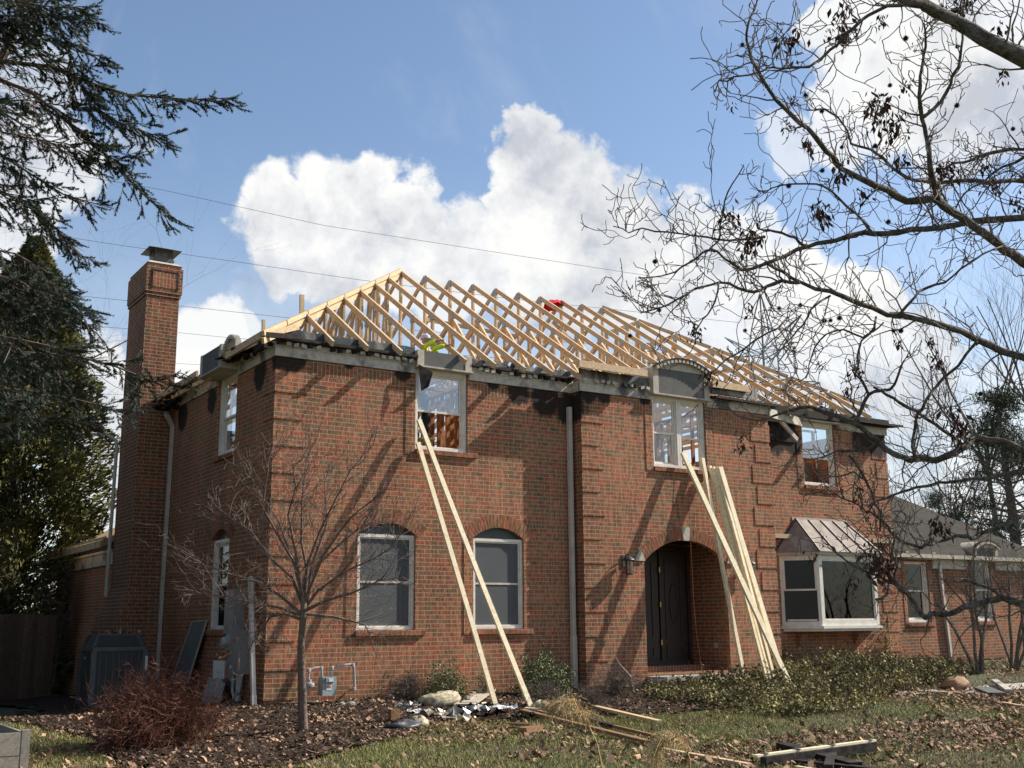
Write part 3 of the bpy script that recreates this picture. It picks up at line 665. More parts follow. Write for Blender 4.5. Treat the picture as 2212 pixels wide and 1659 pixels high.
# bit of flashing hanging over the upper left window
mb = MB(); q0 = Vector((2.77, -.20, 5.86)); mb.prism([Vector((2.74, -.16, 5.88)), Vector((3.02, -.22, 5.74)), Vector((2.92, -.24, 5.45)), Vector((2.79, -.2, 5.36)), Vector((2.76, -.18, 5.66))], (.0, .012, 0)); mb.build('torn_flashing', M['char'], house)
# ---------------- chimney
mb = MB()
ch = [(-.72, 6.05, -.9), (-.72, 6.05, 9.0)]
mb.add([(-.72,6.05,1.9),(0,6.05,1.9),(0,7.5,1.9),(-.72,7.5,1.9),(-.72,6.05,8.28),(0,6.05,8.28),(0,7.5,8.28),(-.72,7.5,8.28)], MB.BF)
mb.add([(-1.02,5.95,-.9),(0,5.95,-.9),(0,7.95,-.9),(-1.02,7.95,-.9),(-1.02,5.95,.75),(0,5.95,.75),(0,7.95,.75),(-1.02,7.95,.75)], MB.BF)
mb.add([(-1.02,5.95,.751),(0,5.95,.751),(0,7.95,.751),(-1.02,7.95,.751),(-.721,6.049,1.899),(0,6.049,1.899),(0,7.501,1.899),(-.721,7.501,1.899)], MB.BF)
chim = mb.build('chimney', M['brickchim_nicheshade'], house)
mb = MB()
mb.box(-.745, .025, 6.025, 7.525, 8.28, 8.36); mb.box(-.765, .045, 6.005, 7.545, 8.36, 8.95); mb.box(-.735, .015, 6.035, 7.515, 8.95, 9.03)
mb.build('chimney_crown', M['brickchim_nicheshade'], chim)
mb = MB(); mb.box(-.62, -.10, 5.992, 6.004, 8.47, 8.82); mb.build('soldier_panel', M['soldier'], chim)
mb = MB()
for a in ((-.66, -.62, 8.43, 8.86), (-.10, -.06, 8.43, 8.86)): mb.box(a[0], a[1], 5.99, 6.004, a[2], a[3])
mb.box(-.62, -.10, 5.99, 6.004, 8.82, 8.86); mb.build('panel_border', M['char'], chim)
mb = MB(); mb.prism([Vector((-.75, 6.02, 9.03)), Vector((.03, 6.02, 9.03)), Vector((-.05, 6.12, 9.10)), Vector((-.68, 6.12, 9.10))], (0, 1.48, 0)); mb.box(-.55, -.1, 6.35, 6.85, 9.08, 9.2); mb.build('chimney_wash', M['concrete'], chim)
cx, cyy = -.36, 6.42
mb = MB(); mb.box(cx-.24, cx+.24, cyy-.24, cyy+.24, 9.14, 9.20); mb.box(cx-.22, cx+.22, cyy-.22, cyy+.22, 9.20, 9.225)
for k in range(9):
    for s in (-1, 1):
        mb.box(cx-.2+.05*k-.004, cx-.2+.05*k+.004, cyy+s*.2-.004, cyy+s*.2+.004, 9.22, 9.42); mb.box(cx+s*.2-.004, cx+s*.2+.004, cyy-.2+.05*k-.004, cyy-.2+.05*k+.004, 9.22, 9.42)
for z in (9.27, 9.32, 9.37): mb.box(cx-.2, cx+.2, cyy-.203, cyy-.198, z, z+.006); mb.box(cx-.203, cx-.198, cyy-.2, cyy+.2, z, z+.006)
mb.build('chimney_cap', M['steel'], chim)
mb = MB(); a = .37
mb.add([(cx-a, cyy-a, 9.40), (cx+a, cyy-a, 9.40), (cx+a, cyy+a, 9.40), (cx-a, cyy+a, 9.40), (cx-.1, cyy-.1, 9.50), (cx+.1, cyy-.1, 9.50), (cx+.1, cyy+.1, 9.50), (cx-.1, cyy+.1, 9.50)], MB.BF)
mb.build('cap_lid', M['steel'], chim)
mb = MB(); mb.box(-.05, .035, 6.35, 6.40, 6.3, 6.9); mb.build('flashing', M['trimclean'], chim)
# ---------------- downspouts
def downspout(P, z0, z1, name='downspout', w=.075, wide=None, joint=None):
    mb = MB(); mb.box(P[0]-w/2, P[0]+w/2, P[1]-w/2, P[1]+w/2, z0, z1)
    for k in (-1, 0, 1): mb.box(P[0]+k*w/3-.004, P[0]+k*w/3+.004, P[1]-w/2-.004, P[1]-w/2, z0, z1)
    if joint: mb.box(P[0]-w*.62, P[0]+w*.62, P[1]-w*.62, P[1]+w*.5, z0+.001, joint)
    return mb.build(name, M['downspout'], house)
downspout((EX0-.12, -.06), -.18, 5.42, w=.085, joint=.85)
mb = MB(); mb.beam((-.05, 6.0, -.3), (-.05, 5.86, 5.35), .085, .075, (1, 0, 0)); mb.beam((-.05, 5.86, 5.35), (-.17, 5.80, 5.52), .085, .075, (0, 1, 0)); mb.beam((-.17, 5.80, 5.52), (-.17, 6.02, 5.66), .085, .075, (1, 0, 0)); mb.build('downspout', M['downspout'], house)
mb = MB(); mb.tube([(-.80, 7.56, 1.75), (-.78, 7.56, 5.0), (-.80, 7.58, 5.22), (-.9, 7.65, 5.3), (-1.28, 7.9, 5.38)], .04, 8); mb.build('downspout', M['downspout'], house)
# ---------------- entry niche and door
N1 = .75
mb = MB(); xa, xb = DOOR[0], DOOR[1]
mb.add([(xa, EY+T, -.1), (xa, N1, -.1), (xa, N1, 3.0), (xa, EY+T, 3.0)], [(0,1,2,3)]); mb.add([(xb, EY+T, -.1), (xb, N1, -.1), (xb, N1, 3.0), (xb, EY+T, 3.0)], [(3,2,1,0)])
mb.add([(xa, N1, -.1), (xb, N1, -.1), (xb, N1, 3.0), (xa, N1, 3.0)], [(0,1,2,3)]); mb.build('niche_wall', M['brickchim_nicheshade'], house)  # chimney brick reused: its darker tone paints shade into the niche
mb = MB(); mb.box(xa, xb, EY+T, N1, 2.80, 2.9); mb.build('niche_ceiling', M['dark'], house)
mb = MB(); mb.box(xa-.02, xb+.02, EY-.30, N1+.2, -.06, .035); mb.build('stoop', M['concrete'], house)
mb = MB(); mb.box(xa+.03, xb-.03, .25, N1, .035, .20); mb.build('door_step', M['soldier'], house)
mb = MB(); mb.box(xa-.05, xb+.05, EY-.28, EY-.05, -.5, -.06); mb.build('stoop_base', M['soldier'], house)
dr = MB(); fx0, fx1 = 8.18, 10.02
rect(dr, FR(N1-.14), fx0, fx1, .2, 2.72, .09, 0, .12); d_ = dr.build('front_door', M['door'], house)
mb = MB()
for a, b in ((8.28, 9.12), (9.17, 9.92)):
    bar(mb, FR(N1-.09), a, b, .24, 2.62, 0, .045)
    for z0_, z1_ in ((.36, .62), (.74, 2.45)):
        rect(mb, FR(N1-.09), a+.14, b-.14, z0_, z1_, .05, -.018, 0)
mb.build('door_leaf', M['door'], d_)
mb = MB(); 
for z in (.62, 1.42, 2.16): mb.tube([(9.145, N1-.13, z), (9.145, N1-.13, z+.11)], .017, 8)
mb.build('hinge', M['brass'], d_)
mb = MB(); mb.box(8.31, 8.33, N1-.16, N1-.10, 1.15, 1.3); mb.box(8.31, 8.33, N1-.16, N1-.1, .96, 1.04); mb.tube([(8.33, N1-.16, 1.0), (8.33, N1-.18, 1.22)], .01, 6); mb.build('door_handle', M['steel'], d_)
mb = MB()
c3 = [(9.545+.12*math.cos(t*math.pi/8), N1-.10, 1.5+.42*math.sin(t*math.pi/8)) for t in range(17)]; mb.tube(c3, .012, 5, cap=False); mb.build('door_moulding', M['door'], d_)
mb = MB(); mb.box(xb-.012, xb, .05, .16, .55, .66); mb.build('outlet_cover', M['pipe'], house)
# ---------------- bay window
bx = thing('bay_window', (14, 0, 1), None, None); bx.parent = house; bx.location = Vector((14, -.1, 1))-house.location
for k in ('label', 'category'):
    if k in bx: del bx[k]
fl = up(1775, 1356, 'Y', -.42); fr_ = up(1899, 1355, 'Y', -.42); tl = up(1768, 1198, 'Y', -.42)
BX0, BX1, BY = 13.02, 14.98, -.42; wl, wr = 12.45, 15.55; z0b, z1b = .93, 2.60
def edgeP(p, q):
    p, q = Vector((*p, 0)), Vector((*q, 0)); d = (q-p).normalized(); n = Vector((d.y, -d.x, 0))
    if n.y > 0: n = -n
    return lambda u, z, dd: p + d*u - n*dd + Vector((0, 0, z))
E1 = edgeP((BX0, BY), (BX1, BY)); E0 = edgeP((wl, RY), (BX0, BY)); E2 = edgeP((BX1, BY), (wr, RY))
L0 = (Vector((BX0, BY, 0))-Vector((wl, RY, 0))).length; L1 = BX1-BX0
mb = MB(); rect(mb, E1, 0, L1, z0b+.06, z1b-.02, .10, 0, .1, .13); rect(mb, E1, .10, L1-.10, z0b+.19, z1b-.12, .03, .02, .09)
rect(mb, E0, 0.0, L0-.002, z0b+.06, z1b-.02, .07, 0, .1, .10); rect(mb, E2, .002, L0, z0b+.06, z1b-.02, .07, 0, .1, .1)
rect(mb, E0, .07, L0-.07, 1.78, z1b-.09, .04, .02, .07); bar(mb, E0, .11, L0-.11, 1.10, 1.14, .03, .07)
mb.build('frame', M['white'], bx)
mb = MB(); base = [Vector((wl-.05, RY, z0b)), Vector((BX0-.03, BY-.06, z0b)), Vector((BX1+.03, BY-.06, z0b)), Vector((wr+.05, RY, z0b))]
mb.prism(base, (0, 0, .058)); b2 = [Vector((p.x*.96+14*.04, p.y*.9+.02, z0b-.06)) for p in base]; mb.prism(b2, (0, 0, .058)); mb.build('base', M['white'], bx)
mb = MB(); bt = [Vector((wl-.06, RY, z1b-.018)), Vector((BX0-.05, BY-.08, z1b-.018)), Vector((BX1+.05, BY-.08, z1b-.018)), Vector((wr+.06, RY, z1b-.018))]; mb.prism(bt, (0, 0, .075)); mb.build('head', M['trimclean'], bx)
pane(E1, .13, L1-.13, z0b+.22, z1b-.15, .05, 'glassdark', par=bx); pane(E0, .07, L0-.07, z0b+.16, z1b-.09, .045, 'glassdark', par=bx); pane(E2, .07, L0-.07, z0b+.16, z1b-.09, .045, 'glassdark', par=bx)
mb = MB(); zt = 3.45; zb2 = z1b+.06
tp = [Vector((13.05, RY-.02, zt)), Vector((14.75, RY-.02, zt))]; btm = [Vector((wl-.10, RY, zb2)), Vector((BX0-.08, BY-.12, zb2)), Vector((BX1+.08, BY-.12, zb2)), Vector((wr+.1, RY, zb2))]
mb.add([btm[0], btm[1], btm[2], btm[3], tp[0], tp[1]], [(0,1,4), (1,2,5,4), (2,3,5), (3,2,1,0), (0,4,5,3)]); ro = mb.build('bay_roof', M['copper'], bx)
mb = MB()
for k in (0, 1, 2, 3, 4):
    f = k/4; a = btm[1].lerp(btm[2], f); b = tp[0].lerp(tp[1], f); n = Vector((0, -.8, .6))*.014
    mb.beam(a+n, b+n, .032, .03, (0, -.8, .6))
mb.beam(btm[0]+Vector((-.01, -.01, .02)), tp[0]+Vector((0, -.02, .02)), .03, .03); mb.build('seam', M['copperdark'], bx)
mb = MB(); mb.box(12.95, 14.85, RY-.02, RY+.0, zt-.03, zt+.05); mb.build('flashing', M['trimclean'], bx)
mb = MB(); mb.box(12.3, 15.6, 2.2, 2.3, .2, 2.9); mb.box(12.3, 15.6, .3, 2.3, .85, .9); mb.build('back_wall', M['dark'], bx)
mb = MB(); mb.box(12.55, 12.75, .35, .75, .95, 1.75); mb.build('curtain', M['yellow'], bx)
for x in (12.95, 14.9):                                       # stepped brick corbels
    mb = MB()
    for k, (dy, zz) in enumerate(((.18, .72), (.12, .64), (.06, .56))): mb.box(x-.09, x+.09, RY-dy, RY-.003, zz, zz+.078)
    mb.build('corbel', M['brick'], house)
# ---------------- floors, studs, interior
mb = MB(); mb.box(.13, XE-.13, .13, 10.05, 2.98, 3.08); mb.build('upper_floor', M['tan'], house)
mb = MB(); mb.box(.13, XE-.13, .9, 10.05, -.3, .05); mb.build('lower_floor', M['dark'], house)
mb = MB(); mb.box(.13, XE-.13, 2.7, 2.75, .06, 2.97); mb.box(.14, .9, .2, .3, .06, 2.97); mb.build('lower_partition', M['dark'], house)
def studs(x0, x1, y, z0, z1, step=.42, mt='stud', w=.04, d=.09, ax='x'):
    mb = MB(); u = x0
    while u < x1:
        if ax == 'x': mb.box(u, u+w, y, y+d, z0, z1)
        else: mb.box(y, y+d, u, u+w, z0, z1)
        u += step
    if ax == 'x': mb.box(x0, x1+w, y-.002, y+d+.002, z1, z1+.04); mb.box(x0, x1+w, y-.002, y+d+.002, z0-.04, z0)
    else: mb.box(y-.002, y+d+.002, x0, x1+w, z1, z1+.04); mb.box(y-.002, y+d+.002, x0, x1+w, z0-.04, z0)
    return mb.build('stud_wall', M[mt], house)
studs(.3, 6.2, 3.6, 3.12, 5.9, step=.6); studs(1.8, 5.6, 1.9, 3.12, 5.9, step=.75, mt='stud'); studs(6.6, 12.4, 2.6, 3.12, 5.9, step=.5, mt='lumber'); studs(7.2, 12.0, 6.2, 3.12, 5.95, step=.42, mt='lumber'); studs(1.0, 3.6, 4.6, 3.12, 5.9, ax='y'); studs(.3, 3.5, 5.0, 3.12, 5.9, ax='y', step=.4); studs(6.4, 12.6, 4.4, 3.12, 5.9, step=.6); studs(.5, 4.4, 8.9, 3.12, 5.9, ax='y'); studs(.4, 4.4, 7.4, 3.12, 5.9, ax='y'); studs(.5, 9.8, 10.9, 3.12, 5.9, ax='y')
mb = MB(); mb.box(12.9, 15.6, 1.6, 1.65, 3.1, 5.1); mb.build('kraft_board', M['tan'], house)
studs(12.9, 15.4, 1.5, 3.12, 5.9, step=.6); 
mb = MB(); mb.box(13.6, 13.95, 1.38, 1.48, 4.28, 4.44); mb.build('carton', M['blue'], house)
mb = MB(); mb.box(.12, .16, 3.2, 10, 3.1, 5.9); mb.box(.14, EX0, .12, .16, 3.1, 4.2); mb.box(.14, 2.6, .12, .16, 4.2, 5.9); mb.box(4.05, EX0, .12, .16, 4.2, 5.9); mb.build('sheathing', M['drywall'], house)
mb = MB(); mb.beam((8.6, 2.0, 3.1), (9.9, 1.2, 4.9), .04, .09); mb.beam((10.2, 1.5, 3.1), (9.3, 1.0, 4.7), .04, .09); mb.build('brace', M['lumber'], house)
mb = MB()
for z_, y_ in ((3.9, 2.56), (4.7, 2.56), (5.3, 6.15), (4.4, 6.15), (5.75, 3.4)): mb.beam((6.6, y_, z_), (12.4, y_, z_+.05), .045, .16)
for x_ in (8.9, 10.1, 11.0): mb.beam((x_, 2.2, 5.6), (x_+.3, 6.0, 5.62), .045, .16)
mb.build('blocking', M['lumber'], house)
# ---------------- roof trusses
ZE, SL = 6.28, .648                                         # height of the roof plane at Y=0 and its slope
def zr(y): return ZE + SL*min(y, 10-y)
def truss(x, y0=0.0, tail=-.34, top=5.0, webs=True, seed=0):
    rr = random.Random(seed); mb = MB(); h = .105; w = .045; dz_ = Vector((0, 0, -h/2*1.2))
    x += rr.uniform(-.012, .012); e0 = EY if EX0 < x < EX1 else 0
    ya = tail+e0*.9
    if 2.75 < x < 3.5 or 8.25 < x < 9.86 or 13.4 < x < 14.6: ya = e0+.12
    elif 6.6 < x < 8.3 or 9.8 < x < 11.6: ya = -.10
    mb.beam(Vector((x, ya, ZE+SL*ya))+dz_, Vector((x, top, zr(top)))+dz_, w, h)
    mb.beam(Vector((x, 10-top, zr(top)))+dz_, Vector((x, 10.2, ZE-SL*.2))+dz_, w, h)
    if top < 4.9: mb.beam(Vector((x, top-.02, zr(top)-.06)), Vector((x, 10-top+.02, zr(top)-.06)), w, h)
    mb.beam((x, .12, 6.13), (x, 9.9, 6.13), w*.98, h*.9)
    zt = zr(top)-.1; g = []
    if top >= 4.9:
        mb.beam((x, 5, 6.17), (x, 5, zt-.02), w*.97, .10, (0, 1, 0))
        for s in (-1, 1):
            ym = 5+s*2.5
            mb.beam((x, ym, 6.17), (x, ym, zr(ym)-.12), w*.96, .09, (0, 1, 0)); mb.beam((x, ym, zr(ym)-.16), (x, 5, 6.2), w*.95, .09, (0, 1, 0))
            g += [(ym, zr(ym)-.12)]
            mb.beam((x, 5+s*3.8, 6.18), (x, ym, zr(ym)-.2), w*.94, .09, (0, 1, 0))
        g += [(5, zr(5)-.12), (5.01, 6.16)]
    else:
        n = 3 if top > 2 else 4
        for k in range(n+1):
            y = top + (10-2*top)*k/n; mb.beam((x, y, 6.17), (x, y, zt), w*.97, .09, (0, 1, 0)); g += [(y, zt+.0)]
            if k < n: y2 = top+(10-2*top)*(k+1)/n; mb.beam((x, y+.02, zt-.03), (x, y2-.03, 6.2), w*.94, .09, (0, 1, 0))
        if top > 2.2: 
            for s in (-1, 1): ym = 5+s*(5-top*.5); mb.beam((x, ym, 6.17), (x, ym, zr(ym)-.12), w*.96, .09, (0, 1, 0)); g += [(ym, zr(ym)-.1)]
    for (y, z) in g: mb.box(x-w/2-.003, x+w/2+.003, y-.07, y+.07, z-.08, z+.07, mi=1)
    mb.build('roof_truss', [M['lumber'], M['plate']], house)
for i in range(10): truss(5.02+.685*i, seed=i)
for k in range(1, 7): truss(5.02-.685*k, top=5-.685*k, seed=20+k)
for k in range(1, 7): truss(11.185+.685*k, top=5-.685*k, seed=40+k)
# hip boards, end jacks, bracing
mb = MB(); 
for s, X0 in ((-1, 5.02), (1, 11.19)):
    for k in range(8):
        a = .685*k; b = .685*(k+1)-.03; y0_, y1_ = 5-a, 5-b
        if y1_ < -.6 or (s > 0 and k > 6): continue
        mb.beam((X0+s*a, y0_, zr(y0_)-.005), (X0+s*b, y1_, ZE+SL*y1_-.005), .05, .09)
        if s < 0: mb.beam((X0+s*a, y0_, zr(y0_)-.14), (X0+s*b, y1_, ZE+SL*y1_-.14), .05, .10)
mb.beam((.4, .05, 6.33), (-.42, -.30, 5.97), .05, .11)
mb.build('hip_board', M['lumber'], house)
mb = MB()
for k in range(1, 14):                                       # jacks on the hidden end slopes
    y = .2+.7*k
    t = min(y, 10-y)
    if t < .5: continue
    mb.beam((-.3, y, ZE-.2-.06), (min(t, 5)*.99+.0, y, ZE+SL*t-.12), .045, .1) if k in (1, 2, 3, 4, 12, 13) else None
    mb.beam((XE-.25, y, ZE-.22), (16.0-t, y, ZE+SL*t-.12), .045, .1) if k < 3 or k > 11 else None
mb.build('jack_rafter', M['lumber'], house)
mb = MB()
mb.beam((1.5, 7.4, 6.17), (1.5, 7.4, 7.9), .05, .09, (0, 1, 0)) if False else None
p = up(918, 690, 'Y', 5.06); q = up(1191, 741, 'Y', 5.06); mb.beam(p, q, .045, .09)
mb.beam((2.6, 4.4, 7.0), (4.9, 7.0, 6.4), .045, .09); mb.beam((9.6, 5.1, 8.9), (12.9, 4.9, 6.3), .045, .09); mb.beam((4.4, 7.5, 7.3), (12, 7.5, 7.25), .04, .09)
mb.build('brace', M['lumber'], house)
mb = MB(); a = up(652, 700, 'Y', 2.4); b = up(652, 637, 'Y', 2.4); mb.beam(a, b, .09, .05, (0, 1, 0)); a = up(569, 760, 'Y', 2.5); b = up(569, 691, 'Y', 2.5); mb.beam(a, b, .06, .05, (0, 1, 0)); mb.build('brace', M['lumber'], house)
# short boards along the left eave line
mb = MB()
for k in range(6): a = up(590-k*45, 738+k*24+4, 'X', -.25); b = up(590-k*45-38, 738+k*24+24, 'X', -.25); (mb.beam(a, b, .045, .09) if k in (3, 4, 5) else None)
mb.build('blocking', M['lumber'], house)
# new fascia planks over the entry
for (u0, v0, u1, v1, Yp) in ((1252, 786, 1399, 806, -.62), (1540, 830, 1622, 842, -.58)):
    a = up(u0, v0, 'Y', Yp); b = up(u1, v1, 'Y', Yp); b.z = a.z
    mb = MB(); mb.prism([Vector((a.x, Yp, a.z-.06)), Vector((a.x, Yp+.03, a.z-.06)), Vector((a.x, Yp+.28, a.z+.09)), Vector((a.x, Yp+.0, a.z+.085))], (b.x-a.x, 0, 0)); mb.build('fascia_plank', M['lumber'], house)
mb = MB(); mb.box(14.62, 14.68, RY-.1, RY+.5, 6.0, 6.3); mb.build('blocking', M['lumber'], house)
# ---------------- one-storey rear extension on the left
mb = MB(); mb.add([(0, 10.2, -1.2), (0, 16.6, -1.2), (0, 16.6, 2.65), (0, 10.2, 2.65)], [(3,2,1,0)]); mb.add([(0, 16.6, -1.2), (6, 16.6, -1.2), (6, 16.6, 2.65), (0, 16.6, 2.65)], [(0,1,2,3)]); mb.build('wall', M['brick'], house)
mb = MB(); mb.box(-.05, .02, 10.25, 16.65, 2.60, 2.90); mb.box(-.08, .02, 10.25, 16.65, 2.90, 2.96); mb.build('frieze', M['trim'], house)
mb = MB()
mb.beam((-.30, 10.0, 3.22), (-.30, 17.4, 3.22), .04, .05)
for k in range(14):
    y = 10.3+.53*k; mb.beam((-.34, y, 3.08), (3.2, y, 4.7), .045, .12)
    if k < 13: mb.box(-.34, -.30, y+.03, y+.50, 3.00, 3.17)
mb.build('rafter', M['lumber'], house)
mb = MB(); mb.box(.05, .1, 10.2, 16.6, 2.9, 3.3); mb.build('burnt_sheathing', M['char'], house)
mb = MB(); mb.tube([(-.06, 16.5, -1.0), (-.06, 16.5, 1.15), (-.1, 16.55, 1.25), (-.45, 16.8, 1.28)], .055, 8); mb.tube([(-.06, 16.5, -1.0), (-.06, 16.5, -.35)], .075, 8); mb.build('downspout', M['downspout'], house)
# ---------------- one-storey wing on the right
WY = 1.0
WA = (17.86, 18.80, 1.04, 2.62, 0); WB = (20.75, 21.55, 1.06, 2.70, 0); WC = (24.5, 25.4, 1.05, 2.65, 0)
wall(FR(WY), XE, 27, ZB, 2.72, [WA, WB, WC], T, mt='brickdark')
mb = MB(); mb.box(XE, 27, WY-.012, WY-.001, -.6, -.12); mb.build('foundation', M['concrete'], house)
for o in (WA, WB, WC):
    window(FR(WY), o[0]+.005, o[1]-.005, o[2]+.005, o[3]+.06, up_g='glassdark', lo_g='glassdark'); sill(FR(WY), o[0]-.05, o[1]+.08, o[2]); margin(FR(WY), (o[0], o[1], o[2], 2.55, 0), .13)
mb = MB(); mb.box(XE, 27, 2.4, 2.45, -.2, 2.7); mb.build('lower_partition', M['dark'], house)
mb = MB(); mb.box(XE, 17.66, WY-.05, WY, 2.45, 2.72); mb.box(18.98, 20.5, WY-.05, WY, 2.45, 2.72); mb.box(21.75, 24.3, WY-.05, WY, 2.45, 2.72); mb.box(XE, 27, WY-.24, WY, 2.72, 2.755); mb.build('frieze', M['trim'], house)
for o in (WA, WB): dormer(FR(WY), o[0]-.15, o[1]+.15, 2.70, 3.05 if o is WB else 2.86, d=-.2, deep=.6, ww=.14, arched=.18 if o is WB else 0)
mb = MB(); mb.box(XE, 27.2, WY-.30, WY-.24, 2.70, 2.80); mb.build('gutter', M['trimclean'], house)
def rp(u, v):                                                 # point on the wing's roof plane z = 2.8+.62*(y-.75)
    n = Vector((0, -.62, 1)); p0 = Vector((0, .75, 2.80)); d = ray(u, v); return CAM + d*((p0-CAM).dot(n)/d.dot(n))
A1 = rp(1890, 1054); A2 = rp(2290, 1212); A3 = rp(2121, 1140)
mb = MB(); e0 = Vector((XE, .75, 2.80)); e1 = Vector((A2.x+1.5, .75, 2.80)); back = Vector((0, 6, 0))
a1 = Vector((XE, A1.y, A1.z))
ridge_l = Vector((XE, 5.2, 2.80+.62*4.45)); dirh = (A2-A1).normalized()
tt = (5.2-A1.y)/dirh.y if abs(dirh.y) > 1e-3 else 1
top = A1+dirh*tt; end = A1+dirh*((.75-A1.y)/dirh.y)
tl_ = Vector((XE, top.y, top.z)) if top.x > XE else Vector((XE, A1.y, A1.z))
if top.x < XE: top = A1
mb.add([e0, end, top, tl_], [(0,1,2,3)]); mb.add([end, Vector((end.x, 9.6, 2.8)), Vector((top.x, 2*5.2-top.y+.0, top.z)), top], [(0,1,2,3)]); mb.add([tl_, top, Vector((top.x, 2*5.2-top.y, top.z)), Vector((XE, 2*5.2-top.y, top.z))], [(0,1,2,3)])
mb.add([Vector((XE, 9.6, 2.8)), Vector((end.x, 9.6, 2.8)), end, e0], [(0,1,2,3)])
mb.build('wing_roof', M['shingle'], house)
print('wing', A1, A2, end, top)
mb = MB(); mb.beam((19.45, WY-.05, -.3), (19.25, WY-.05, 2.6), .085, .07, (0, 1, 0)); mb.build('downspout', M['downspout'], house)
# ------------------------------------------------------------------ ground
xs = np.concatenate([np.linspace(-400, -14, 14), np.arange(-13, 30, .25), np.linspace(31, 420, 14)]); ys = np.concatenate([np.linspace(-120, -20, 8), np.arange(-19.5, 22, .25), np.linspace(23, 500, 14)])
def GG(x, y): return G(x, y)+.02*math.sin(x*2.1+y*1.3)*math.sin(y*1.7-x)
V = [(x, y, GG(x, y)) for y in ys for x in xs]; nx = len(xs)
Fc = [(j*nx+i, j*nx+i+1, (j+1)*nx+i+1, (j+1)*nx+i) for j in range(len(ys)-1) for i in range(nx-1)]
g_ = npmesh('ground', V, Fc, M['ground'], loc=(0, 0, 0)); g_['kind'] = 'structure'
def gp(u, v):                                                # picture point to ground
    d = ray(u, v); z = -.3
    for _ in range(12): t = (z-CAM.z)/d.z; p = CAM+d*t; z = GG(p.x, p.y)
    return Vector((p.x, p.y, z))
# mulch bed and walk
def inpoly(x, y, P):
    c = False; n = len(P); j = n-1
    for i in range(n):
        if (P[i][1] > y) != (P[j][1] > y) and x < (P[j][0]-P[i][0])*(y-P[i][1])/(P[j][1]-P[i][1])+P[i][0]: c = not c
        j = i
    return c
def sheet(poly, name, mt, h=.02, step=.22, wob=.0):
    x0, x1 = min(p[0] for p in poly), max(p[0] for p in poly); y0, y1 = min(p[1] for p in poly), max(p[1] for p in poly)
    gx = np.arange(x0, x1+step, step); gy = np.arange(y0, y1+step, step); mb = MB(); idx = {}
    rr = random.Random(3)
    for i, x in enumerate(gx[:-1]):
        for j, y in enumerate(gy[:-1]):
            if not inpoly(x+step/2, y+step/2, poly): continue
            f = []
            for (a, b) in ((i, j), (i+1, j), (i+1, j+1), (i, j+1)):
                if (a, b) not in idx: idx[(a, b)] = len(mb.v); mb.v.append((gx[a]+rr.uniform(-wob, wob), gy[b]+rr.uniform(-wob, wob), GG(gx[a], gy[b])+h+(rr.uniform(0, .03) if wob else 0)))
                f.append(idx[(a, b)])
            mb.f.append(tuple(f)); mb.mi.append(0)
    o = mb.build(name, mt); o['kind'] = 'structure'; return o
BEDP = [tuple(gp(*p)[:2]) for p in ((60, 1510), (40, 1560), (200, 1600), (250, 1655), (440, 1670), (640, 1655), (800, 1610), (960, 1560), (1200, 1545), (1500, 1540), (1600, 1530))]
BEDP = [(-2.6, 12), (-2.9, 3)] + BEDP + [(8.5, -3.0), (12, -3.6), (16.5, -2.0), (20, .5), (22, .9), (22, 1.1), (16.4, 1.1), (16.4, .3), (11.8, .3), (11.8, -.25), (6.5, -.25), (6.3, .05), (.05, .05), (.05, 12)]
sheet(BEDP, 'mulch_bed', M['mulch'], .022, .2, .05)
WALKP = [tuple(gp(*p)[:2]) for p in ((1930, 1478), (2080, 1465), (2300, 1462), (2300, 1480), (2150, 1488), (1960, 1496))]
sheet(WALKP, 'path', M['concrete'], .03, .25)
nr = np.random.default_rng(11)
def inP(X, Y, P): return np.array([inpoly(x, y, P) for x, y in zip(X, Y)])
GV = np.vectorize(GG)
def samp(n, u0, u1, v0, v1, power=1.0):                       # random ground points inside a patch of the visible lawn
    out = []
    while len(out) < n:
        u = nr.uniform(u0, u1); v = v0+(v1-v0)*nr.random()**power; p = gp(u, v); out.append((p.x, p.y, p.z))
    return np.array(out)
def rnd_unit(n):
    v = nr.normal(size=(n, 3)); return v/np.linalg.norm(v, axis=1)[:, None]
def vnoise(X, Y, s, seed):
    r2 = np.random.default_rng(seed); tot = 0
    for k in range(5): a, b, c = r2.uniform(-1, 1), r2.uniform(-1, 1), r2.uniform(0, 6); tot = tot+np.sin((X*a+Y*b)*s+c)
    return tot/5
def leafquads(P, size, flat=.5, curl=True):
    n = len(P); a = nr.uniform(0, 2*np.pi, n); A = np.stack([np.cos(a), np.sin(a), nr.normal(0, flat, n)], 1); B = np.stack([-np.sin(a), np.cos(a), nr.normal(0, flat, n)], 1)
    s = size*nr.uniform(.6, 1.3, n)[:, None]; A = A*s*.5; B = B*s*.36
    return A, B
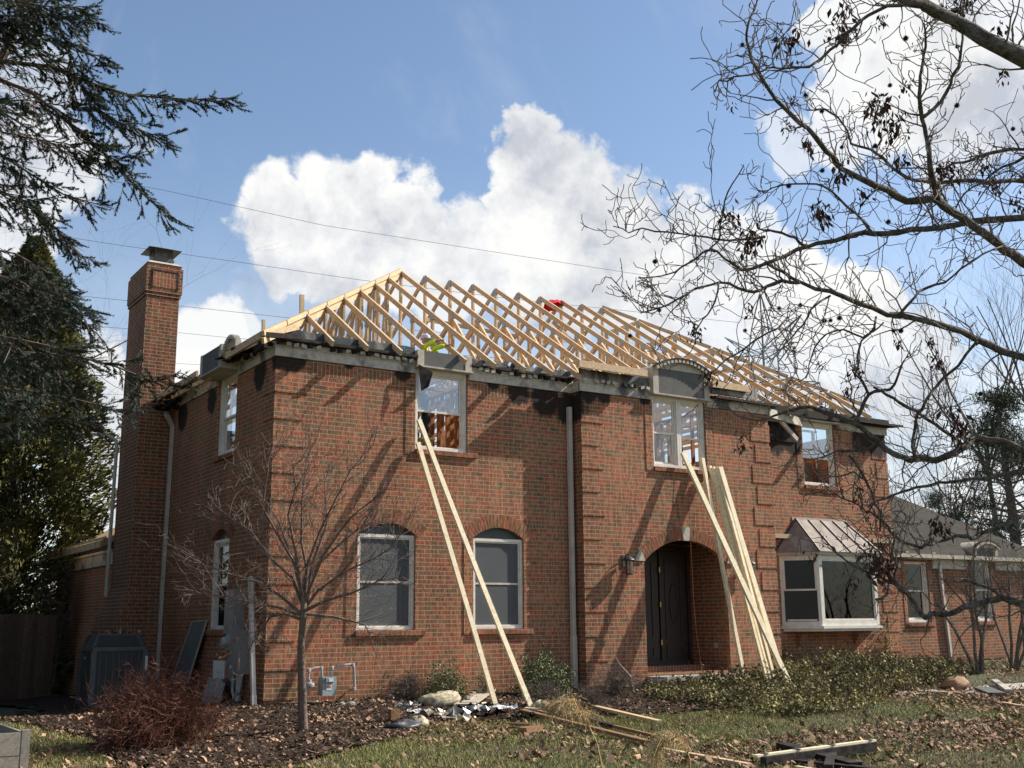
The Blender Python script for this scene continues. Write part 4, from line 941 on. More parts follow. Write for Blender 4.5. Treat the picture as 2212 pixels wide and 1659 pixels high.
# fallen leaves: uneven, thick at the lower right and near the bed
def area_pts(n, x0, x1, y0, y1): 
    X = nr.uniform(x0, x1, n); Y = nr.uniform(y0, y1, n); return X, Y
X, Y = area_pts(240000, -6, 22, -11.0, 1.2)
vis = np.ones(len(X), bool)
D_ = (X-CAM.x)*FW.x+(Y-CAM.y)*FW.y; SX = ((X-CAM.x)*RT.x+(Y-CAM.y)*RT.y)/D_
vis &= (np.abs(SX) < .49) & (D_ > 10) & (D_ < 34)
X, Y, D_ = X[vis], Y[vis], D_[vis]
bed = inP(X, Y, BEDP)
dens = .16+.55*vnoise(X, Y, 1.2, 5)+.3*vnoise(X, Y, 4, 6)+.35*np.clip((X-5)/5, 0, 1)*np.clip((-Y-2.5)/3, 0, 1)
dens = np.where(bed, .36+.22*vnoise(X, Y, 3, 9), dens)
house_in = (X > 0) & (Y > -.02) & (X < 6.4) | (X >= 6.4) & (X < 11.8) & (Y > -.35) | (X >= 11.8) & (X < 16.5) & (Y > .22) | (X > 16.5) & (Y > .98)
k = (nr.random(len(X)) < np.clip(dens, .04, .9)*.70) & ~house_in
LX, LY = X[k], Y[k]; cc_ = nr.choice(len(LX), 420); LX = np.concatenate([LX, np.repeat(LX[cc_], 22)+nr.normal(0, .13, 9240)]); LY = np.concatenate([LY, np.repeat(LY[cc_], 22)+nr.normal(0, .10, 9240)]); kk = ~((LX > -.05) & (LY > -.05) & (LX < 6.5) | (LX > 6.3) & (LX < 11.8) & (LY > -.36) | (LX > 11.8) & (LY > .2)); LX, LY = LX[kk], LY[kk]; LZ = GV(LX, LY)+nr.uniform(.025, .055, len(LX)); P = np.stack([LX, LY, LZ], 1)
A, B = leafquads(P, .058, .55)
sz = (.45+1.2*nr.random(len(P))**2)[:, None]; A = A*sz; B = B*sz*nr.uniform(.5, 1.3, (len(P), 1))
o = quads(P, A, B, 'fallen_leaves', M['litter'], loc=(3, -4, -.3)); tag(o, 'dry brown leaves strewn over the lawn and mulch in front of the brick house', 'leaves', kind='stuff')
print('leaves', len(P))
# grass blades
X, Y = area_pts(430000, -6, 22, -11.0, -.2); D_ = (X-CAM.x)*FW.x+(Y-CAM.y)*FW.y; SX = ((X-CAM.x)*RT.x+(Y-CAM.y)*RT.y)/D_
k = (np.abs(SX) < .49) & (D_ > 10) & (D_ < 30); X, Y = X[k], Y[k]
gd = .95+.5*vnoise(X, Y, 1.1, 21)+.25*vnoise(X, Y, 4, 22)-.5*np.clip((X-6)/6, 0, 1)
k = (nr.random(len(X)) < gd*.8); X, Y = X[k], Y[k]
k = ~inP(X, Y, BEDP); X, Y = X[k], Y[k]
n = len(X); Z = GV(X, Y); h = nr.uniform(.025, .065, n); a = nr.uniform(0, 6.28, n); w_ = .005
p0 = np.stack([X-w_*np.cos(a), Y-w_*np.sin(a), Z], 1); p1 = np.stack([X+w_*np.cos(a), Y+w_*np.sin(a), Z], 1); p2 = np.stack([X+nr.normal(0, .025, n), Y+nr.normal(0, .025, n), Z+h], 1)
o = npmesh('grass', np.stack([p0, p1, p2], 1).reshape(-1, 3), np.arange(3*n).reshape(n, 3), M['grassblade'], loc=(3, -6, -.4)); tag(o, 'short patchy green grass of the front lawn', 'grass', kind='stuff'); print('grass', n)
# mulch chips and twigs
X, Y = area_pts(60000, -5, 20, -7, 1.2); D_ = (X-CAM.x)*FW.x+(Y-CAM.y)*FW.y; SX = ((X-CAM.x)*RT.x+(Y-CAM.y)*RT.y)/D_
k = (np.abs(SX) < .49) & inP(X, Y, BEDP) & (D_ < 27); X, Y = X[k], Y[k]; n = len(X); Z = GV(X, Y)+.03+nr.uniform(0, .03, n)
a = nr.uniform(0, 6.28, n); L = nr.uniform(.02, .05, n)[:, None]; A = np.stack([np.cos(a), np.sin(a), nr.normal(0, .35, n)], 1)*L; B = np.stack([-np.sin(a), np.cos(a), nr.normal(0, .6, n)], 1)*.009
o = quads(np.stack([X, Y, Z], 1), A, B, 'mulch_chips', M['chip'], loc=(2, -2, -.3)); tag(o, 'dark shredded bark mulch lying in the planting bed by the wall', 'mulch', kind='stuff')
# ------------------------------------------------------------------ woody plants
def kink(p, q, n, amp, rr):
    out = [Vector(p)]; d = Vector(q)-Vector(p)
    for i in range(1, n): out.append(Vector(p)+d*(i/n)+Vector((rr.gauss(0, 1), rr.gauss(0, 1), rr.gauss(0, 1)))*amp*d.length)
    out.append(Vector(q)); return out
def twig(mb, p, d, L, r, rr, depth, upb=.15, n=4, kids=3, spread=.9, bend=.25, cnt=None, sides=4, tips=None, rmin=.002):
    pts = [p]; rad = [r]; cur = p.copy(); dd = d.normalized(); seg = max(3, int(n))
    for i in range(seg):
        dd = (dd + Vector((rr.gauss(0, bend), rr.gauss(0, bend), rr.gauss(0, bend)+upb*.5))).normalized()
        cur = cur+dd*(L/seg); pts.append(cur.copy()); rad.append(max(r*(1-.7*(i+1)/seg), rmin))
    mb.tube(pts, rad, sides, cap=False)
    if tips is not None and depth == 0: tips.append((cur.copy(), dd.copy()))
    if depth > 0:
        for k in range(kids):
            i = rr.randint(1, seg); base = pts[i]; dl = (pts[i]-pts[i-1]).normalized()
            s = Vector((rr.gauss(0, 1), rr.gauss(0, 1), rr.gauss(0, 1))); s = (s-dl*s.dot(dl)).normalized()
            twig(mb, base, dl*(1.1-spread*.5)+s*spread, L*rr.uniform(.4, .75), max(rad[i]*.68, rmin), rr, depth-1, upb, n, kids, spread, bend, sides=sides, tips=tips, rmin=rmin)
# ---- sweetgum reaching in from the right
tree = thing('sweetgum_tree', at(2960, 1500, 9.2), 'big bare sweetgum in the right foreground with spiky seed balls hanging from its long limbs', 'tree')
tb = at(2960, 1500, 9.2); tree.location = (tb.x, tb.y, GG(tb.x, tb.y))
TRK = Vector((tb.x, tb.y, 0))
A_ = lambda x, y: (1296+.4141*x, .4141*y)
B_ = lambda x, y: (1296+.4141*x, 486+.4141*y)
C_ = lambda x, y: (1404+.2685*x, 702+.2685*y)
D_c = lambda x, y: (1728+.2187*x, 1026+.2187*y)
LIMBS = [
 (A_, [(2500,470),(2212,300),(2000,200),(1890,130),(1750,60),(1600,10),(1540,-40),(1450,-120)], 6.6, 6.2, 21, 7, 1.0),
 (A_, [(1640,15),(1500,30),(1400,80),(1330,140),(1270,200),(1200,260),(1150,310),(1090,350),(980,355),(900,350),(850,370),(700,400),(620,420),(600,480)], 6.4, 6.6, 5, 1.6, 1.2),
 (A_, [(2420,1500),(2212,1370),(2100,1300),(2050,1250),(1950,1180),(1830,1100),(1770,1050),(1700,1040),(1600,1050),(1500,990),(1400,950),(1300,900),(1230,850),(1180,790),(1120,710),(1040,640),(960,560),(890,480),(840,400),(790,310),(765,210),(770,140),(790,80),(820,0),(830,-60)], 8.6, 7.6, 12.5, 1.6, 1.1),
 (A_, [(1770,1050),(1745,960),(1720,850),(1700,700),(1680,620),(1665,500),(1670,400),(1690,280),(1700,220),(1690,120)], 8.1, 7.8, 8, 2, 1.2),
 (A_, [(1690,610),(1780,530),(1830,440),(1870,350),(1885,250),(1890,150),(1880,60),(1900,-30)], 7.9, 7.5, 5, 2, 1.0),
 (A_, [(2500,930),(2212,945),(2100,945),(1950,940),(1800,950),(1720,950),(1640,940),(1560,900),(1500,850),(1440,800),(1380,770),(1310,750),(1290,680),(1240,610),(1170,570),(1080,575)], 9.6, 8.8, 6.5, 1.8, 1.1),
 (A_, [(2500,1100),(2212,1135),(2000,1150),(1850,1175),(1700,1195),(1550,1215),(1430,1220),(1340,1220),(1230,1255),(1130,1270),(1030,1300),(960,1340),(880,1370),(800,1400),(740,1410),(650,1350),(580,1300),(500,1350),(430,1390),(320,1440),(200,1450)], 9.0, 8.2, 9, 1.5, 1.15),
 (A_, [(1070,1285),(1020,1240),(950,1215),(880,1200),(820,1190)], 8.5, 8.3, 4.5, 2, 1),
 (A_, [(860,1235),(720,1250),(620,1250),(500,1230),(350,1210),(220,1190),(150,1215),(70,1180)], 8.4, 8.0, 3.5, 1.4, 1.2),
 (A_, [(620,1250),(625,1180),(650,1050),(690,960),(730,900),(750,860)], 8.3, 8.2, 2.6, 1.2, .5),
 (A_, [(1430,1220),(1370,1150),(1290,1080),(1200,990),(1130,960),(1000,960),(900,980),(860,1010)], 8.7, 8.3, 4, 1.4, 1.1),
 (B_, [(2500,820),(2212,690),(2100,660),(1950,590),(1800,530),(1650,490),(1500,470),(1350,410),(1200,345),(1050,300),(950,240),(870,200)], 7.8, 7.4, 10, 3.6, .9),
 (B_, [(1040,300),(950,290),(870,320),(800,350),(720,330),(620,300),(500,330),(400,390),(320,430),(250,450),(210,460)], 7.5, 7.2, 5, 1.4, 1.4),
 (B_, [(620,300),(600,400),(560,470),(520,520),(480,560)], 7.3, 7.2, 2.6, 1.2, .9),
 (B_, [(1200,370),(1100,440),(1060,520),(1000,590),(940,660),(870,720)], 7.4, 7.2, 3, 1.2, .8),
 (B_, [(980,480),(880,560),(760,640),(660,700),(600,760),(555,790)], 7.3, 7.2, 2.6, 1.2, .7),
 (B_, [(1440,480),(1430,540),(1380,590),(1270,545),(1180,570),(1120,640),(1090,730),(1075,800)], 7.5, 7.4, 3.5, 1.4, .7),
 (B_, [(1560,470),(1640,380),(1700,330),(1800,300),(1880,230),(2000,150),(2100,110)], 7.6, 7.4, 4, 2, 1.1),
 (C_, [(2100,1090),(2030,1060),(1950,1030),(1850,950),(1750,870),(1640,790),(1500,730),(1400,700),(1300,660),(1200,665),(1130,685),(1000,730),(880,770),(700,730),(520,620)], 8.0, 8.2, 8.5, 1.2, .4),
 (C_, [(1640,790),(1700,680),(1760,560),(1700,440),(1650,400),(1670,250),(1700,130),(1800,50),(1880,-20)], 8.1, 8.0, 4.8, 1.8, .7),
 (C_, [(1760,560),(1850,530),(1930,520),(1980,450),(2020,330),(2040,290)], 8.1, 7.9, 5, 2, .7),
 (C_, [(1800,500),(1900,560),(2000,620),(2140,690),(2300,800),(2440,900),(2520,990)], 8.1, 8.0, 3.5, 4.5, .7),
 (C_, [(2130,1060),(2110,980),(2130,850),(2150,720),(2212,620),(2300,500),(2480,330),(2629,134)], 8.1, 7.8, 4.5, 3.6, .6),
 (C_, [(1750,870),(1840,970),(1680,1010),(1500,1010),(1400,1060),(1230,1080)], 8.1, 8.4, 4, 1.3, .6),
 (C_, [(1600,1050),(1680,1150),(1750,1280),(1800,1420),(1860,1500),(1850,1659)], 8.2, 8.2, 4, 2.4, .6),
 (C_, [(1730,1240),(1640,1180),(1500,1220),(1310,1210)], 8.2, 8.4, 3, 1.3, .4),
 (D_c, [(2600,-60),(2212,-20),(1960,10),(1750,30),(1600,55),(1450,75),(1300,100),(1150,120),(1000,170),(850,230),(730,270),(680,310)], 8.8, 8.2, 5.5, 2.2, .5),
 (D_c, [(2600,1290),(2212,1300),(2000,1215),(1850,1240),(1700,1290),(1560,1340),(1400,1380),(1290,1370),(1240,1410),(1190,1370),(1140,1270),(1080,1200),(1000,1130),(930,1070),(830,1030),(720,980),(600,930),(500,880),(400,800),(340,720),(250,680)], 8.2, 7.6, 9, 1.5, .8),
 (D_c, [(2500,1310),(2080,1260),(1980,1180),(1900,1130),(1750,1080),(1620,1040),(1520,1045)], 8.1, 7.9, 6, 3, .9),
 (D_c, [(2600,310),(2212,390),(2100,460),(1950,520),(1800,570),(1750,610),(1650,600),(1550,600),(1400,650),(1300,690),(1200,720),(1100,690),(1000,650),(930,600),(880,520),(800,450),(700,370),(600,310),(480,250),(350,190),(200,170),(50,190)], 8.8, 8.0, 6.5, 1.2, .8),
 (D_c, [(925,560),(920,700),(900,850),(880,1000),(860,1180),(750,1230)], 8.2, 8.1, 2.6, 3, .6),
 (D_c, [(940,1070),(960,900),(920,800),(850,760),(780,700),(740,560),(735,330)], 7.9, 7.9, 3, .7, .8),
 (A_, [(2400,560),(2212,780),(2080,790),(1950,830),(1850,850),(1780,900)], 9.3, 9, 5, 2.5, 1.0),
 (A_, [(2350,700),(2212,820),(2100,870),(2000,950),(1900,1010),(1850,1100)], 9.3, 9, 4, 2, 1.0),
]
V_ = lambda x, y: (x, y)
LIMBS += [(V_, [(2373,983),(2212,975),(2166,954),(2104,944),(2083,966),(2062,979),(2021,995),(1968,992)], 8.0, 8.02, 9.5, 8.3, .7)]
rr = random.Random(42); lm = MB(); tw = MB(); tips = []
for fn, pl, d0, d1, r0, r1, dens in LIMBS:
    n = len(pl); pts = []; rad = []
    for i, q in enumerate(pl):
        f = i/(n-1); D = d0+(d1-d0)*f+.12*math.sin(i*1.7+r0); u, v = fn(*q); r_ = (r0*(1-f)+r1*f)*D/F*(1.0 if r0 > 18 else .86)
        P = at(u, v, D)
        if pts:
            a = pts[-1]; mid = (a+P)/2+Vector((rr.gauss(0, 1), rr.gauss(0, 1), rr.gauss(0, 1)))*(P-a).length*.035; pts.append(mid); rad.append((rad[-1]+r_)/2*rr.uniform(.92, 1.1))
        pts.append(P); rad.append(r_*rr.uniform(.93, 1.1))
    if fn(*pl[0])[0] > 2250:                                   # carry the limb on to the trunk
        e = TRK.copy(); e.z = pts[0].z-.4; pts.insert(0, e); rad.insert(0, rad[0]*1.2)
    lm.tube(pts, rad, 8 if r0 > 6 else 6)
    L = 0; i0 = 1
    for i in range(1, len(pts)):
        seg = (pts[i]-pts[i-1]).length; steps = seg*dens*(5.2 if r0 < 9 else 3.6)
        steps *= 2.2; k = int(steps)+(rr.random() < steps % 1)
        for _ in range(k):
            t = rr.random(); p = pts[i-1].lerp(pts[i], t); dl = (pts[i]-pts[i-1]).normalized()
            s = RT*rr.gauss(0, 1)+UP*rr.gauss(.35, 1)+FW*rr.gauss(0, .6); s = s-dl*s.dot(dl)
            if s.length < .1: continue
            s.normalize(); rb = min(rad[i]*.55, .0078)
            twig(tw, p, dl*.65+s*.8, rr.uniform(.14, .62)*(1-.45*i/len(pts)), max(rb*.9, .0042), rr, rr.choice((1, 2, 2)), upb=.12, n=6, kids=2, spread=.85, bend=.3, tips=tips, rmin=.0027)
lm.build('limb', M['bark'], tree, smooth=True); tw.build('twigs', M['twig'], tree)
mb = MB(); g0 = GG(tb.x, tb.y)
mb.tube([(tb.x, tb.y, g0-.1), (tb.x, tb.y, g0+.4), (tb.x+.05, tb.y, 2.5), (tb.x, tb.y+.05, 5), (tb.x+.1, tb.y, 8.5), (tb.x, tb.y, 13)], [.42, .30, .26, .22, .15, .04], 14)
mb.build('trunk', M['bark'], tree, smooth=True)
# seed balls
BALLS = [(A_(743,233)),(A_(917,206)),(A_(1072,496)),(A_(1158,580)),(A_(1262,768)),(A_(1862,550)),(A_(1436,762)),(A_(2155,672)),(A_(1505,1157)),(A_(288,1364)),(A_(1865,243)),(A_(1595,200)),(A_(1513,445)),(A_(985,970)),
 B_(310,445),B_(935,435),B_(1045,418),B_(757,551),B_(158,578),B_(1170,500),B_(1203,498),B_(1250,485),B_(1532,552),B_(1570,552),B_(1985,880),A_(1160,890)]
sb = MB(); c0 = Vector((0, 0, 0)); r_ = .014
sb.lathe((0, 0, 0), [(.001, -r_), (r_*.7, -r_*.7), (r_, 0), (r_*.7, r_*.7), (.001, r_)], 8)
for k in range(46):
    z = 1-2*(k+.5)/46; a = k*2.4; d = Vector((math.sqrt(1-z*z)*math.cos(a), math.sqrt(1-z*z)*math.sin(a), z)); s = d.orthogonal().normalized()*.0028; t_ = d.cross(s)
    sb.add([d*r_*.8+s, d*r_*.8-s*.5+t_, d*r_*.8-s*.5-t_, d*(r_+.010)], [(0,1,3), (1,2,3), (2,0,3)])
sb.tube([(0, 0, r_), (.004, 0, .05), (0, .003, .09)], .0012, 4)
proto = None
for k, (u, v) in enumerate(BALLS):
    p = at(u, v, 7.6)
    if proto is None: proto = sb.build('seed_ball', M['ball'], None); proto.parent = tree; o = proto
    else: o = proto.copy(); COL.objects.link(o); o.parent = tree
    o.location = p-tree.location; s = rr.uniform(.75, 1.1); o.scale = (s*1.05, s*1.05, s)
# clusters of dead leaves hanging in the twigs
CLU = [(A_(1260,70),1.1,20),(A_(1275,170),1.2,26),(A_(1000,215),1.2,26),(A_(940,125),.5,8),(A_(1470,110),.8,14),(A_(1450,545),1.5,44),(A_(1530,640),1.3,28),(A_(1590,440),.8,14),(A_(1640,250),.5,8),(A_(1085,750),1.0,18),(A_(1000,520),.6,10),(A_(975,660),.7,12),(A_(1560,830),.9,16),
 (A_(1250,900),1.1,20),(A_(1810,880),1.2,24),(A_(2000,870),.8,12),(A_(1150,1115),1.2,24),(A_(680,1120),1.0,18),(A_(790,1240),1.3,30),(A_(1370,1010),1.0,14),(A_(1880,20),1.4,26),(A_(2100,150),1,14),(A_(2100,400),.8,12),(A_(700,390),.4,6),(A_(700,570),.5,8),(A_(1190,180),.6,8),(A_(2180,1060),1,16),(A_(2050,960),.9,14),(A_(880,450),.5,9),
 (B_(500,545),.9,18),(B_(795,435),.7,12),(B_(1550,610),.7,12),(B_(1735,620),.8,14),(B_(1745,700),.9,16),(B_(1330,750),.8,14),(B_(1290,860),.8,12),(B_(1180,740),.4,5),(B_(565,800),.9,20),(B_(750,1090),.5,10),(B_(745,1160),.7,14),(B_(1870,1050),1.3,30),(B_(1740,440),.4,4),(B_(1345,895),.4,4),
 (D_c(770,850),1.6,46),(D_c(860,880),1.0,18),(D_c(530,1050),.7,10),(D_c(140,810),.7,10),(D_c(220,650),.5,6),(D_c(1380,500),1.0,24),(D_c(580,180),.9,12),(D_c(410,130),.5,8),(D_c(660,410),.5,7),(D_c(2060,660),.6,7),(D_c(600,790),.6,8)]
dl = MB()
for (uv, s, n) in CLU:
    c = at(uv[0], uv[1], 7.7)
    for k in range(int(n*2.2)):
        p = c+RT*rr.gauss(0, .030*s)+FW*rr.gauss(0, .05*s)+Vector((0, 0, rr.gauss(0, .042*s)))
        L = rr.uniform(.03, .07)*min(s, 1.2); w_ = L*rr.uniform(.1, .26); dn = Vector((rr.gauss(0, .5), rr.gauss(0, .5), -1)).normalized(); sd = dn.orthogonal().normalized(); sd = (sd*math.cos(k)+dn.cross(sd)*math.sin(k)); nm = dn.cross(sd)*w_*.5
        dl.add([p, p+dn*L*.45+sd*w_, p+dn*L+nm, p+dn*L*.5-sd*w_, p+dn*L*.5+nm*.8], [(0,1,4), (1,2,4), (2,3,4), (3,0,4)])
dl.build('dead_leaves', M['deadleaf'], tree)
print('twig verts', len(tw.v), len(lm.v))
# ---- young bare tree on the mulch
base = gp(655, 1583); yt = thing('young_bare_tree', base, 'slender young bare tree with a fine twiggy crown standing in the mulch bed', 'tree')
tr = MB(); Dy = (base-CAM).dot(FW); y_ = lambda u, v, dd=0: at(u, v, Dy+dd)
tr.tube([base+Vector((0, 0, -.1)), base+Vector((0, 0, .05)), y_(652, 1480), y_(650, 1400), y_(655, 1330), y_(657, 1290)], [.09, .068, .056, .05, .047, .045], 10)
br = MB(); rr = random.Random(9)
MAIN = [((657,1300),[(640,1230),(618,1180),(600,1120),(560,1060),(530,1000)],.5),((657,1300),[(668,1220),(690,1150),(720,1080),(760,1020),(800,960)],-.3),((655,1310),[(660,1240),(655,1170),(650,1080),(660,1000),(668,960)],.1),((655,1320),[(690,1280),(740,1240),(800,1210),(850,1175),(880,1130)],.3),
 ((655,1330),[(610,1290),(560,1260),(500,1235),(440,1215),(400,1180)],-.2),((655,1310),[(630,1250),(580,1200),(540,1150),(500,1120),(470,1100)],.6),((657,1320),[(700,1290),(760,1280),(820,1260),(870,1240)],-.6),((655,1340),[(620,1320),(590,1330),(560,1370),(540,1400)],.2),((657,1310),[(690,1220),(740,1170),(790,1130),(840,1110)],.7),
 ((655,1300),[(640,1220),(600,1160),(570,1090),(580,1020),(590,980)],-.7),((657,1300),[(680,1210),(710,1130),(700,1050),(720,990)],.9),((655,1330),[(600,1310),(540,1300),(480,1290),(440,1280)],.5),((657,1325),[(720,1330),(780,1350),(800,1380)],.4),((655,1290),[(640,1200),(620,1110),(640,1050),(630,990)],-.9),((657,1300),[(700,1200),(760,1120),(830,1060)],-.8)]
for st, pl, dd in MAIN:
    pts = [y_(*st)]; n = len(pl)
    for i, q in enumerate(pl): pts.append(y_(q[0], q[1], dd*(i+1)/n)+Vector((rr.gauss(0, .02), rr.gauss(0, .02), rr.gauss(0, .02))))
    rad = [max(.026*(1-i/len(pts))**1.2, .004) for i in range(len(pts))]; br.tube(pts, rad, 6)
    for i in range(1, len(pts)):
        for _ in range(7 if i > 1 else 3):
            t = rr.random(); p = pts[i-1].lerp(pts[i], t); dl_ = (pts[i]-pts[i-1]).normalized(); s = Vector((rr.gauss(0, 1), rr.gauss(0, 1), rr.gauss(.1, .7)))
            twig(br, p, dl_*.9+s.normalized()*.8, rr.uniform(.25, .62), .0062, rr, 2, upb=.10, n=4, kids=2, spread=.75, bend=.2, rmin=.0024)
tr.build('trunk', M['barkpale'], yt, smooth=True); br.build('branches', M['barkpale'], yt)
# ---- generic bare tree
def bare(base, H_, r, seed, name, label, cat='tree', group=None, mt='twig', depth=4, kids=4, spread=.7, upb=.25):
    rr = random.Random(seed); t = thing(name, base, label, cat, group); mb = MB(); tw = MB()
    b = Vector(base); top = b+Vector((rr.uniform(-.05, .05)*H_, rr.uniform(-.05, .05)*H_, H_*.55))
    mb.tube(kink(b, top, 5, .01, rr), [r, r*.85, r*.75, r*.65, r*.5, r*.4], 8)
    for k in range(9):
        f = rr.uniform(.35, 1); p = b.lerp(top, f); a = k*2.4; d = Vector((math.cos(a)*.6, math.sin(a)*.6, .9))
        twig(tw, p, d, H_*rr.uniform(.28, .5), r*.35, rr, depth-1, upb=upb, n=5, kids=kids, spread=spread, bend=.13, sides=3)
    mb.build('trunk', M['bark'], t, smooth=True); tw.build('branches', M[mt], t); return t
# ---- conifers
def shoots(pts_dirs, L, nl, name, mt, parent, wid=.0022, ang=.9):
    n = len(pts_dirs); P = np.array([p for p, d in pts_dirs]); Dn = np.array([d for p, d in pts_dirs]); Dn /= np.linalg.norm(Dn, axis=1)[:, None]
    per = 44; f = nr.random((n, per, 1)); B0 = P[:, None]+Dn[:, None]*L*f
    r = nr.normal(size=(n, per, 3)); r -= Dn[:, None]*np.sum(r*Dn[:, None], 2, keepdims=True); r /= np.linalg.norm(r, axis=2, keepdims=True)
    nd = r*ang+Dn[:, None]*.6; nd /= np.linalg.norm(nd, axis=2, keepdims=True); tip = B0+nd*nl*nr.uniform(.7, 1.1, (n, per, 1))
    sd = np.cross(nd, Dn[:, None]); sd /= np.linalg.norm(sd, axis=2, keepdims=True)+1e-9
    V = np.stack([B0-sd*wid, B0+sd*wid, tip], 2).reshape(-1, 3)
    return npmesh(name, V, np.arange(len(V)).reshape(-1, 3), M[mt], parent)
sp_b = at(-330, 1500, 10.0); spt = thing('spruce_tree', (sp_b.x, sp_b.y, GG(sp_b.x, sp_b.y)), 'blue spruce at the upper left reaching drooping needled branches over the yard', 'tree')
mb = MB(); mb.tube([(sp_b.x, sp_b.y, GG(sp_b.x, sp_b.y)-.1), (sp_b.x, sp_b.y, 3), (sp_b.x, sp_b.y, 8), (sp_b.x, sp_b.y, 13)], [.25, .2, .12, .03], 10)
E_ = lambda x, y: (x*.5534, y*.5534)
SB = [([(-420,900),(-200,520),(-60,330),(0,240),(45,150),(80,40),(100,-60)],8.6,26,16,(.4,1.)),([(-420,200),(-100,220),(0,240),(200,260),(340,320),(500,370),(620,380),(720,390),(900,382)],8.5,13,2,(.25,1.)),
 ([(-420,230),(-100,280),(0,310),(120,360),(200,420),(300,510),(400,590),(480,670),(560,760),(640,830)],8.6,11,1.8,(.45,1.)),
 ([(-420,640),(-100,700),(100,790),(230,900),(330,1010)],9.1,6,1.4,(.3,.9)),([(-420,1100),(-100,1130),(60,1180),(200,1210),(330,1240)],8.6,6,1.4,(.1,1.)),([(-420,1300),(-60,1300),(100,1330),(240,1360),(330,1340)],8.2,6,1.4,(.1,1.)),([(-420,-120),(-60,-30),(150,20),(340,40)],8.1,6,1.4,(.1,1.)),([(-420,560),(-100,570),(0,600),(120,680),(250,760),(390,800)],8.7,9,1.8,(.2,1.)),
 ([(-420,1330),(-100,1350),(0,1370),(300,1390),(450,1430),(600,1490),(710,1455)],8.4,9,1.8,(.2,1.)),
 ([(-420,1250),(-100,1240),(0,1230),(250,1220),(380,1300)],8.8,7,1.6,(.15,1.)),
 ([(-420,1500),(-50,1510),(150,1530),(300,1560),(470,1600)],8.6,6,1.5,(.1,1.)),
 ([(-420,-60),(-100,20),(0,60),(200,70),(370,60)],8.3,7,1.6,(.1,1.)),([(-420,40),(-100,80),(100,100),(300,200),(420,225)],8.4,7,1.6,(.1,1.)),
 ([(-420,300),(-80,380),(60,470),(200,560),(330,640),(400,560)],8.9,6,1.4,(.2,1.)),([(-420,350),(-100,400),(100,390),(300,420),(500,455)],8.7,6,1.4,(.2,1.)),
 ([(-420,1450),(-60,1580),(80,1560),(120,1620)],7.9,7,1.6,(.1,1.)),([(-420,700),(-60,740),(60,770),(180,860),(260,930)],8.9,6,1.4,(.1,1.)),
 ([(-420,480),(-60,500),(120,540),(260,560),(400,640),(545,590)],8.8,5,1.2,(.5,1.)),([(-420,1600),(-60,1660),(100,1650),(260,1640),(400,1660)],8.5,6,1.4,(.1,1.)),([(-420,950),(-100,960),(60,990),(180,1060),(260,1130)],9.3,6,1.4,(.1,1.)),([(-420,1180),(-60,1150),(120,1120),(230,1150),(340,1210)],9.0,6,1.4,(.1,1.)),([(-420,1400),(-60,1430),(100,1440),(230,1480),(330,1500)],9.0,6,1.4,(.1,1.)),([(-420,1040),(-60,1060),(80,1100),(190,1170),(280,1180)],8.7,6,1.4,(.1,1.)),([(-420,-200),(-100,-100),(60,-40),(200,-30)],8.4,7,1.6,(0,1.)),
 ([(-420,160),(-100,150),(100,170),(250,260),(420,460),(640,540)],8.5,5,1.2,(.55,.98)),([(-420,0),(-100,-10),(150,30),(300,120)],8.2,6,1.3,(0,1.))]
rr = random.Random(17); bm_ = MB(); sh = []
for pl, D, r0, r1, (f0, f1) in SB:
    pts = [at(*E_(*q), D+.05*i) for i, q in enumerate(pl)]; n = len(pts); rad = [(r0+(r1-r0)*i/(n-1))*D/F*.5 for i in range(n)]; bm_.tube(pts, rad, 6)
    pts[0:0] = []
    tot = n-1
    for i in range(1, n):
        seg = (pts[i]-pts[i-1]); k = int(seg.length*30)
        for j in range(k):
            t = (j+rr.random())/k; f = (i-1+t)/tot
            p = pts[i-1]+seg*t; dl_ = seg.normalized(); s = Vector((rr.gauss(0, .6), rr.gauss(0, .6), rr.gauss(-.5, .7)))+RT*rr.gauss(.3, .4)
            L = rr.uniform(.12, .46)*(1.15-.75*f); d = (dl_*.8+s*.75).normalized(); e = p+d*L+Vector((0, 0, -.08*L)); bm_.tube([p, p+d*L*.5, e], [.005, .0036, .0022], 3, cap=False)
            green = f > f0+rr.gauss(0, .06) and rr.random() < .9
            for q_ in range(int(L/.045)+1):
                g = min(1, (q_+.6)/(L/.045)); c = p.lerp(e, g); s2 = (d*.9+Vector((rr.gauss(0, .55), rr.gauss(0, .55), rr.gauss(-.15, .45)))).normalized(); l2 = rr.uniform(.05, .12)*(1.2-.5*g)
                bm_.tube([c, c+s2*l2], [.0026, .0016], 3, cap=False)
                if green: sh.append((tuple(c), tuple(s2)))
            if green: sh.append((tuple(e-d*.05), tuple(d)))
mb.build('trunk', M['bark'], spt); bm_.build('branches', M['twig'], spt); shoots(sh, .09, .024, 'needles', 'spruceneedle', spt, wid=.0046); print('shoots', len(sh))
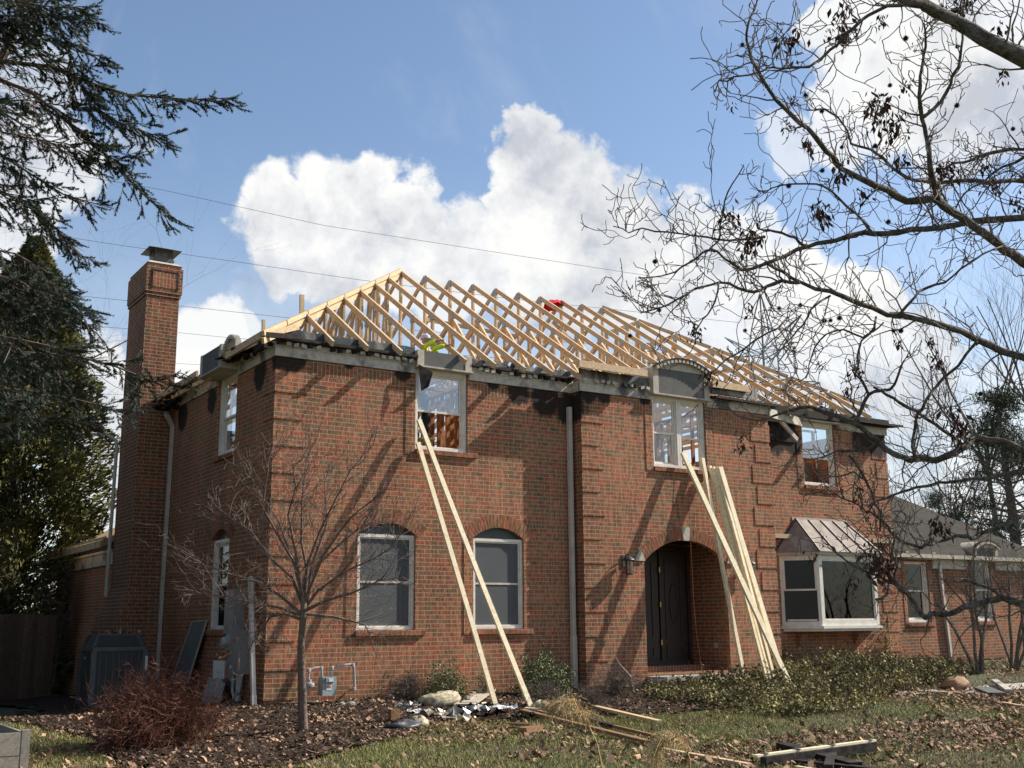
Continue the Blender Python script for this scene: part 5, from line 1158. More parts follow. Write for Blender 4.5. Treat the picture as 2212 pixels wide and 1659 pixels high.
def cone_tree(base, H_, prof, name, label, leaf, n, mt='arbor', elong=2.2, dr=.35, group=None, asp=.4, wig=.16):
    t = thing(name, base, label, 'tree', group); b = np.array(base); mb = MB(); mb.tube([Vector(base)+Vector((0, 0, -.2)), Vector(base)+Vector((0, 0, H_*.95))], [H_*.02+.06, .02], 8); mb.build('trunk', M['bark'], t)
    hs = nr.random(n)**.85; a = nr.uniform(0, 2*np.pi, n); R_ = np.interp(hs, [p[0] for p in prof], [p[1] for p in prof])
    lob = 1+wig*np.sin(a*5+hs*17)+wig*.8*np.sin(a*9-hs*31+1)+wig*.6*np.sin(hs*60+a*3); rad = R_*lob*(1-dr*nr.random(n)**2)
    P = b+np.stack([rad*np.cos(a), rad*np.sin(a), hs*H_], 1)
    out = np.stack([np.cos(a), np.sin(a), np.full(n, .5)], 1)+nr.normal(0, .5, (n, 3)); out /= np.linalg.norm(out, axis=1)[:, None]
    sd = np.cross(out, rnd_unit(n)); sd /= np.linalg.norm(sd, axis=1)[:, None]; s = leaf*nr.uniform(.5, 1.3, n)[:, None]
    quads(P, out*s, sd*s*asp, 'crown', M[mt], t); return t
ab = at(-5, 1500, 31); ab.z = -.9
cone_tree(ab, 13.4, [(0, 2.0), (.25, 2.25), (.5, 2.15), (.65, 1.75), (.8, 1.15), (.92, .6), (1, .1)], 'arborvitae', 'tall dense olive-green arborvitae rising behind the fence on the left', .125, 90000, asp=.26, wig=.2)
ab2 = at(-160, 1500, 33); ab2.z = -.9
cone_tree(ab2, 14, [(0, 2.6), (.5, 2.6), (.8, 1.6), (1, .3)], 'arborvitae', 'arborvitae cut by the left picture edge behind the fence', .17, 22000, asp=.3)
for i_, (x_, y_2) in enumerate(((-7.9, 1.2), (-7.7, 5.6), (-7.5, 10.2))):  # unseen trees added to block sky light from the left wall
    cone_tree((x_, y_2, GG(x_, y_2)), 10.5-i_*.4, [(0, 2.0), (.4, 2.2), (.8, 1.2), (1, .2)], 'arborvitae', ('unseen arborvitae added to shade the side wall, nearest the street', 'unseen arborvitae added to shade the side wall, middle of the row', 'unseen arborvitae added to shade the side wall, rearmost of the row')[i_], .30, 9000, asp=.4, group='unseen arborvitae row added to shade the side wall')
sp2 = at(222, 1500, 60); sp2.z = -1
cone_tree(sp2, 7.2, [(0, 1.6), (.5, 1.3), (.8, .7), (1, .15)], 'distant_conifer', 'small dark conifer far off between arborvitae and chimney', .2, 5000, mt='pine', asp=.35, wig=.3)
lb = at(60, 1500, 37); lb.z = -.8
bare((lb.x-2.6, lb.y, lb.z), 15.5, .16, 77, 'bare_tree', 'bare tree with fine pale twigs behind the spruce on the left', group=None, mt='barkpale', depth=5, kids=3, spread=.75, upb=.1)
bs = at(112, 1480, 29.5); bs.z = -.6
bare((bs.x, bs.y, bs.z), 3.1, .03, 78, 'bare_shrub', 'leafless brown shrub between fence and rear extension', 'shrub', mt='barkpale', depth=4, kids=4)
# pine at the right edge, built of flattened branch pads
def pine(base, H_, name, label, n_pad, seed, R_):
    rr = random.Random(seed); t = thing(name, base, label, 'tree'); mb = MB(); b = Vector(base); mb.tube([b, b+Vector((.2, 0, H_*.5)), b+Vector((0, .1, H_*.97))], [.28, .2, .04], 8); P = []; O = []
    for k in range(n_pad):
        f = rr.uniform(.18, 1); rad = R_*(1.08-f)**.7; a = rr.uniform(0, 6.28); L = rad*rr.uniform(.5, 1); e = b+Vector((L*math.cos(a), L*math.sin(a), H_*f+L*.18)); mb.tube([b+Vector((0, 0, H_*f-.1)), e], [.05, .012], 4, cap=False)
        m_ = 150; q = np.array(e)+nr.normal(size=(m_, 3))*np.array([.34, .34, .16])*(.7+.6*rr.random()); P.append(q); O.append(nr.normal(size=(m_, 3))+np.array([0, 0, .5]))
    mb.build('trunk', M['bark'], t); P = np.concatenate(P); O = np.concatenate(O); O /= np.linalg.norm(O, axis=1)[:, None]; sd = np.cross(O, rnd_unit(len(P))); sd /= np.linalg.norm(sd, axis=1)[:, None]
    quads(P, O*.14, sd*.018, 'crown', M['pine'], t)
pb = at(2215, 1440, 42); pb.z = -.5; pine(pb, 10.2, 'pine_tree', 'dark green pine rising behind the single-storey wing at the right edge', 95, 5, 3.0)
pb = at(2060, 1440, 70); pb.z = -.5; pine(pb, 9.5, 'pine_tree', 'small far pine top just over the grey shingle roof', 60, 6, 2.2)
for i, (u, D, h, r) in enumerate(((2190, 48, 17, .2), (2075, 55, 13.5, .16), (1960, 50, 9.5, .12), (2300, 46, 18, .22))):
    b = at(u, 1440, D); b.z = -.5
    bare(b, h, r, 100+i, 'bare_tree', ('tall grey leafless tree behind the pine at the right edge', 'leafless tree behind the shingled wing, second from the right edge', 'short fine-twigged leafless tree just right of the house corner', 'leafless tree beyond the right picture edge')[i], mt='barkpale', depth=5, kids=3, spread=.55, upb=.3)
# multi-stem shrubs before the wing
def stems(base, H_, n, seed, name, label, mt='bark', r=.03, lean=.3, tn=5, rt=.006):
    rr = random.Random(seed); t = thing(name, base, label, 'shrub'); b = Vector(base)
    for k in range(n):
        a = rr.uniform(0, 6.28); e = b+Vector((math.cos(a)*lean*H_*rr.uniform(.3, 1), math.sin(a)*lean*H_*rr.uniform(.3, 1), H_*rr.uniform(.6, .9))); pts = kink(b+Vector((rr.gauss(0, .05), rr.gauss(0, .05), -.05)), e, 4, .03, rr); mb = MB(); mb.tube(pts, [r, r*.85, r*.7, r*.5, r*.3], 6)
        for i in range(2, 5):
            for _ in range(tn): twig(mb, pts[i], (pts[i]-pts[i-1]).normalized()+Vector((rr.gauss(0, .6), rr.gauss(0, .6), .2)), H_*rr.uniform(.12, .3), rt, rr, 2, upb=.15, n=3, kids=2, bend=.2, sides=3)
        mb.build('stem', M[mt], t)
b = gp(2112, 1446); stems(b, 3.1, 4, 5, 'bare_shrub', 'multi-stemmed bare shrub before the wing, left of the other one', r=.045)
b = gp(2192, 1444); stems(b, 3.3, 5, 6, 'bare_shrub', 'multi-stemmed bare shrub before the wing, at the right picture edge', r=.04)
# ------------------------------------------------------------------ shrubs and ground cover
def twigbush(base, rx, rz, n, name, label, mt, L=.35, leaf=None, nleaf=0, lsize=.03, seed=1, r=.004, cat='shrub', up_=.5):
    rr = random.Random(seed); t = thing(name, base, label, cat); mb = MB(); b = Vector(base); tips = []
    for k in range(n):
        a = rr.uniform(0, 6.28); el = rr.uniform(.15, 1.5); d = Vector((math.cos(a)*math.cos(el), math.sin(a)*math.cos(el), math.sin(el)*rz/rx)); Lk = rx*rr.uniform(.55, 1.05)
        p = b+Vector((rr.gauss(0, rx*.12), rr.gauss(0, rx*.12), 0)); twig(mb, p, d+Vector((0, 0, up_*.3)), Lk*max(d.length, .6), r, rr, 3, upb=.05, n=4, kids=3, spread=.8, bend=.2, sides=3, tips=tips)
    mb.build('twigs', M[mt], t)
    if leaf and tips:
        P = np.array([tuple(p) for p, d in tips]); P = np.repeat(P, max(1, nleaf//len(P)+1), 0)[:nleaf] if nleaf > len(P) else P
        P = P+nr.normal(0, .045, P.shape); O = rnd_unit(len(P)); sd = np.cross(O, rnd_unit(len(P))); sd /= np.linalg.norm(sd, axis=1)[:, None]; s = lsize*nr.uniform(.6, 1.3, len(P))[:, None]
        quads(P, O*s*.5, sd*s*.3, 'leaves', M[leaf], t)
    return t
twigbush(gp(335, 1614), .76, .62, 400, 'barberry_bush', 'rounded leafless red-brown bush in front of the condenser and screen', 'shrubtwig', seed=2, r=.0045)
def leafmass(base, rx, ry, rz, n, name, label, leaf, lsize, seed=1, twn=50):
    rr = random.Random(seed); t = thing(name, base, label, 'shrub'); mb = MB(); b = Vector(base)
    for k in range(twn):
        a = rr.uniform(0, 6.28); q = rr.random()**.5; e = b+Vector((rx*q*math.cos(a), ry*q*math.sin(a), rz*rr.uniform(.5, 1.05)*(1-.4*q*q))); mb.tube(kink(b, e, 4, .05, rr), [.010, .007, .005, .003, .002], 4, cap=False)
    mb.build('twigs', M['hydr'], t)
    u = rnd_unit(n); u[:, 2] = np.abs(u[:, 2]); lob = 1+.22*np.sin(u[:, 0]*7+seed)*np.sin(u[:, 1]*6)+.14*np.sin(u[:, 2]*14+u[:, 0]*9); rad = (.45+.55*nr.random(n)**.5)*lob
    P = np.array(base)+u*rad[:, None]*np.array([rx, ry, rz]); O = rnd_unit(n)+u*.6; O /= np.linalg.norm(O, axis=1)[:, None]; sd = np.cross(O, rnd_unit(n)); sd /= np.linalg.norm(sd, axis=1)[:, None]; s = lsize*nr.uniform(.6, 1.4, n)[:, None]
    quads(P, O*s*.5, sd*s*.3, 'leaves', M[leaf], t); return t
b = gp(930, 1508); leafmass((b.x, -.55, GG(b.x, -.55)), .45, .32, .66, 2600, 'boxwood_shrub', 'thin yellow-green boxwood under the left ground-floor window', 'box_leaf', .035, 3, 90)
leafmass((4.05, -.35, -.25), .2, .2, .5, 500, 'boxwood_shrub', 'sparse small boxwood between the two leaning boards', 'box_leaf', .03, 4, 40)
leafmass((5.15, -.6, -.25), .62, .42, .80, 6500, 'boxwood_shrub', 'full green boxwood beside the white downspout', 'box_leaf', .035, 5, 70)
for (u, v, s, sd, lb) in ((830, 1505, .35, 11, 'grey dried flower stalks beside the gas meter'), (880, 1515, .40, 12, 'dried twiggy perennial left of the thin boxwood'), (1180, 1530, .38, 13, 'grey dead perennial at the foot of the full boxwood'), (1330, 1505, .42, 14, 'tangled dead perennial left of the entry step'), (1270, 1515, .32, 15, 'low dead perennial below the entry corner')):
    twigbush(gp(u, v), s, s*.9, 70, 'dried_perennial', lb, 'hydr', seed=sd, r=.003, cat='plant')
# winter creeper mass (one mass of ground cover)
CR = [tuple(gp(*p)[:2]) for p in ((1385, 1500), (1450, 1530), (1560, 1545), (1700, 1552), (1830, 1548), (1900, 1530), (1935, 1490), (1980, 1470), (2060, 1458), (2075, 1445))]+[(19.0, .8), (16.6, .85), (16.4, .1), (11.9, .1), (11.6, -.45), (8.2, -.75)]
n = 7000; X = nr.uniform(6.5, 20, n); Y = nr.uniform(-5.5, 1.0, n); k = inP(X, Y, CR) & (nr.random(len(X)) < .75+.9*vnoise(X, Y, 5, 41)); X, Y = X[k], Y[k]
hh = .17+.11*vnoise(X, Y, 2.3, 31)+.12*vnoise(X, Y, 6, 32)+.22*np.clip(1-np.abs(X-12.6)/3, 0, 1)+.10*vnoise(X, Y, 14, 33)+.10*np.clip(1-np.abs(Y+1.6)/1.5, 0, 1); hh = np.clip(hh, .08, .75)*np.clip((19.5-X)/4, .35, 1)
ln = nr.normal(0, .22, (len(X), 2)); hs_ = hh*nr.uniform(.55, 1.45, len(X)); K_ = 16; f_ = nr.random((len(X), K_))**.7; gz_ = GV(X, Y)
P = np.stack([X[:, None]+ln[:, :1]*f_*hs_[:, None]*3+nr.normal(0, .025, f_.shape), Y[:, None]+ln[:, 1:]*f_*hs_[:, None]*3+nr.normal(0, .025, f_.shape), gz_[:, None]+.02+f_*hs_[:, None]], 2).reshape(-1, 3); n = len(P); O = rnd_unit(n)+np.array([0, -.2, .3]); O /= np.linalg.norm(O, axis=1)[:, None]; sd = np.cross(O, rnd_unit(n)); sd /= np.linalg.norm(sd, axis=1)[:, None]; s = .056*nr.uniform(.4, 1.5, n)[:, None]
cl = [(15.9, .15, 0, 1.3), (15.8, .15, .3, .8), (12.3, .1, 0, .5), (14.4, .12, 0, .55)]
Q = np.concatenate([np.array([x, y, 0])+np.stack([nr.normal(0, .16, 420), nr.normal(0, .06, 420), np.abs(nr.normal(0, .5, 420))*h], 1) for x, y, z, h in cl]); P = np.concatenate([P, Q]); O2 = rnd_unit(len(Q)); sd2 = np.cross(O2, rnd_unit(len(Q))); sd2 /= np.linalg.norm(sd2, axis=1)[:, None]; s2 = .05*nr.uniform(.5, 1.3, len(Q))[:, None]
o = quads(P, np.concatenate([O*s*.5, O2*s2*.5]), np.concatenate([sd*s*.3, sd2*s2*.3]), 'winter_creeper', M['ivy'], loc=(12, -1.5, -.1)); tag(o, 'yellow-green winter creeper spreading below the entry and bay window', 'ground cover', kind='stuff'); print('ivy', n)
rr = random.Random(50); mb = MB()
for k in range(520):
    i = rr.randrange(len(X)); p = Vector((X[i], Y[i], GG(X[i], Y[i]))); twig(mb, p, Vector((rr.gauss(0, .5), rr.gauss(0, .5), 1)), hh[i]*rr.uniform(1.0, 1.5)+.08, .004, rr, 1, n=4, kids=2, bend=.25, sides=3)
one(mb, 'creeper_stems', M['hydr'], (12, -1.5, -.1), 'thin woody stems poking up through the winter creeper', 'stems')['kind'] = 'stuff'
# dead branch standing near the entry
b = gp(1368, 1500); mb = MB(); mb.tube([b, at(1362, 1462, (b-CAM).dot(FW)), at(1350, 1448, (b-CAM).dot(FW)), at(1338, 1435, (b-CAM).dot(FW)), at(1330, 1420, (b-CAM).dot(FW))], [.035, .025, .02, .016, .012], 7)
D0 = (b-CAM).dot(FW); mb.tube([b+Vector((0, 0, .12)), at(1345, 1482, D0), at(1325, 1478, D0-.2)], [.03, .026, .018], 7); mb.tube([at(1360, 1470, D0), at(1372, 1462, D0), at(1378, 1458, D0)], [.014, .01, .008], 6)
one(mb, 'dead_branch', M['greywood'], b, 'crooked grey dead branch standing left of the entry step', 'branch')
# ------------------------------------------------------------------ leaning boards
gB = 'loose boards leaned against the house'
def board(a, b, w, h, label, upv=(0, -1, 0), mt='paleboard', grp=gB, name='lumber_board'):
    a, b = Vector(a), Vector(b); mb = MB(); d = (b-a).normalized(); n = 8; x = d.cross(Vector(upv)).normalized(); z = x.cross(d).normalized()
    rr = random.Random(hash(label) % 999 if False else len(label)*7); bow = rr.uniform(-.02, .02); ring = []
    for i in range(n+1):
        t = i/n; c = a.lerp(b, t)+x*bow*math.sin(math.pi*t); ring.append([c-x*w/2-z*h/2, c+x*w/2-z*h/2, c+x*w/2+z*h/2, c-x*w/2+z*h/2])
    vs = [p for r in ring for p in r]; fs = [(0,3,2,1), (n*4, n*4+1, n*4+2, n*4+3)]+[(i*4+k, i*4+(k+1) % 4, (i+1)*4+(k+1) % 4, (i+1)*4+k) for i in range(n) for k in range(4)]
    mb.add(vs, fs); return one(mb, name, M[mt], a, label, 'board', grp)
def gy(u, v, y): return up(u, v, 'Y', y)
def foot(u, v):
    p = gp(u, v); return p+Vector((0, 0, .01))
f1 = foot(1071, 1527); f2 = foot(1149, 1534); print('feet', f1, f2)
board(f1, up(903, 958, 'Y', -.10), .088, .045, 'long pale board leaning to the upper left window, left foot')
board(f2, up(905, 907, 'Y', -.14), .088, .045, 'long pale board leaning to the upper left window, right foot')
def fo(u, v, y=-1.9):
    p = up(u, v, 'Y', y); p.z = GG(p.x, y)+.02; return Vector((p.x, y, p.z))
for (u0, u1, v1, y0, y1, w_, mt, lb) in ((1606,1517,990,-1.3,-.40,.062,'lumber','narrow golden board, leftmost foot of the bundle by the entry'), (1655,1533,1007,-1.75,-.37,.045,'lumber','board in the middle of the bundle between two pale ones'), (1663,1541,1009,-1.7,-.44,.04,'paleboard','thin pale board in the middle of the bundle'),
        (1672,1549,1010,-1.9,-.50,.05,'lumber','golden board behind the crossing one'), (1704,1475,978,-2.1,-.42,.088,'paleboard','widest pale board crossing over the others to the window sill'), (1692,1555,1009,-1.75,-.55,.088,'lumber','right-hand golden board of the bundle')):
    a = fo(u0 if False else u0+4, 1470, y0); board(a, up(u1, v1, 'Y', y1), w_*1.35, .06, lb)
# cord hanging from the window to the step
mb = MB(); mb.tube([up(1487, 1010, 'Y', -.40), up(1489, 1100, 'Y', -.42), up(1492, 1170, 'Y', -.5), up(1498, 1290, 'Y', -.75), up(1505, 1370, 'Y', -.8), up(1515, 1440, 'Y', -.85), up(1522, 1468, 'Y', -.9)], .006, 5)
one(mb, 'extension_cord', M['orange'], (9.3, -.6, 0), 'thin orange cord hanging from the upper window past the entry arch', 'cord')
# white downspout piece leaning at the corner
a = up(548, 1528, 'Y', -.16); b = up(541, 1246, 'Y', .45); a.z = GG(a.x, a.y); mb = MB(); mb.beam(a, b, .085, .065, (-1, 0, 0)); d = (b-a).normalized()
for k in (-1, 1): mb.beam(a+Vector((-.036, k*.02, 0)), b+Vector((-.036, k*.02, 0)), .006, .006, (-1, 0, 0))
mb.beam(a, a+d*.2, .098, .078, (-1, 0, 0)); one(mb, 'loose_downspout', M['downspout'], a, 'loose pale downspout length leaning at the front left house corner', 'downspout')
# ------------------------------------------------------------------ wall lanterns
def lantern(x, z, lb):
    t = thing('wall_lantern', (x, EY, z), lb, 'lantern'); Y0 = EY; yc = Y0-.17
    mb = MB(); mb.box(x-.055, x+.055, Y0-.025, Y0-.002, z-.13, z+.10); mb.tube([(x, Y0-.02, z+.02), (x, Y0-.09, z+.12), (x, yc, z+.10), (x, yc, z+.05)], .014, 7); mb.build('bracket', M['blackmetal'], t)
    mb = MB(); mb.lathe((x, yc, z), [(.005, .085), (.03, .07), (.05, .06), (.10, .02), (.115, 0), (.105, -.015)], 14); mb.lathe((x, yc, z-.29), [(.075, 0), (.085, .01), (.085, .025), (.06, .03)], 14)
    for k in range(6): a = k*math.pi/3; mb.box(x+.075*math.cos(a)-.006, x+.075*math.cos(a)+.006, yc+.075*math.sin(a)-.006, yc+.075*math.sin(a)+.006, z-.27, z-.01)
    for zz in (-.08, -.20): mb.lathe((x, yc, z+zz), [(.076, 0), (.08, .003), (.076, .008)], 12)
    mb.build('cage', M['blackmetal'], t); mb = MB(); mb.lathe((x, yc, z-.265), [(.062, 0), (.062, .25)], 12); mb.build('shade', M['lamp_glass'], t)
lantern(7.42, 2.33, 'dark wall lantern on the brick left of the entry arch'); lantern(10.80, 2.33, 'dark wall lantern right of the entry arch, half behind the leaning boards')
# ------------------------------------------------------------------ utilities on the left wall
t = thing('meter_cabinet', (-.1, 1.1, .95), 'tall grey electric meter cabinet on the shaded side wall', 'meter cabinet')
mb = MB(); mb.box(-.20, 0, 1.08, 1.55, .96, 1.72); mb.build('upper_box', M['green_box'], t)
mb = MB(); mb.box(-.22, 0, .72, 1.14, .28, 1.02); mb.box(-.225, -.215, .74, 1.12, .93, .99); mb.build('lower_box', M['green_box'], t)
mb = MB(); mb.lathe((0, 0, 0), [(.001, 0), (.09, 0), (.09, .09), (.07, .12), (.001, .125)], 14); mb.v = [(-.22-z if False else -.20-z, 1.28+y, .82+x) for x, y, z in mb.v]; mb.box(-.20, 0, 1.14, 1.42, .68, .95); mb.build('meter', M['pipe'], t)
mb = MB(); mb.box(-.2225, -.2205, .84, .95, .80, .89); mb.build('warning_label', M['redlabel'], t); mb = MB(); mb.box(-.2225, -.2205, 1.0, 1.09, .38, .43); mb.build('sticker', M['label'], t)
mb = MB(); mb.tube([(-.12, .90, .3), (-.12, .90, -.5)], .045, 8); mb.tube([(-.12, .90, -.12), (-.12, .90, -.5)], .055, 8); mb.tube([(-.12, .74, .3), (-.14, .80, .0), (-.14, 1.0, -.12), (-.14, 1.12, 0), (-.12, 1.16, .4)], .03, 7); mb.tube([(-.1, 1.14, .60), (-.12, 1.35, .52), (-.12, 1.5, .42)], .045, 6); mb.build('conduit', M['pipe'], t)
t = thing('telephone_box', (-.1, 1.7, .3), 'small pale utility box hanging open with loose wires', 'utility box')
mb = MB(); mb.box(-.09, -.005, 1.30, 1.62, .02, .50); mb.build('back_box', M['green_box'], t); mb = MB(); mb.beam((-.20, 1.98, .04), (-.10, 1.66, .04), .03, .46, (0, 0, 1)); mb.v = [(x, y, z+.22) for x, y, z in mb.v]; mb.build('lid', M['label'], t)
mb = MB(); rr = random.Random(3)
for k in range(9): p = Vector((-.12, 1.45+rr.uniform(-.12, .12), .15)); mb.tube([p, p+Vector((-.08, rr.gauss(0, .1), -.08)), p+Vector((-.05, rr.gauss(0, .15), .05)), p+Vector((-.02, rr.gauss(0, .1), -.2))], .006, 4)
mb.build('wires', M['blackplastic'], t); mb = MB(); mb.tube([(-.1, 1.5, .75), (-.14, 1.52, .3), (-.18, 1.35, .1), (-.2, 1.5, -.3), (-.4, 1.45, -.42), (-.5, 1.1, -.36)], .008, 5); mb.tube([(-.1, 1.15, .42), (-.16, 1.3, .38), (-.2, 1.34, .1)], .008, 5); mb.build('orange_wire', M['orange'], t)
t = thing('utility_pedestal', (-.35, 1.35, -.3), 'tilted grey metal cover on a post below the hanging utility box', 'pedestal')
mb = MB(); mb.beam((-.36, 1.70, -.02), (-.36, 1.25, -.08), .16, .46, (.2, 0, 1)); mb.build('cover', M['pipe'], t); mb = MB(); mb.beam((-.33, 1.45, -.5), (-.33, 1.5, .1), .03, .03, (1, 0, 0)); mb.beam((-.33, 1.2, -.45), (-.33, 1.38, .0), .05, .02, (1, 0, 0)); mb.build('post', M['blackmetal'], t)
# window screen leaning
t = thing('window_screen', (-.3, 3.7, 0), 'dark framed window screen leaning on the side wall by the open window', 'window screen')
q = [up(371, 1470, 'X', -.22), up(405, 1475, 'X', -.22), up(447, 1340, 'X', -.06), up(416, 1343, 'X', -.06)]; q = [Vector(p) for p in q]
mb = MB(); mb.prism([q[0]*1, q[1]*1, q[2]*1, q[3]*1], (.004, 0, 0)); mb.build('mesh', M['screen'], t); mb = MB()
for i in range(4): mb.beam(q[i], q[(i+1) % 4], .02, .03, (1, 0, 0))
mb.build('frame', M['trimclean'], t)
# air conditioner
c = gp(245, 1530); c = Vector((c.x+.02, c.y+.35, GG(c.x, c.y))); print('ac', c, GG(c.x, c.y)); t = thing('air_conditioner', c, 'dark louvred air-conditioning condenser standing beside the chimney', 'air conditioner'); hw = .45; zt_ = 1.22; z0 = c.z
def rbox(h0, z0_, z1_, h1=None): h1 = h1 or h0; return [(c.x-h0, c.y-h0, z0_), (c.x+h0, c.y-h0, z0_), (c.x+h0, c.y+h0, z0_), (c.x-h0, c.y+h0, z0_), (c.x-h1, c.y-h1, z1_), (c.x+h1, c.y-h1, z1_), (c.x+h1, c.y+h1, z1_), (c.x-h1, c.y+h1, z1_)]
mb = MB(); mb.add(rbox(hw, z0+.05, z0+1.0), MB.BF); mb.add(rbox(hw-.02, z0+1.075, z0+1.27, hw-.11), MB.BF); mb.build('coil_panel', M['acdark'], t)
mb = MB(); mb.add(rbox(hw+.02, z0+1.001, z0+1.07), MB.BF); mb.add(rbox(hw+.01, z0, z0+.06), MB.BF); mb.add(rbox(hw-.10, z0+1.272, z0+1.30), MB.BF)
for sx in (-1, 1):
    for sy in (-1, 1): mb.box(c.x+sx*hw-.045, c.x+sx*hw+.045, c.y+sy*hw-.045, c.y+sy*hw+.045, z0+.06, z0+1.0); mb.beam((c.x+sx*(hw-.02), c.y+sy*(hw-.02), z0+1.07), (c.x+sx*(hw-.11), c.y+sy*(hw-.11), z0+1.27), .06, .06)
for k in range(1, 8):
    u = -hw+2*hw*k/8; mb.box(c.x+u-.006, c.x+u+.006, c.y-hw-.012, c.y-hw, z0+.07, z0+1.0); mb.box(c.x-hw-.012, c.x-hw, c.y+u-.006, c.y+u+.006, z0+.07, z0+1.0)
for k in range(9): f = (k+.5)/9; h_ = hw-.018-.09*f; zz = z0+1.08+.19*f; mb.box(c.x-h_, c.x+h_, c.y-h_-.008, c.y-h_, zz, zz+.006); mb.box(c.x-h_-.008, c.x-h_, c.y-h_, c.y+h_, zz, zz+.006)
mb.build('cabinet_frame', M['acframe'], t)
mb = MB(); mb.box(c.x-hw-.004, c.x-hw, c.y+.1, c.y+.2, z0+.85, z0+.9); mb.build('badge', M['label'], t); mb = MB(); mb.box(c.x+hw+.001, c.x+hw+.0465, c.y-hw-.048, c.y-hw-.044, z0+.66, z0+.9); mb.build('label', M['label'], t)
P = np.array(c)+np.stack([nr.normal(.05, .14, 130), nr.normal(-.05, .14, 130), 1.31+np.abs(nr.normal(0, .025, 130))], 1); A, B = leafquads(P, .07, .7)
o = quads(P, A, B, 'leaf_pile', M['litter'], loc=tuple(c)); tag(o, 'small heap of dead leaves on top of the condenser', 'leaves', kind='stuff')
# flower pots
for (u, v, r, h, lb) in ((210, 1500, .30, .34, 'wide black nursery pot between fence and condenser'), (218, 1478, .22, .26, 'black pot stacked on top of the wide nursery pot'), (190, 1497, .2, .25, 'smaller black pot on the left of the wide nursery pot')):
    b = gp(210, 1512); b = at(u, 1512, (b-CAM).dot(FW)); b.z = GG(b.x, b.y)+(.34 if 'stacked' in lb else 0); mb = MB(); mb.lathe(b, [(r*.75, 0), (r*.95, h*.85), (r*1.03, h*.86), (r*1.03, h), (r*.93, h), (r*.9, h*.9)], 18); one(mb, 'flower_pot', M['blackplastic'], b, lb, 'pot', smooth=False)
# gas meter
D0 = -.30; q_ = lambda u, v, y=D0: up(u, v, 'Y', y)
t = thing('gas_meter', q_(708, 1505), 'grey-green gas meter with looping pipes on the front wall', 'gas meter')
mb = MB(); a = q_(691, 1503); b = q_(722, 1462); mb.prism([Vector((a.x, D0-.1, a.z)), Vector((b.x-.02, D0-.1, a.z)), Vector((b.x, D0-.1, a.z+.05)), Vector((b.x, D0-.1, b.z)), Vector((a.x+.02, D0-.1, b.z)), Vector((a.x, D0-.1, b.z-.04))], (0, .2, 0)); mb.box(a.x+.05, b.x-.05, D0-.14, D0-.10, b.z-.08, b.z+.0); mb.build('body', M['meterblue'], t)
mb = MB(); mb.box(a.x+.09, b.x-.08, D0-.145, D0-.1405, b.z-.07, b.z-.015); mb.box(a.x+.07, b.x-.09, D0-.104, D0-.1005, a.z+.09, a.z+.18); mb.build('sticker', M['label'], t); mb = MB(); mb.box(a.x+.08, b.x-.10, D0-.107, D0-.1045, a.z+.13, a.z+.155); mb.build('warning_label', M['redlabel'], t)
mb = MB(); R_ = .021
mb.tube([q_(696, 1463), q_(695, 1447), q_(694, 1442), q_(678, 1443), q_(668, 1448), q_(666, 1470), q_(667, 1500)], R_, 8); mb.tube([q_(717, 1462), q_(715, 1448), q_(718, 1441), q_(735, 1438), q_(757, 1435), q_(764, 1437), q_(765, 1455), q_(766, 1485), q_(765, 1490), up(755, 1490, 'Y', -.02)], R_, 8)
for p in ((694, 1443), (717, 1443), (762, 1436), (667, 1448), (765, 1488), (728, 1440)): c_p = q_(*p); mb.lathe(c_p+Vector((0, 0, -.03)), [(.02, 0), (.033, .005), (.033, .055), (.02, .06)], 10)
mb.lathe(q_(668, 1478)+Vector((0, -.02, -.04)), [(.02, -.01), (.075, 0), (.08, .03), (.075, .06), (.03, .07), (.025, .12)], 12); mb.build('pipe', M['pipe'], t)
# ------------------------------------------------------------------ fence, planter
A0 = Vector((-.15, 16.4, 0)); A0 = at(118, 1400, 28.2); B0 = at(-260, 1400, 24.0); t = thing('wooden_fence', (A0.x, A0.y, -.7), 'weathered vertical-board privacy fence at the left edge', 'fence'); L = (B0-A0); L.z = 0; nb = int(L.length/.145); d = L.normalized(); nrm = Vector((d.y, -d.x, 0)); rr = random.Random(8)
mb = MB()
for k in range(nb):
    p = A0+d*(k*.145); zt2 = 1.42+rr.uniform(-.02, .02)+.0*k; n_ = nrm*rr.uniform(-.006, .006); a = Vector((p.x, p.y, -1.2))+n_; b2 = Vector((p.x, p.y, 0))+d*.138+n_
    mb.add([(a.x, a.y, -1.2), (b2.x, b2.y, -1.2), (b2.x+nrm.x*.02, b2.y+nrm.y*.02, -1.2), (a.x+nrm.x*.02, a.y+nrm.y*.02, -1.2), (a.x, a.y, zt2), (b2.x, b2.y, zt2), (b2.x+nrm.x*.02, b2.y+nrm.y*.02, zt2), (a.x+nrm.x*.02, a.y+nrm.y*.02, zt2)], MB.BF)
mb.build('board_panel', M['fencewood'], t)
p = gp(28, 1655); pe = Vector((-4.25, -3.5, 0)); pl_ = thing('planter_box', (-4.6, -3.2, -.45), 'grey weathered timber raised planter cut off at the lower left corner', 'planter')
c1 = gp(57, 1680); ztp = c1.z+.62
def tp_(u, v, z): 
    d = ray(u, v); return CAM+d*((z-CAM.z)/d.z)
zt3 = -.05; cA = tp_(56, 1580, zt3); cB = tp_(0, 1561, zt3); print('planter', cA, cB, GG(cA.x, cA.y))
e1 = (cB-cA).normalized(); e2 = Vector((-e1.y, e1.x, 0)); 
if e2.dot(RT) > 0: e2 = -e2
gz = GG(cA.x, cA.y)-.1
mb = MB()
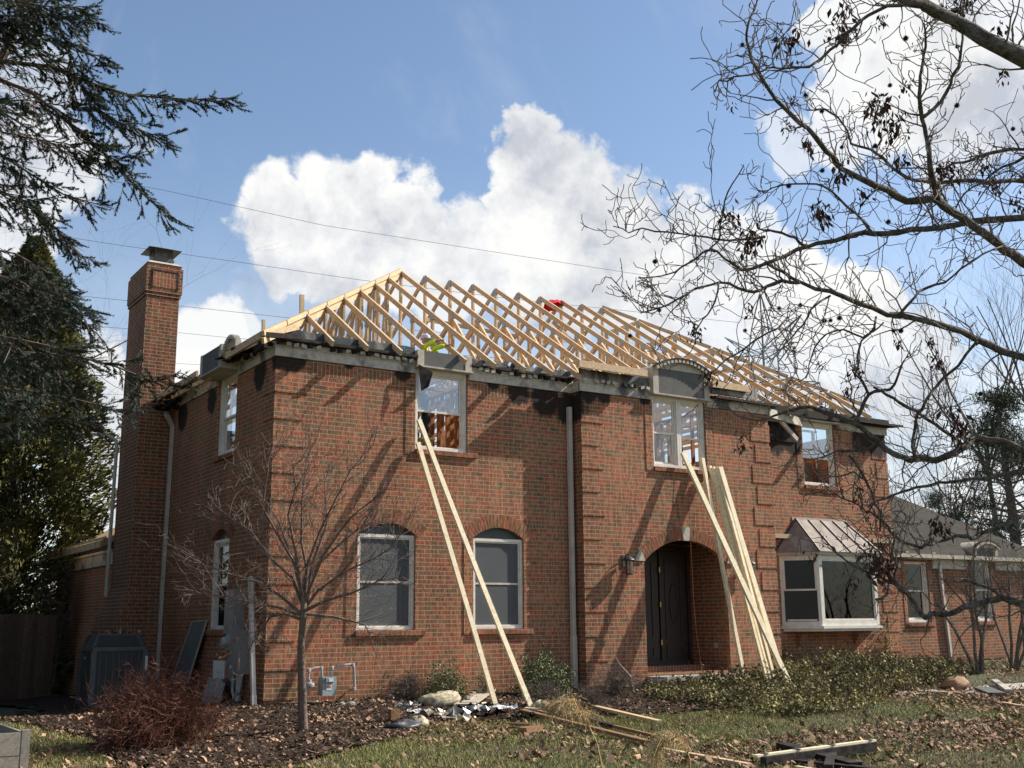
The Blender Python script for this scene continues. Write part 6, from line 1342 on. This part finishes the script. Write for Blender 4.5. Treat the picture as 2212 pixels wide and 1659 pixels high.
def plank(a, b, z0_, z1_, th, out): a, b = Vector(a), Vector(b); o_ = out*th; mb.add([(a.x, a.y, z0_), (b.x, b.y, z0_), (b.x+o_.x, b.y+o_.y, z0_), (a.x+o_.x, a.y+o_.y, z0_), (a.x, a.y, z1_), (b.x, b.y, z1_), (b.x+o_.x, b.y+o_.y, z1_), (a.x+o_.x, a.y+o_.y, z1_)], MB.BF)
front = cA+e2*1.3; sidee = cA+e1*1.6
for k in range(2): z_a = zt3-.255*(k+1); plank(cA+e2*.02, front, z_a+.004, z_a+.25, .04, -e1); plank(cA+e1*.02, sidee, z_a+.004, z_a+.25, .04, -e2*-1)
mb.build('board', M['greywood'], pl_); mb = MB(); mb.box(cA.x-.045, cA.x+.045, cA.y-.045, cA.y+.045, gz, zt3+.02); mb.build('corner_post', M['greywood'], pl_)
mb = MB(); q1 = cA+e2*.05+e1*.05; q2 = front+e1*.05; q3 = front+sidee-cA; q4 = sidee+e2*.05; mb.add([(q.x, q.y, zt3-.1) for q in (q1, q2, q3, q4)], [(0,1,2,3)]); mb.build('soil', M['mulch'], pl_)
# ------------------------------------------------------------------ debris on the ground
gD = 'debris dropped from the burnt roof'
def gboard(u0, v0, u1, v1, w_, h, lb, mt='oldwood', z0=.03, z1=.03, name='debris_board'):
    a = gp(u0, v0)+Vector((0, 0, z0+h/2)); b = gp(u1, v1)+Vector((0, 0, z1+h/2)); mb = MB(); mb.beam(a, b, w_, h); return one(mb, name, M[mt], (a+b)/2, lb, 'board', gD)
gboard(1127, 1549, 1400, 1612, .09, .045, 'long brown board on the lawn running towards the plume grass'); gboard(1225, 1520, 1425, 1567, .1, .045, 'long tan board lying behind the fallen timbers', 'lumber'); gboard(1240, 1555, 1325, 1577, .09, .05, 'half charred board end in the pile', 'charwood', .05, .03); gboard(1320, 1575, 1420, 1600, .05, .04, 'thin brown strip beyond the charred board end')
gboard(1170, 1535, 1235, 1560, .14, .06, 'reddish timber on top of the fallen pile', 'oldwood', .1, .06); gboard(1165, 1548, 1215, 1556, .12, .05, 'short timber at the left end of the pile', 'oldwood'); gboard(1225, 1560, 1262, 1553, .14, .1, 'stubby block under the plume', 'oldwood', .02, .02); gboard(1222, 1548, 1285, 1565, .05, .03, 'white-edged short strip under the plume', 'paleboard', .02, .02)
gboard(1095, 1570, 1155, 1574, .04, .03, 'short thin stick on the grass below the right leaning board'); gboard(1128, 1588, 1165, 1583, .16, .07, 'small brick-sized wood block on the grass', 'oldwood'); gboard(1420, 1625, 1620, 1662, .08, .035, 'tan board at the bottom edge beside the plume', 'lumber'); gboard(1135, 1547, 1180, 1545, .12, .05, 'pale block end beside the left leaning board foot', 'paleboard')
gboard(880, 1508, 1000, 1535, .05, .03, 'thin brown strip across the mulch', 'oldwood'); gboard(1020, 1522, 1045, 1530, .2, .02, 'pale splintered slab by the board foot', 'paleboard', .03, .08)
b = gp(851, 1560); mb = MB(); mb.box(b.x-.075, b.x+.075, b.y-.05, b.y+.05, b.z, b.z+.19); one(mb, 'timber_block', M['oldwood'], b, 'dark timber block standing on end in the mulch', 'block')
gboard(1985, 1495, 2075, 1502, .1, .03, 'pale plank lying beside the path', 'lumber'); gboard(2165, 1524, 2212, 1532, .06, .03, 'thin pale strip at the right edge of the lawn', 'lumber'); gboard(2120, 1484, 2155, 1506, .3, .03, 'broken grey shutter-like panel lying by the path', 'panelgrey', .02, .05, 'trim_panel'); gboard(2150, 1482, 2180, 1502, .12, .06, 'strip of dentil trim lying on the panel by the path', 'trim', .07, .05, 'dentil_strip')
gboard(1005, 1518, 1060, 1500, .3, .03, 'grey dentil trim panel lying left of the board feet', 'trimclean', .05, .1, 'trim_panel')
mb = MB(); a = gp(1010, 1512)+Vector((0, 0, .1)); b = gp(1045, 1498)+Vector((0, 0, .12))
for k in range(7): p = a.lerp(b, k/6); mb.box(p.x-.035, p.x+.035, p.y-.04, p.y+.04, p.z, p.z+.05)
mb.beam(a+Vector((0, 0, -.01)), b+Vector((0, 0, -.01)), .1, .02); one(mb, 'dentil_strip', M['trimclean'], a, 'short strip of pale dentil blocks resting on the trim panel', 'trim', gD)
def lump(u, v, rx, ry, rz, name, lb, mt, seed, cat, n=18, grp=None):
    rr = random.Random(seed); b = gp(u, v); mb = MB(); m_ = 10; vs = []
    for i in range(m_+1):
        th = math.pi*i/m_
        for j in range(n): a = 2*math.pi*j/n; q = 1+.22*math.sin(3*a+seed+i)+.15*math.sin(7*a+i*1.7)+rr.uniform(-.08, .08); vs.append((b.x+rx*q*math.sin(th)*math.cos(a), b.y+ry*q*math.sin(th)*math.sin(a), b.z+rz*.5+rz*.6*math.cos(th)*q))
    fs = [(i*n+j, (i+1)*n+j, (i+1)*n+(j+1) % n, i*n+(j+1) % n) for i in range(m_) for j in range(n)]; mb.add(vs, fs); return one(mb, name, M[mt], b, lb, cat, grp, smooth=True)
gI = 'torn lumps of mineral wool insulation'
lump(955, 1530, .36, .18, .22, 'insulation_lump', 'long pale lump of insulation lying in the mulch', 'insulation', 1, 'insulation', grp=gI); lump(885, 1483, .16, .13, .22, 'insulation_lump', 'pale insulation lump beside the thin boxwood', 'insulation', 2, 'insulation', grp=gI); lump(1168, 1538, .14, .12, .15, 'insulation_lump', 'scorched insulation at the foot of the right leaning board', 'insulation', 3, 'insulation', grp=gI); lump(905, 1572, .13, .1, .14, 'insulation_lump', 'grey fuzzy insulation next to the black scrap', 'insulation', 4, 'insulation', grp=gI); lump(1200, 1543, .14, .1, .14, 'insulation_lump', 'yellowish insulation behind the pile of timbers', 'insulation', 5, 'insulation', grp=gI)
lump(870, 1578, .27, .13, .12, 'scrap_membrane', 'curled black roofing membrane scrap at the lawn edge', 'blackplastic', 6, 'scrap')
lump(2062, 1464, .3, .2, .22, 'landscape_rock', 'brown rock at the base of the multi-stemmed shrubs', 'oldwood', 7, 'rock')
rr = random.Random(31); k = 0
for u0, u1, v0, v1, n in ((745, 800, 1494, 1506, 7), (640, 760, 1512, 1522, 12), (808, 860, 1500, 1510, 4)):
    for _ in range(n):
        s = rr.uniform(.05, .12); k += 1; u, v = rr.uniform(u0, u1), rr.uniform(v0, v1); near = 'around the gas meter' if k <= 19 else 'beyond the gas meter'
        lump(u, v, s, s*.8, s*.7, 'river_stone', ('rounded pale stone in the row right of the gas meter' if u0 == 745 else 'rounded stone in the loose row in front of the gas meter' if u0 == 640 else 'rounded stone beside the grey dried flower stalks'), 'rock', 50+k, 'stone', n=9, grp='rounded stones under the gas meter')
# crumpled foil, paper and wrap scraps
def scrap(u, v, s, lb, mt, seed):
    rr = random.Random(seed); b = gp(u, v)+Vector((0, 0, .03)); mb = MB(); n = 6; vs = [(b.x+s*(i/n-.5)*1.4+rr.gauss(0, s*.07), b.y+s*(j/n-.5)+rr.gauss(0, s*.07), b.z+abs(rr.gauss(0, s*.13))) for i in range(n+1) for j in range(n+1)]
    mb.add(vs, [(i*(n+1)+j, (i+1)*(n+1)+j, (i+1)*(n+1)+j+1, i*(n+1)+j+1) for i in range(n) for j in range(n) if rr.random() < .85]); mb.add([(x, y, z-.008) for x, y, z in vs], [(i*(n+1)+j, i*(n+1)+j+1, (i+1)*(n+1)+j+1, (i+1)*(n+1)+j) for i in range(n) for j in range(n)]); return one(mb, 'scrap', M[mt], b, lb, 'scrap', 'crumpled scraps between mulch and lawn')
for (u, v, s, mt, lb) in ((1000, 1548, .42, 'foilscrap', 'bright crumpled foil sheet below the insulation'), (1030, 1540, .36, 'foilscrap', 'silver foil scrap nearest the left board foot'), (1050, 1552, .36, 'char', 'black scorched sheet between the foil pieces'), (975, 1557, .3, 'foilscrap', 'small foil scrap at the left of the heap'), (1085, 1543, .3, 'whitepaper', 'white scrap between the two board feet'), (905, 1545, .25, 'whitepaper', 'white paper scrap behind the timber block'), (1000, 1560, .3, 'paleboard', 'tan torn sheet at the lawn edge'), (885, 1530, .28, 'foilscrap', 'dull foil scrap in the mulch'), (1015, 1535, .4, 'char', 'charred sheet behind the foil'), (1115, 1556, .25, 'char', 'black scrap right of the board feet'), (945, 1552, .3, 'insulation', 'torn tan batting scrap'), (640, 1508, .18, 'whitepaper', 'white scrap near the small tree'), (1135, 1553, .3, 'char', 'burnt shingle scrap by the lumber pile'), (1840, 1624, .12, 'whitepaper', 'tiny white scrap on the right of the lawn'), (2030, 1568, .12, 'whitepaper', 'tiny white scrap furthest right on the lawn')): scrap(u, v, s, lb, mt, int(u))
# charred frame in the lower right
t = thing('charred_frame', gp(1780, 1640), 'charred crossed timbers with one pale scorched batten lying on the lawn', 'timber')
def gh(u, v, h): return gp(u, v)+Vector((0, 0, h))
mb = MB(); mb.beam(gh(1690, 1624, .07), gh(1850, 1668, .06), .16, .09); mb.beam(gh(1650, 1657, .06), gh(1890, 1630, .10), .09, .10); mb.beam(gh(1720, 1650, .02), gh(2000, 1685, .04), .12, .06); mb.beam(gh(1800, 1640, .05), gh(1790, 1672, .05), .1, .1); mb.build('burnt_timber', M['char'], t)
mb = MB(); mb.beam(gh(1632, 1656, .115), gh(1890, 1629, .165), .08, .025); mb.build('batten', M['paleboard'], t)
mb = MB()
for f in (.07, .33, .62, .95): a = gh(1632, 1656, .130).lerp(gh(1890, 1629, .180), f); mb.box(a.x-.03, a.x+.03, a.y-.05, a.y+.05, a.z, a.z+.006)
mb.build('metal_strap', M['steel'], t)
mb = MB(); P_ = gh(1700, 1655, .03); mb.beam(gh(1720, 1662, .03), gh(1785, 1672, .03), .05, .02); one(mb, 'splinter', M['paleboard'], P_, 'pale splinter below the charred timbers', 'splinter')
# plume grasses
def plume(stem, head, D, lb, seed, droop):
    rr = random.Random(seed); b = at(*stem[-1], D); b.z = GG(b.x, b.y); t = thing('plume_grass', b, lb, 'grass plume'); pts = [b]+[at(u, v, D) for u, v in stem[::-1]]+[at(u, v, D) for u, v in head]; mb = MB(); mb.tube(pts, [.006]+[.005]*len(stem)+[.004-.003*i/len(head) for i in range(len(head))], 5); mb.build('stalk', M['plume'], t); hb = MB(); hp = [at(u, v, D) for u, v in head]
    for k in range(330):
        i = rr.randrange(len(hp)-1); p = hp[i].lerp(hp[i+1], rr.random()); d = (hp[i+1]-hp[i]).normalized()*rr.uniform(.3, 1)+RT*rr.gauss(0, droop)+FW*rr.gauss(0, .45)+Vector((0, 0, rr.uniform(-.5, .3))); L = rr.uniform(.08, .22); q = p+d.normalized()*L*.5+Vector((0, 0, .01)); e = p+d.normalized()*L+Vector((0, 0, -L*.35)); hb.tube([p, q, e], [.0018, .0015, .0008], 3, cap=False)
        for m_ in range(7): f = rr.random(); c = (q.lerp(e, f) if f > .3 else p.lerp(q, f)); s = .005; hb.tube([c, c+Vector((rr.gauss(0, s), rr.gauss(0, s), -s*1.6))], [.0028, .0008], 3, cap=False)
    hb.build('plume', M['plume'], t)
plume([(1275, 1575), (1288, 1600), (1295, 1630), (1303, 1670)], [(1273, 1570), (1262, 1550), (1248, 1530), (1228, 1518), (1205, 1520)], 9.2, 'tan drooping grass plume in front of the fallen timbers', 1, .5)
plume([(1490, 1640), (1492, 1665)], [(1488, 1632), (1478, 1608), (1460, 1594), (1438, 1594), (1424, 1612), (1420, 1640)], 9.0, 'arched straw grass plume at the bottom edge', 2, .35)
# ------------------------------------------------------------------ red cloth on a truss peak
b = Vector((9.8, 5, 9.56)); mb = MB(); rr = random.Random(4); pk = up(1211, 652, 'Y', 5.0); n = 8; vs = []
for i in range(n+1):
    for j in range(n+1):
        u = i/n; v = j/n; vs.append(Vector((pk.x-.52+u*.62, pk.y-.15+v*.3, pk.z-.02+.12*math.sin(u*3.1)*(1-.3*v)-.16*(1-u)*v+rr.gauss(0, .014)-abs(v-.45)*.42)))
mb.add(vs, [(i*(n+1)+j, (i+1)*(n+1)+j, (i+1)*(n+1)+j+1, i*(n+1)+j+1) for i in range(n) for j in range(n)]); mb.add([v-Vector((0, 0, .006)) for v in vs], [(i*(n+1)+j, i*(n+1)+j+1, (i+1)*(n+1)+j+1, (i+1)*(n+1)+j) for i in range(n) for j in range(n)]); one(mb, 'red_cloth', M['red'], pk, 'crumpled bright red cloth draped over a truss peak', 'cloth')
# ------------------------------------------------------------------ roofer
def skin(name, verts, edges, mt, parent, sub=2, root=0):
    me = bpy.data.meshes.new(name); off = Vector((0, 0, 0)); p = parent
    while p is not None: off += p.location; p = p.parent
    me.from_pydata([tuple(Vector(v[:3])-off) for v in verts], edges, []); o = bpy.data.objects.new(name, me); COL.objects.link(o); o.parent = parent
    md = o.modifiers.new('skin', 'SKIN'); md.use_smooth_shade = True
    for i, v in enumerate(verts): sv = me.skin_vertices[0].data[i]; sv.radius = (v[3], v[4] if len(v) > 4 else v[3]); sv.use_root = (i == root)
    o.modifiers.new('sub', 'SUBSURF').levels = sub; o.modifiers['sub'].render_levels = sub; me.materials.append(mt)
    dg = bpy.context.evaluated_depsgraph_get(); m2 = bpy.data.meshes.new_from_object(o.evaluated_get(dg)); o.modifiers.clear(); o.data = m2; return o
hd = up(919, 739, 'Y', .50); hx, hy, hz = hd.x, hd.y, hd.z
w1 = up(946, 736, 'Y', .28); w2 = up(966, 746, 'Y', .22); ft = 4.62
per = thing('person', (hx, hy+.1, ft), 'roofer in lime shirt and pale cap gripping a rafter above the upper left window', 'person')
sh_ = Vector((hx+.10, hy+.08, hz-.19))
bv = [(hx-.02, hy+.2, ft+.88, .15, .11), (hx-.01, hy+.18, ft+1.1, .14, .10), (sh_.x, sh_.y, sh_.z-.08, .17, .11), (sh_.x, sh_.y-.02, sh_.z+.02, .09, .08), (hx, hy+.02, hz-.12, .052), (hx, hy, hz-.03, .072, .078), (hx, hy, hz+.06, .078, .09), (hx, hy, hz+.11, .05),
 (sh_.x+.17, sh_.y-.03, sh_.z-.02, .06), (w2.x-.22, w2.y+.12, w2.z-.06, .045), (w2.x, w2.y, w2.z, .03), (sh_.x-.05, sh_.y+.0, sh_.z-.02, .06), (w1.x-.2, w1.y+.18, w1.z-.09, .042), (w1.x, w1.y, w1.z, .03),
 (hx-.10, hy+.2, ft+.8, .09), (hx-.11, hy+.17, ft+.45, .065), (hx-.11, hy+.2, ft+.08, .045), (hx-.11, hy+.06, ft+.04, .035), (hx+.1, hy+.2, ft+.8, .09), (hx+.12, hy+.15, ft+.45, .065), (hx+.12, hy+.2, ft+.08, .045), (hx+.12, hy+.06, ft+.04, .035)]
be = [(0,1),(1,2),(2,3),(3,4),(4,5),(5,6),(6,7),(2,8),(8,9),(9,10),(2,11),(11,12),(12,13),(0,14),(14,15),(15,16),(16,17),(0,18),(18,19),(19,20),(20,21)]
def hand(w, d, bv, be, i0):                                    # palm, four fingers and a thumb closing on the rafter
    d = d.normalized(); s = d.cross(Vector((0, 0, 1))).normalized(); p = w+d*.06; i = len(bv); bv.append((p.x, p.y, p.z, .026, .016)); be.append((i0, i))
    for k, L in enumerate((.05, .06, .055, .045)):
        q = p+d*.035+s*(k-1.5)*.02; e = q+d*L*.5+Vector((0, 0, -.018)); g = e+d*L*.1+Vector((0, 0, -.03)); j = len(bv); bv += [(q.x, q.y, q.z, .009), (e.x, e.y, e.z, .0085), (g.x, g.y, g.z, .0075)]; be += [(i, j), (j, j+1), (j+1, j+2)]
    q = p+s*.032-d*.01; e = q+d*.03+s*.015+Vector((0, 0, -.02)); j = len(bv); bv += [(q.x, q.y, q.z, .011), (e.x, e.y, e.z, .009)]; be += [(i, j), (j, j+1)]
hand(w2, Vector((1, -.2, .35)), bv, be, 10); hand(w1, Vector((1, -.2, .3)), bv, be, 13)
body = skin('body', bv, be, M['skin'], per)
k_ = .013
def sub(ids, edges, grow): return [tuple(list(bv[i][:3])+[r+grow for r in bv[i][3:]]) for i in ids], edges
v_, e_ = sub([1, 2, 3, 8, 9, 10, 11, 12, 13], [(0,1),(1,2),(1,3),(3,4),(4,5),(1,6),(6,7),(7,8)], k_); v_[5] = tuple(list(Vector(bv[9][:3]).lerp(Vector(bv[10][:3]), .86))+[.045]); v_[8] = tuple(list(Vector(bv[12][:3]).lerp(Vector(bv[13][:3]), .86))+[.045]); v_[2] = tuple(list(v_[2][:3])+[.09, .085])
skin('shirt', v_, e_, M['hivis'], per, root=1)
v_, e_ = sub([1, 0, 14, 15, 16, 18, 19, 20], [(0,1),(1,2),(2,3),(3,4),(1,5),(5,6),(6,7)], .018); v_[0] = (bv[0][0], bv[0][1], bv[0][2]+.1, .16, .12); skin('trousers', v_, e_, M['jeans'], per, root=1)
v_, e_ = sub([16, 17], [(0, 1)], .016); skin('boot', v_, e_, M['boot'], per); v_, e_ = sub([20, 21], [(0, 1)], .016); skin('boot', v_, e_, M['boot'], per)
mb = MB(); mb.lathe((hx, hy, hz+.055), [(.10, 0), (.103, .03), (.09, .075), (.05, .10), (.004, .108)], 16); mb.prism([Vector((hx+.02, hy-.10, hz+.06)), Vector((hx+.12, hy-.16, hz+.045)), Vector((hx+.17, hy-.11, hz+.042)), Vector((hx+.165, hy-.04, hz+.045)), Vector((hx+.09, hy+.03, hz+.06))], (0, 0, .008)); mb.build('cap', M['cap'], per, smooth=False)
fd = Vector((.85, -.5, 0)).normalized(); sdv = Vector((-fd.y, fd.x, 0)); fc = Vector((hx, hy, hz+.02)); mb = MB(); nb_ = fc+fd*.085; mb.add([nb_+Vector((0, 0, .02)), nb_+sdv*.013+Vector((0, 0, -.02)), nb_-sdv*.013+Vector((0, 0, -.02)), nb_+fd*.022+Vector((0, 0, -.018))], [(0,1,3), (1,2,3), (2,0,3)]); mb.lathe(fc+sdv*.078+Vector((0, 0, -.02)), [(.004, -.02), (.014, -.01), (.015, .015), (.004, .025)], 8); mb.lathe(fc-sdv*.078+Vector((0, 0, -.02)), [(.004, -.02), (.014, -.01), (.015, .015), (.004, .025)], 8); mb.build('nose_and_ears', M['skin'], per, smooth=True)
mb = MB()
for s in (-1, 1): q = fc+fd*.078+sdv*s*.03+Vector((0, 0, .012)); mb.lathe(q, [(.001, -.006), (.009, -.003), (.009, .003), (.001, .006)], 8)
q = fc+fd*.076+Vector((0, 0, -.05)); mb.beam(q-sdv*.022, q+sdv*.022, .008, .008); mb.build('eyes_and_mouth', M['blackmetal'], per)
ld = thing('step_ladder', (hx, hy+.2, 3.08), 'yellow step ladder the roofer stands on inside the upper left window', 'ladder'); mb = MB()
for sx in (-1, 1):
    mb.beam((hx+sx*.24, hy-.15, 3.09), (hx+sx*.18, hy+.12, ft+.0), .03, .08, (1, 0, 0)); mb.beam((hx+sx*.24, hy+.75, 3.09), (hx+sx*.18, hy+.25, ft+.0), .03, .06, (1, 0, 0))
mb.build('rail', M['yellow'], ld); mb = MB()
for k in range(1, 5): f = k/5; y = hy-.15+.27*f; z = 3.09+(ft-3.09)*f; mb.box(hx-.22, hx+.22, y, y+.09, z, z+.03)
mb.build('step', M['yellow'], ld); mb = MB(); mb.box(hx-.24, hx+.24, hy-.0, hy+.36, ft-.03, ft+.0); mb.build('top_step', M['yellow'], ld)
# ------------------------------------------------------------------ pylon and lines
pc = at(1681, 1340, 150); py = thing('transmission_tower', (pc.x, pc.y, -2), 'grey steel lattice transmission tower far behind the roof', 'tower'); hdv = (at(1743, 716, 145.6)-at(1619, 751, 154)); hdv.z = 0; hdv.normalize(); pdv = Vector((-hdv.y, hdv.x, 0))
def PT(a, b, z): return Vector((pc.x, pc.y, 0))+hdv*a+pdv*b+Vector((0, 0, z))
mb = MB(); LV = [(-2, 4.2), (6, 3.4), (13, 2.7), (20, 2.1), (26, 1.7), (31, 1.5), (34.5, 1.4), (38.2, 1.4), (41.5, 1.0), (46.5, .05)]; cs = [(-1, -1), (1, -1), (1, 1), (-1, 1)]
for (z0, w0), (z1, w1) in zip(LV, LV[1:]):
    for i in range(4):
        a, b = cs[i], cs[(i+1) % 4]; mb.beam(PT(a[0]*w0, a[1]*w0, z0), PT(a[0]*w1, a[1]*w1, z1), .16, .16); mb.beam(PT(a[0]*w0, a[1]*w0, z0), PT(b[0]*w1, b[1]*w1, z1), .09, .09); mb.beam(PT(b[0]*w0, b[1]*w0, z0), PT(a[0]*w1, a[1]*w1, z1), .09, .09); mb.beam(PT(a[0]*w1, a[1]*w1, z1), PT(b[0]*w1, b[1]*w1, z1), .08, .08)
mb.build('mast', M['pylon'], py)
tips_ = []
def arm(s, L, zt_, zb_, zroot, horn=False):
    tip = PT(s*L, 0, zt_); mb = MB()
    for b in (-1, 1):
        r1 = PT(s*1.4, b*1.4, zb_); r2 = PT(s*1.4, b*1.4, zroot); mb.beam(r1, tip, .13, .13); mb.beam(r2, tip, .10, .10)
        for f in (.3, .6): mb.beam(r1.lerp(tip, f), r2.lerp(tip, f+.12), .07, .07)
    for f in (.3, .6): mb.beam(PT(s*1.4, -1.4, zb_).lerp(tip, f), PT(s*1.4, 1.4, zb_).lerp(tip, f), .07, .07)
    mb.build('crossarm', M['pylon'], py)
    if not horn:
        im = MB(); bq = tip+Vector((0, 0, -.5)); im.tube([tip, bq], .04, 5)
        for k in range(14): im.lathe(bq+Vector((0, 0, -.28*(k+1))), [(.05, 0), (.24, .05), (.24, .10), (.05, .2)], 8)
        im.build('insulator', M['insul'], py); tips_.append(bq+Vector((0, 0, -4.2)))
    else: tips_.append(tip)
for s in (-1, 1): arm(s, 7.4, 41.8, 38.2, 37.5, True); arm(s, 5.7, 38.3 if s > 0 else 38.3, 36.5, 38.2); arm(s, 9.8, 31.9, 31.5, 34.0)
lines = []
def wire(a, b, sag, lb, r=.035):
    mb = MB(); a, b = Vector(a), Vector(b); n = 24; mb.tube([a.lerp(b, i/n)-Vector((0, 0, sag*4*(i/n)*(1-i/n))) for i in range(n+1)], r, 4); one(mb, 'power_line', M['wire'], a, lb, 'power line', 'high-voltage wires crossing the sky')
def wpts(pl, lb, d0=120, d1=150, r=.035):
    pts = []; n = len(pl)-1
    for i, (u, v) in enumerate(pl): pts.append(at(u, v, d0+(d1-d0)*i/n))
    mb = MB(); mb.tube(pts, r, 4); one(mb, 'power_line', M['wire'], pts[0], lb, 'power line', 'high-voltage wires crossing the sky')
wpts([(-60, 338), (90, 365), (350, 410), (700, 487), (1040, 540), (1376, 592), (1600, 625), (1762, 650)], 'topmost wire, passing above the chimney cap and the roof ridge', r=.024)
wpts([(-60, 480), (240, 527), (480, 561), (780, 605), (1100, 645), (1598, 697)], 'second wire from the top, touching the chimney cap and the ridge', r=.026)
wpts([(-60, 610), (120, 634), (380, 660), (600, 684), (900, 714), (1300, 745), (1619, 790)], 'third wire from the top, crossing behind the upper chimney', r=.026)
wpts([(-60, 680), (180, 703), (380, 718), (500, 730), (900, 760), (1300, 790), (1743, 750)], 'fourth wire from the top, crossing behind the middle of the chimney', r=.026)
wpts([(-60, 765), (180, 776), (380, 785), (470, 790), (1000, 820), (1573, 850)], 'fifth wire from the top, meeting the left eave', r=.026)
wpts([(-60, 842), (165, 849), (270, 853), (700, 865), (1000, 872)], 'sixth wire from the top, just above the loose rear downspout', r=.026)
wpts([(-60, 924), (180, 927), (262, 928), (700, 935)], 'seventh wire from the top, ending at the rear downspout', r=.026)
wpts([(-60, 965), (180, 968), (262, 968), (700, 970)], 'lowest wire left of the chimney', r=.026)
for k, (a, pl) in enumerate(zip(('wire running right from the right horn of the tower', 'wire running right from the upper crossarm of the tower', 'wire running right from the left side of the tower', 'lowest wire running right from the tower', 'second lowest wire right of the tower'),
    ([(1762, 650), (1900, 690), (2050, 735), (2300, 800)], [(1743, 752), (1850, 780), (2000, 825), (2300, 910)], [(1619, 790), (1800, 800), (2000, 880), (2300, 975)], [(1789, 850), (1900, 885), (2050, 935), (2300, 1020)], [(1700, 830), (1850, 870), (2050, 945), (2300, 1040)]))): wpts(pl, a, 150, 110, .026)
wpts([(1930, 1040), (2000, 1063), (2100, 1085), (2212, 1110), (2300, 1130)], 'low wire over the shingled wing roof', 70, 60, .02)
# ------------------------------------------------------------------ loose pieces become parts of their own
SPLIT = ('brick_margin', 'hip_board', 'jack_rafter', 'brace', 'blocking', 'fascia_board', 'keystone', 'hinge', 'quoin', 'rafter', 'burnt_board', 'head_panel', 'printed_wrap', 'sheathing', 'door_leaf', 'burnt_timber', 'batten', 'board', 'lower_partition', 'back_wall', 'metal_strap', 'rail', 'step', 'curtain', 'sticker', 'wrap', 'frieze', 'top_plate', 'door_handle', 'post')
def islands(me):
    par = list(range(len(me.vertices)))
    def find(a):
        while par[a] != a: par[a] = par[par[a]]; a = par[a]
        return a
    for p in me.polygons:
        v = p.vertices
        for b in v[1:]:
            x, y = find(v[0]), find(b)
            if x != y: par[x] = y
    g = {}
    for p in me.polygons: g.setdefault(find(p.vertices[0]), []).append(p.index)
    return list(g.values())
for o in list(bpy.data.objects):
    if o.type != 'MESH' or o.parent is None or o.name.split('.')[0] not in SPLIT: continue
    isl = islands(o.data); 
    if len(isl) < 2 or len(isl) > 30: continue
    me = o.data; base = o.name.split('.')[0]
    for i, ps in enumerate(isl):
        used = {}; fs = []
        for pi in ps: fs.append([used.setdefault(v, len(used)) for v in me.polygons[pi].vertices])
        m2 = bpy.data.meshes.new(base); m2.from_pydata([me.vertices[v].co[:] for v in used], [], fs)
        for mm in me.materials: m2.materials.append(mm)
        n = bpy.data.objects.new(base, m2); COL.objects.link(n); n.parent = o.parent; n.matrix_local = o.matrix_local.copy()
        if i == 0:
            for ch in list(o.children): ch.parent = n
    bpy.data.objects.remove(o)
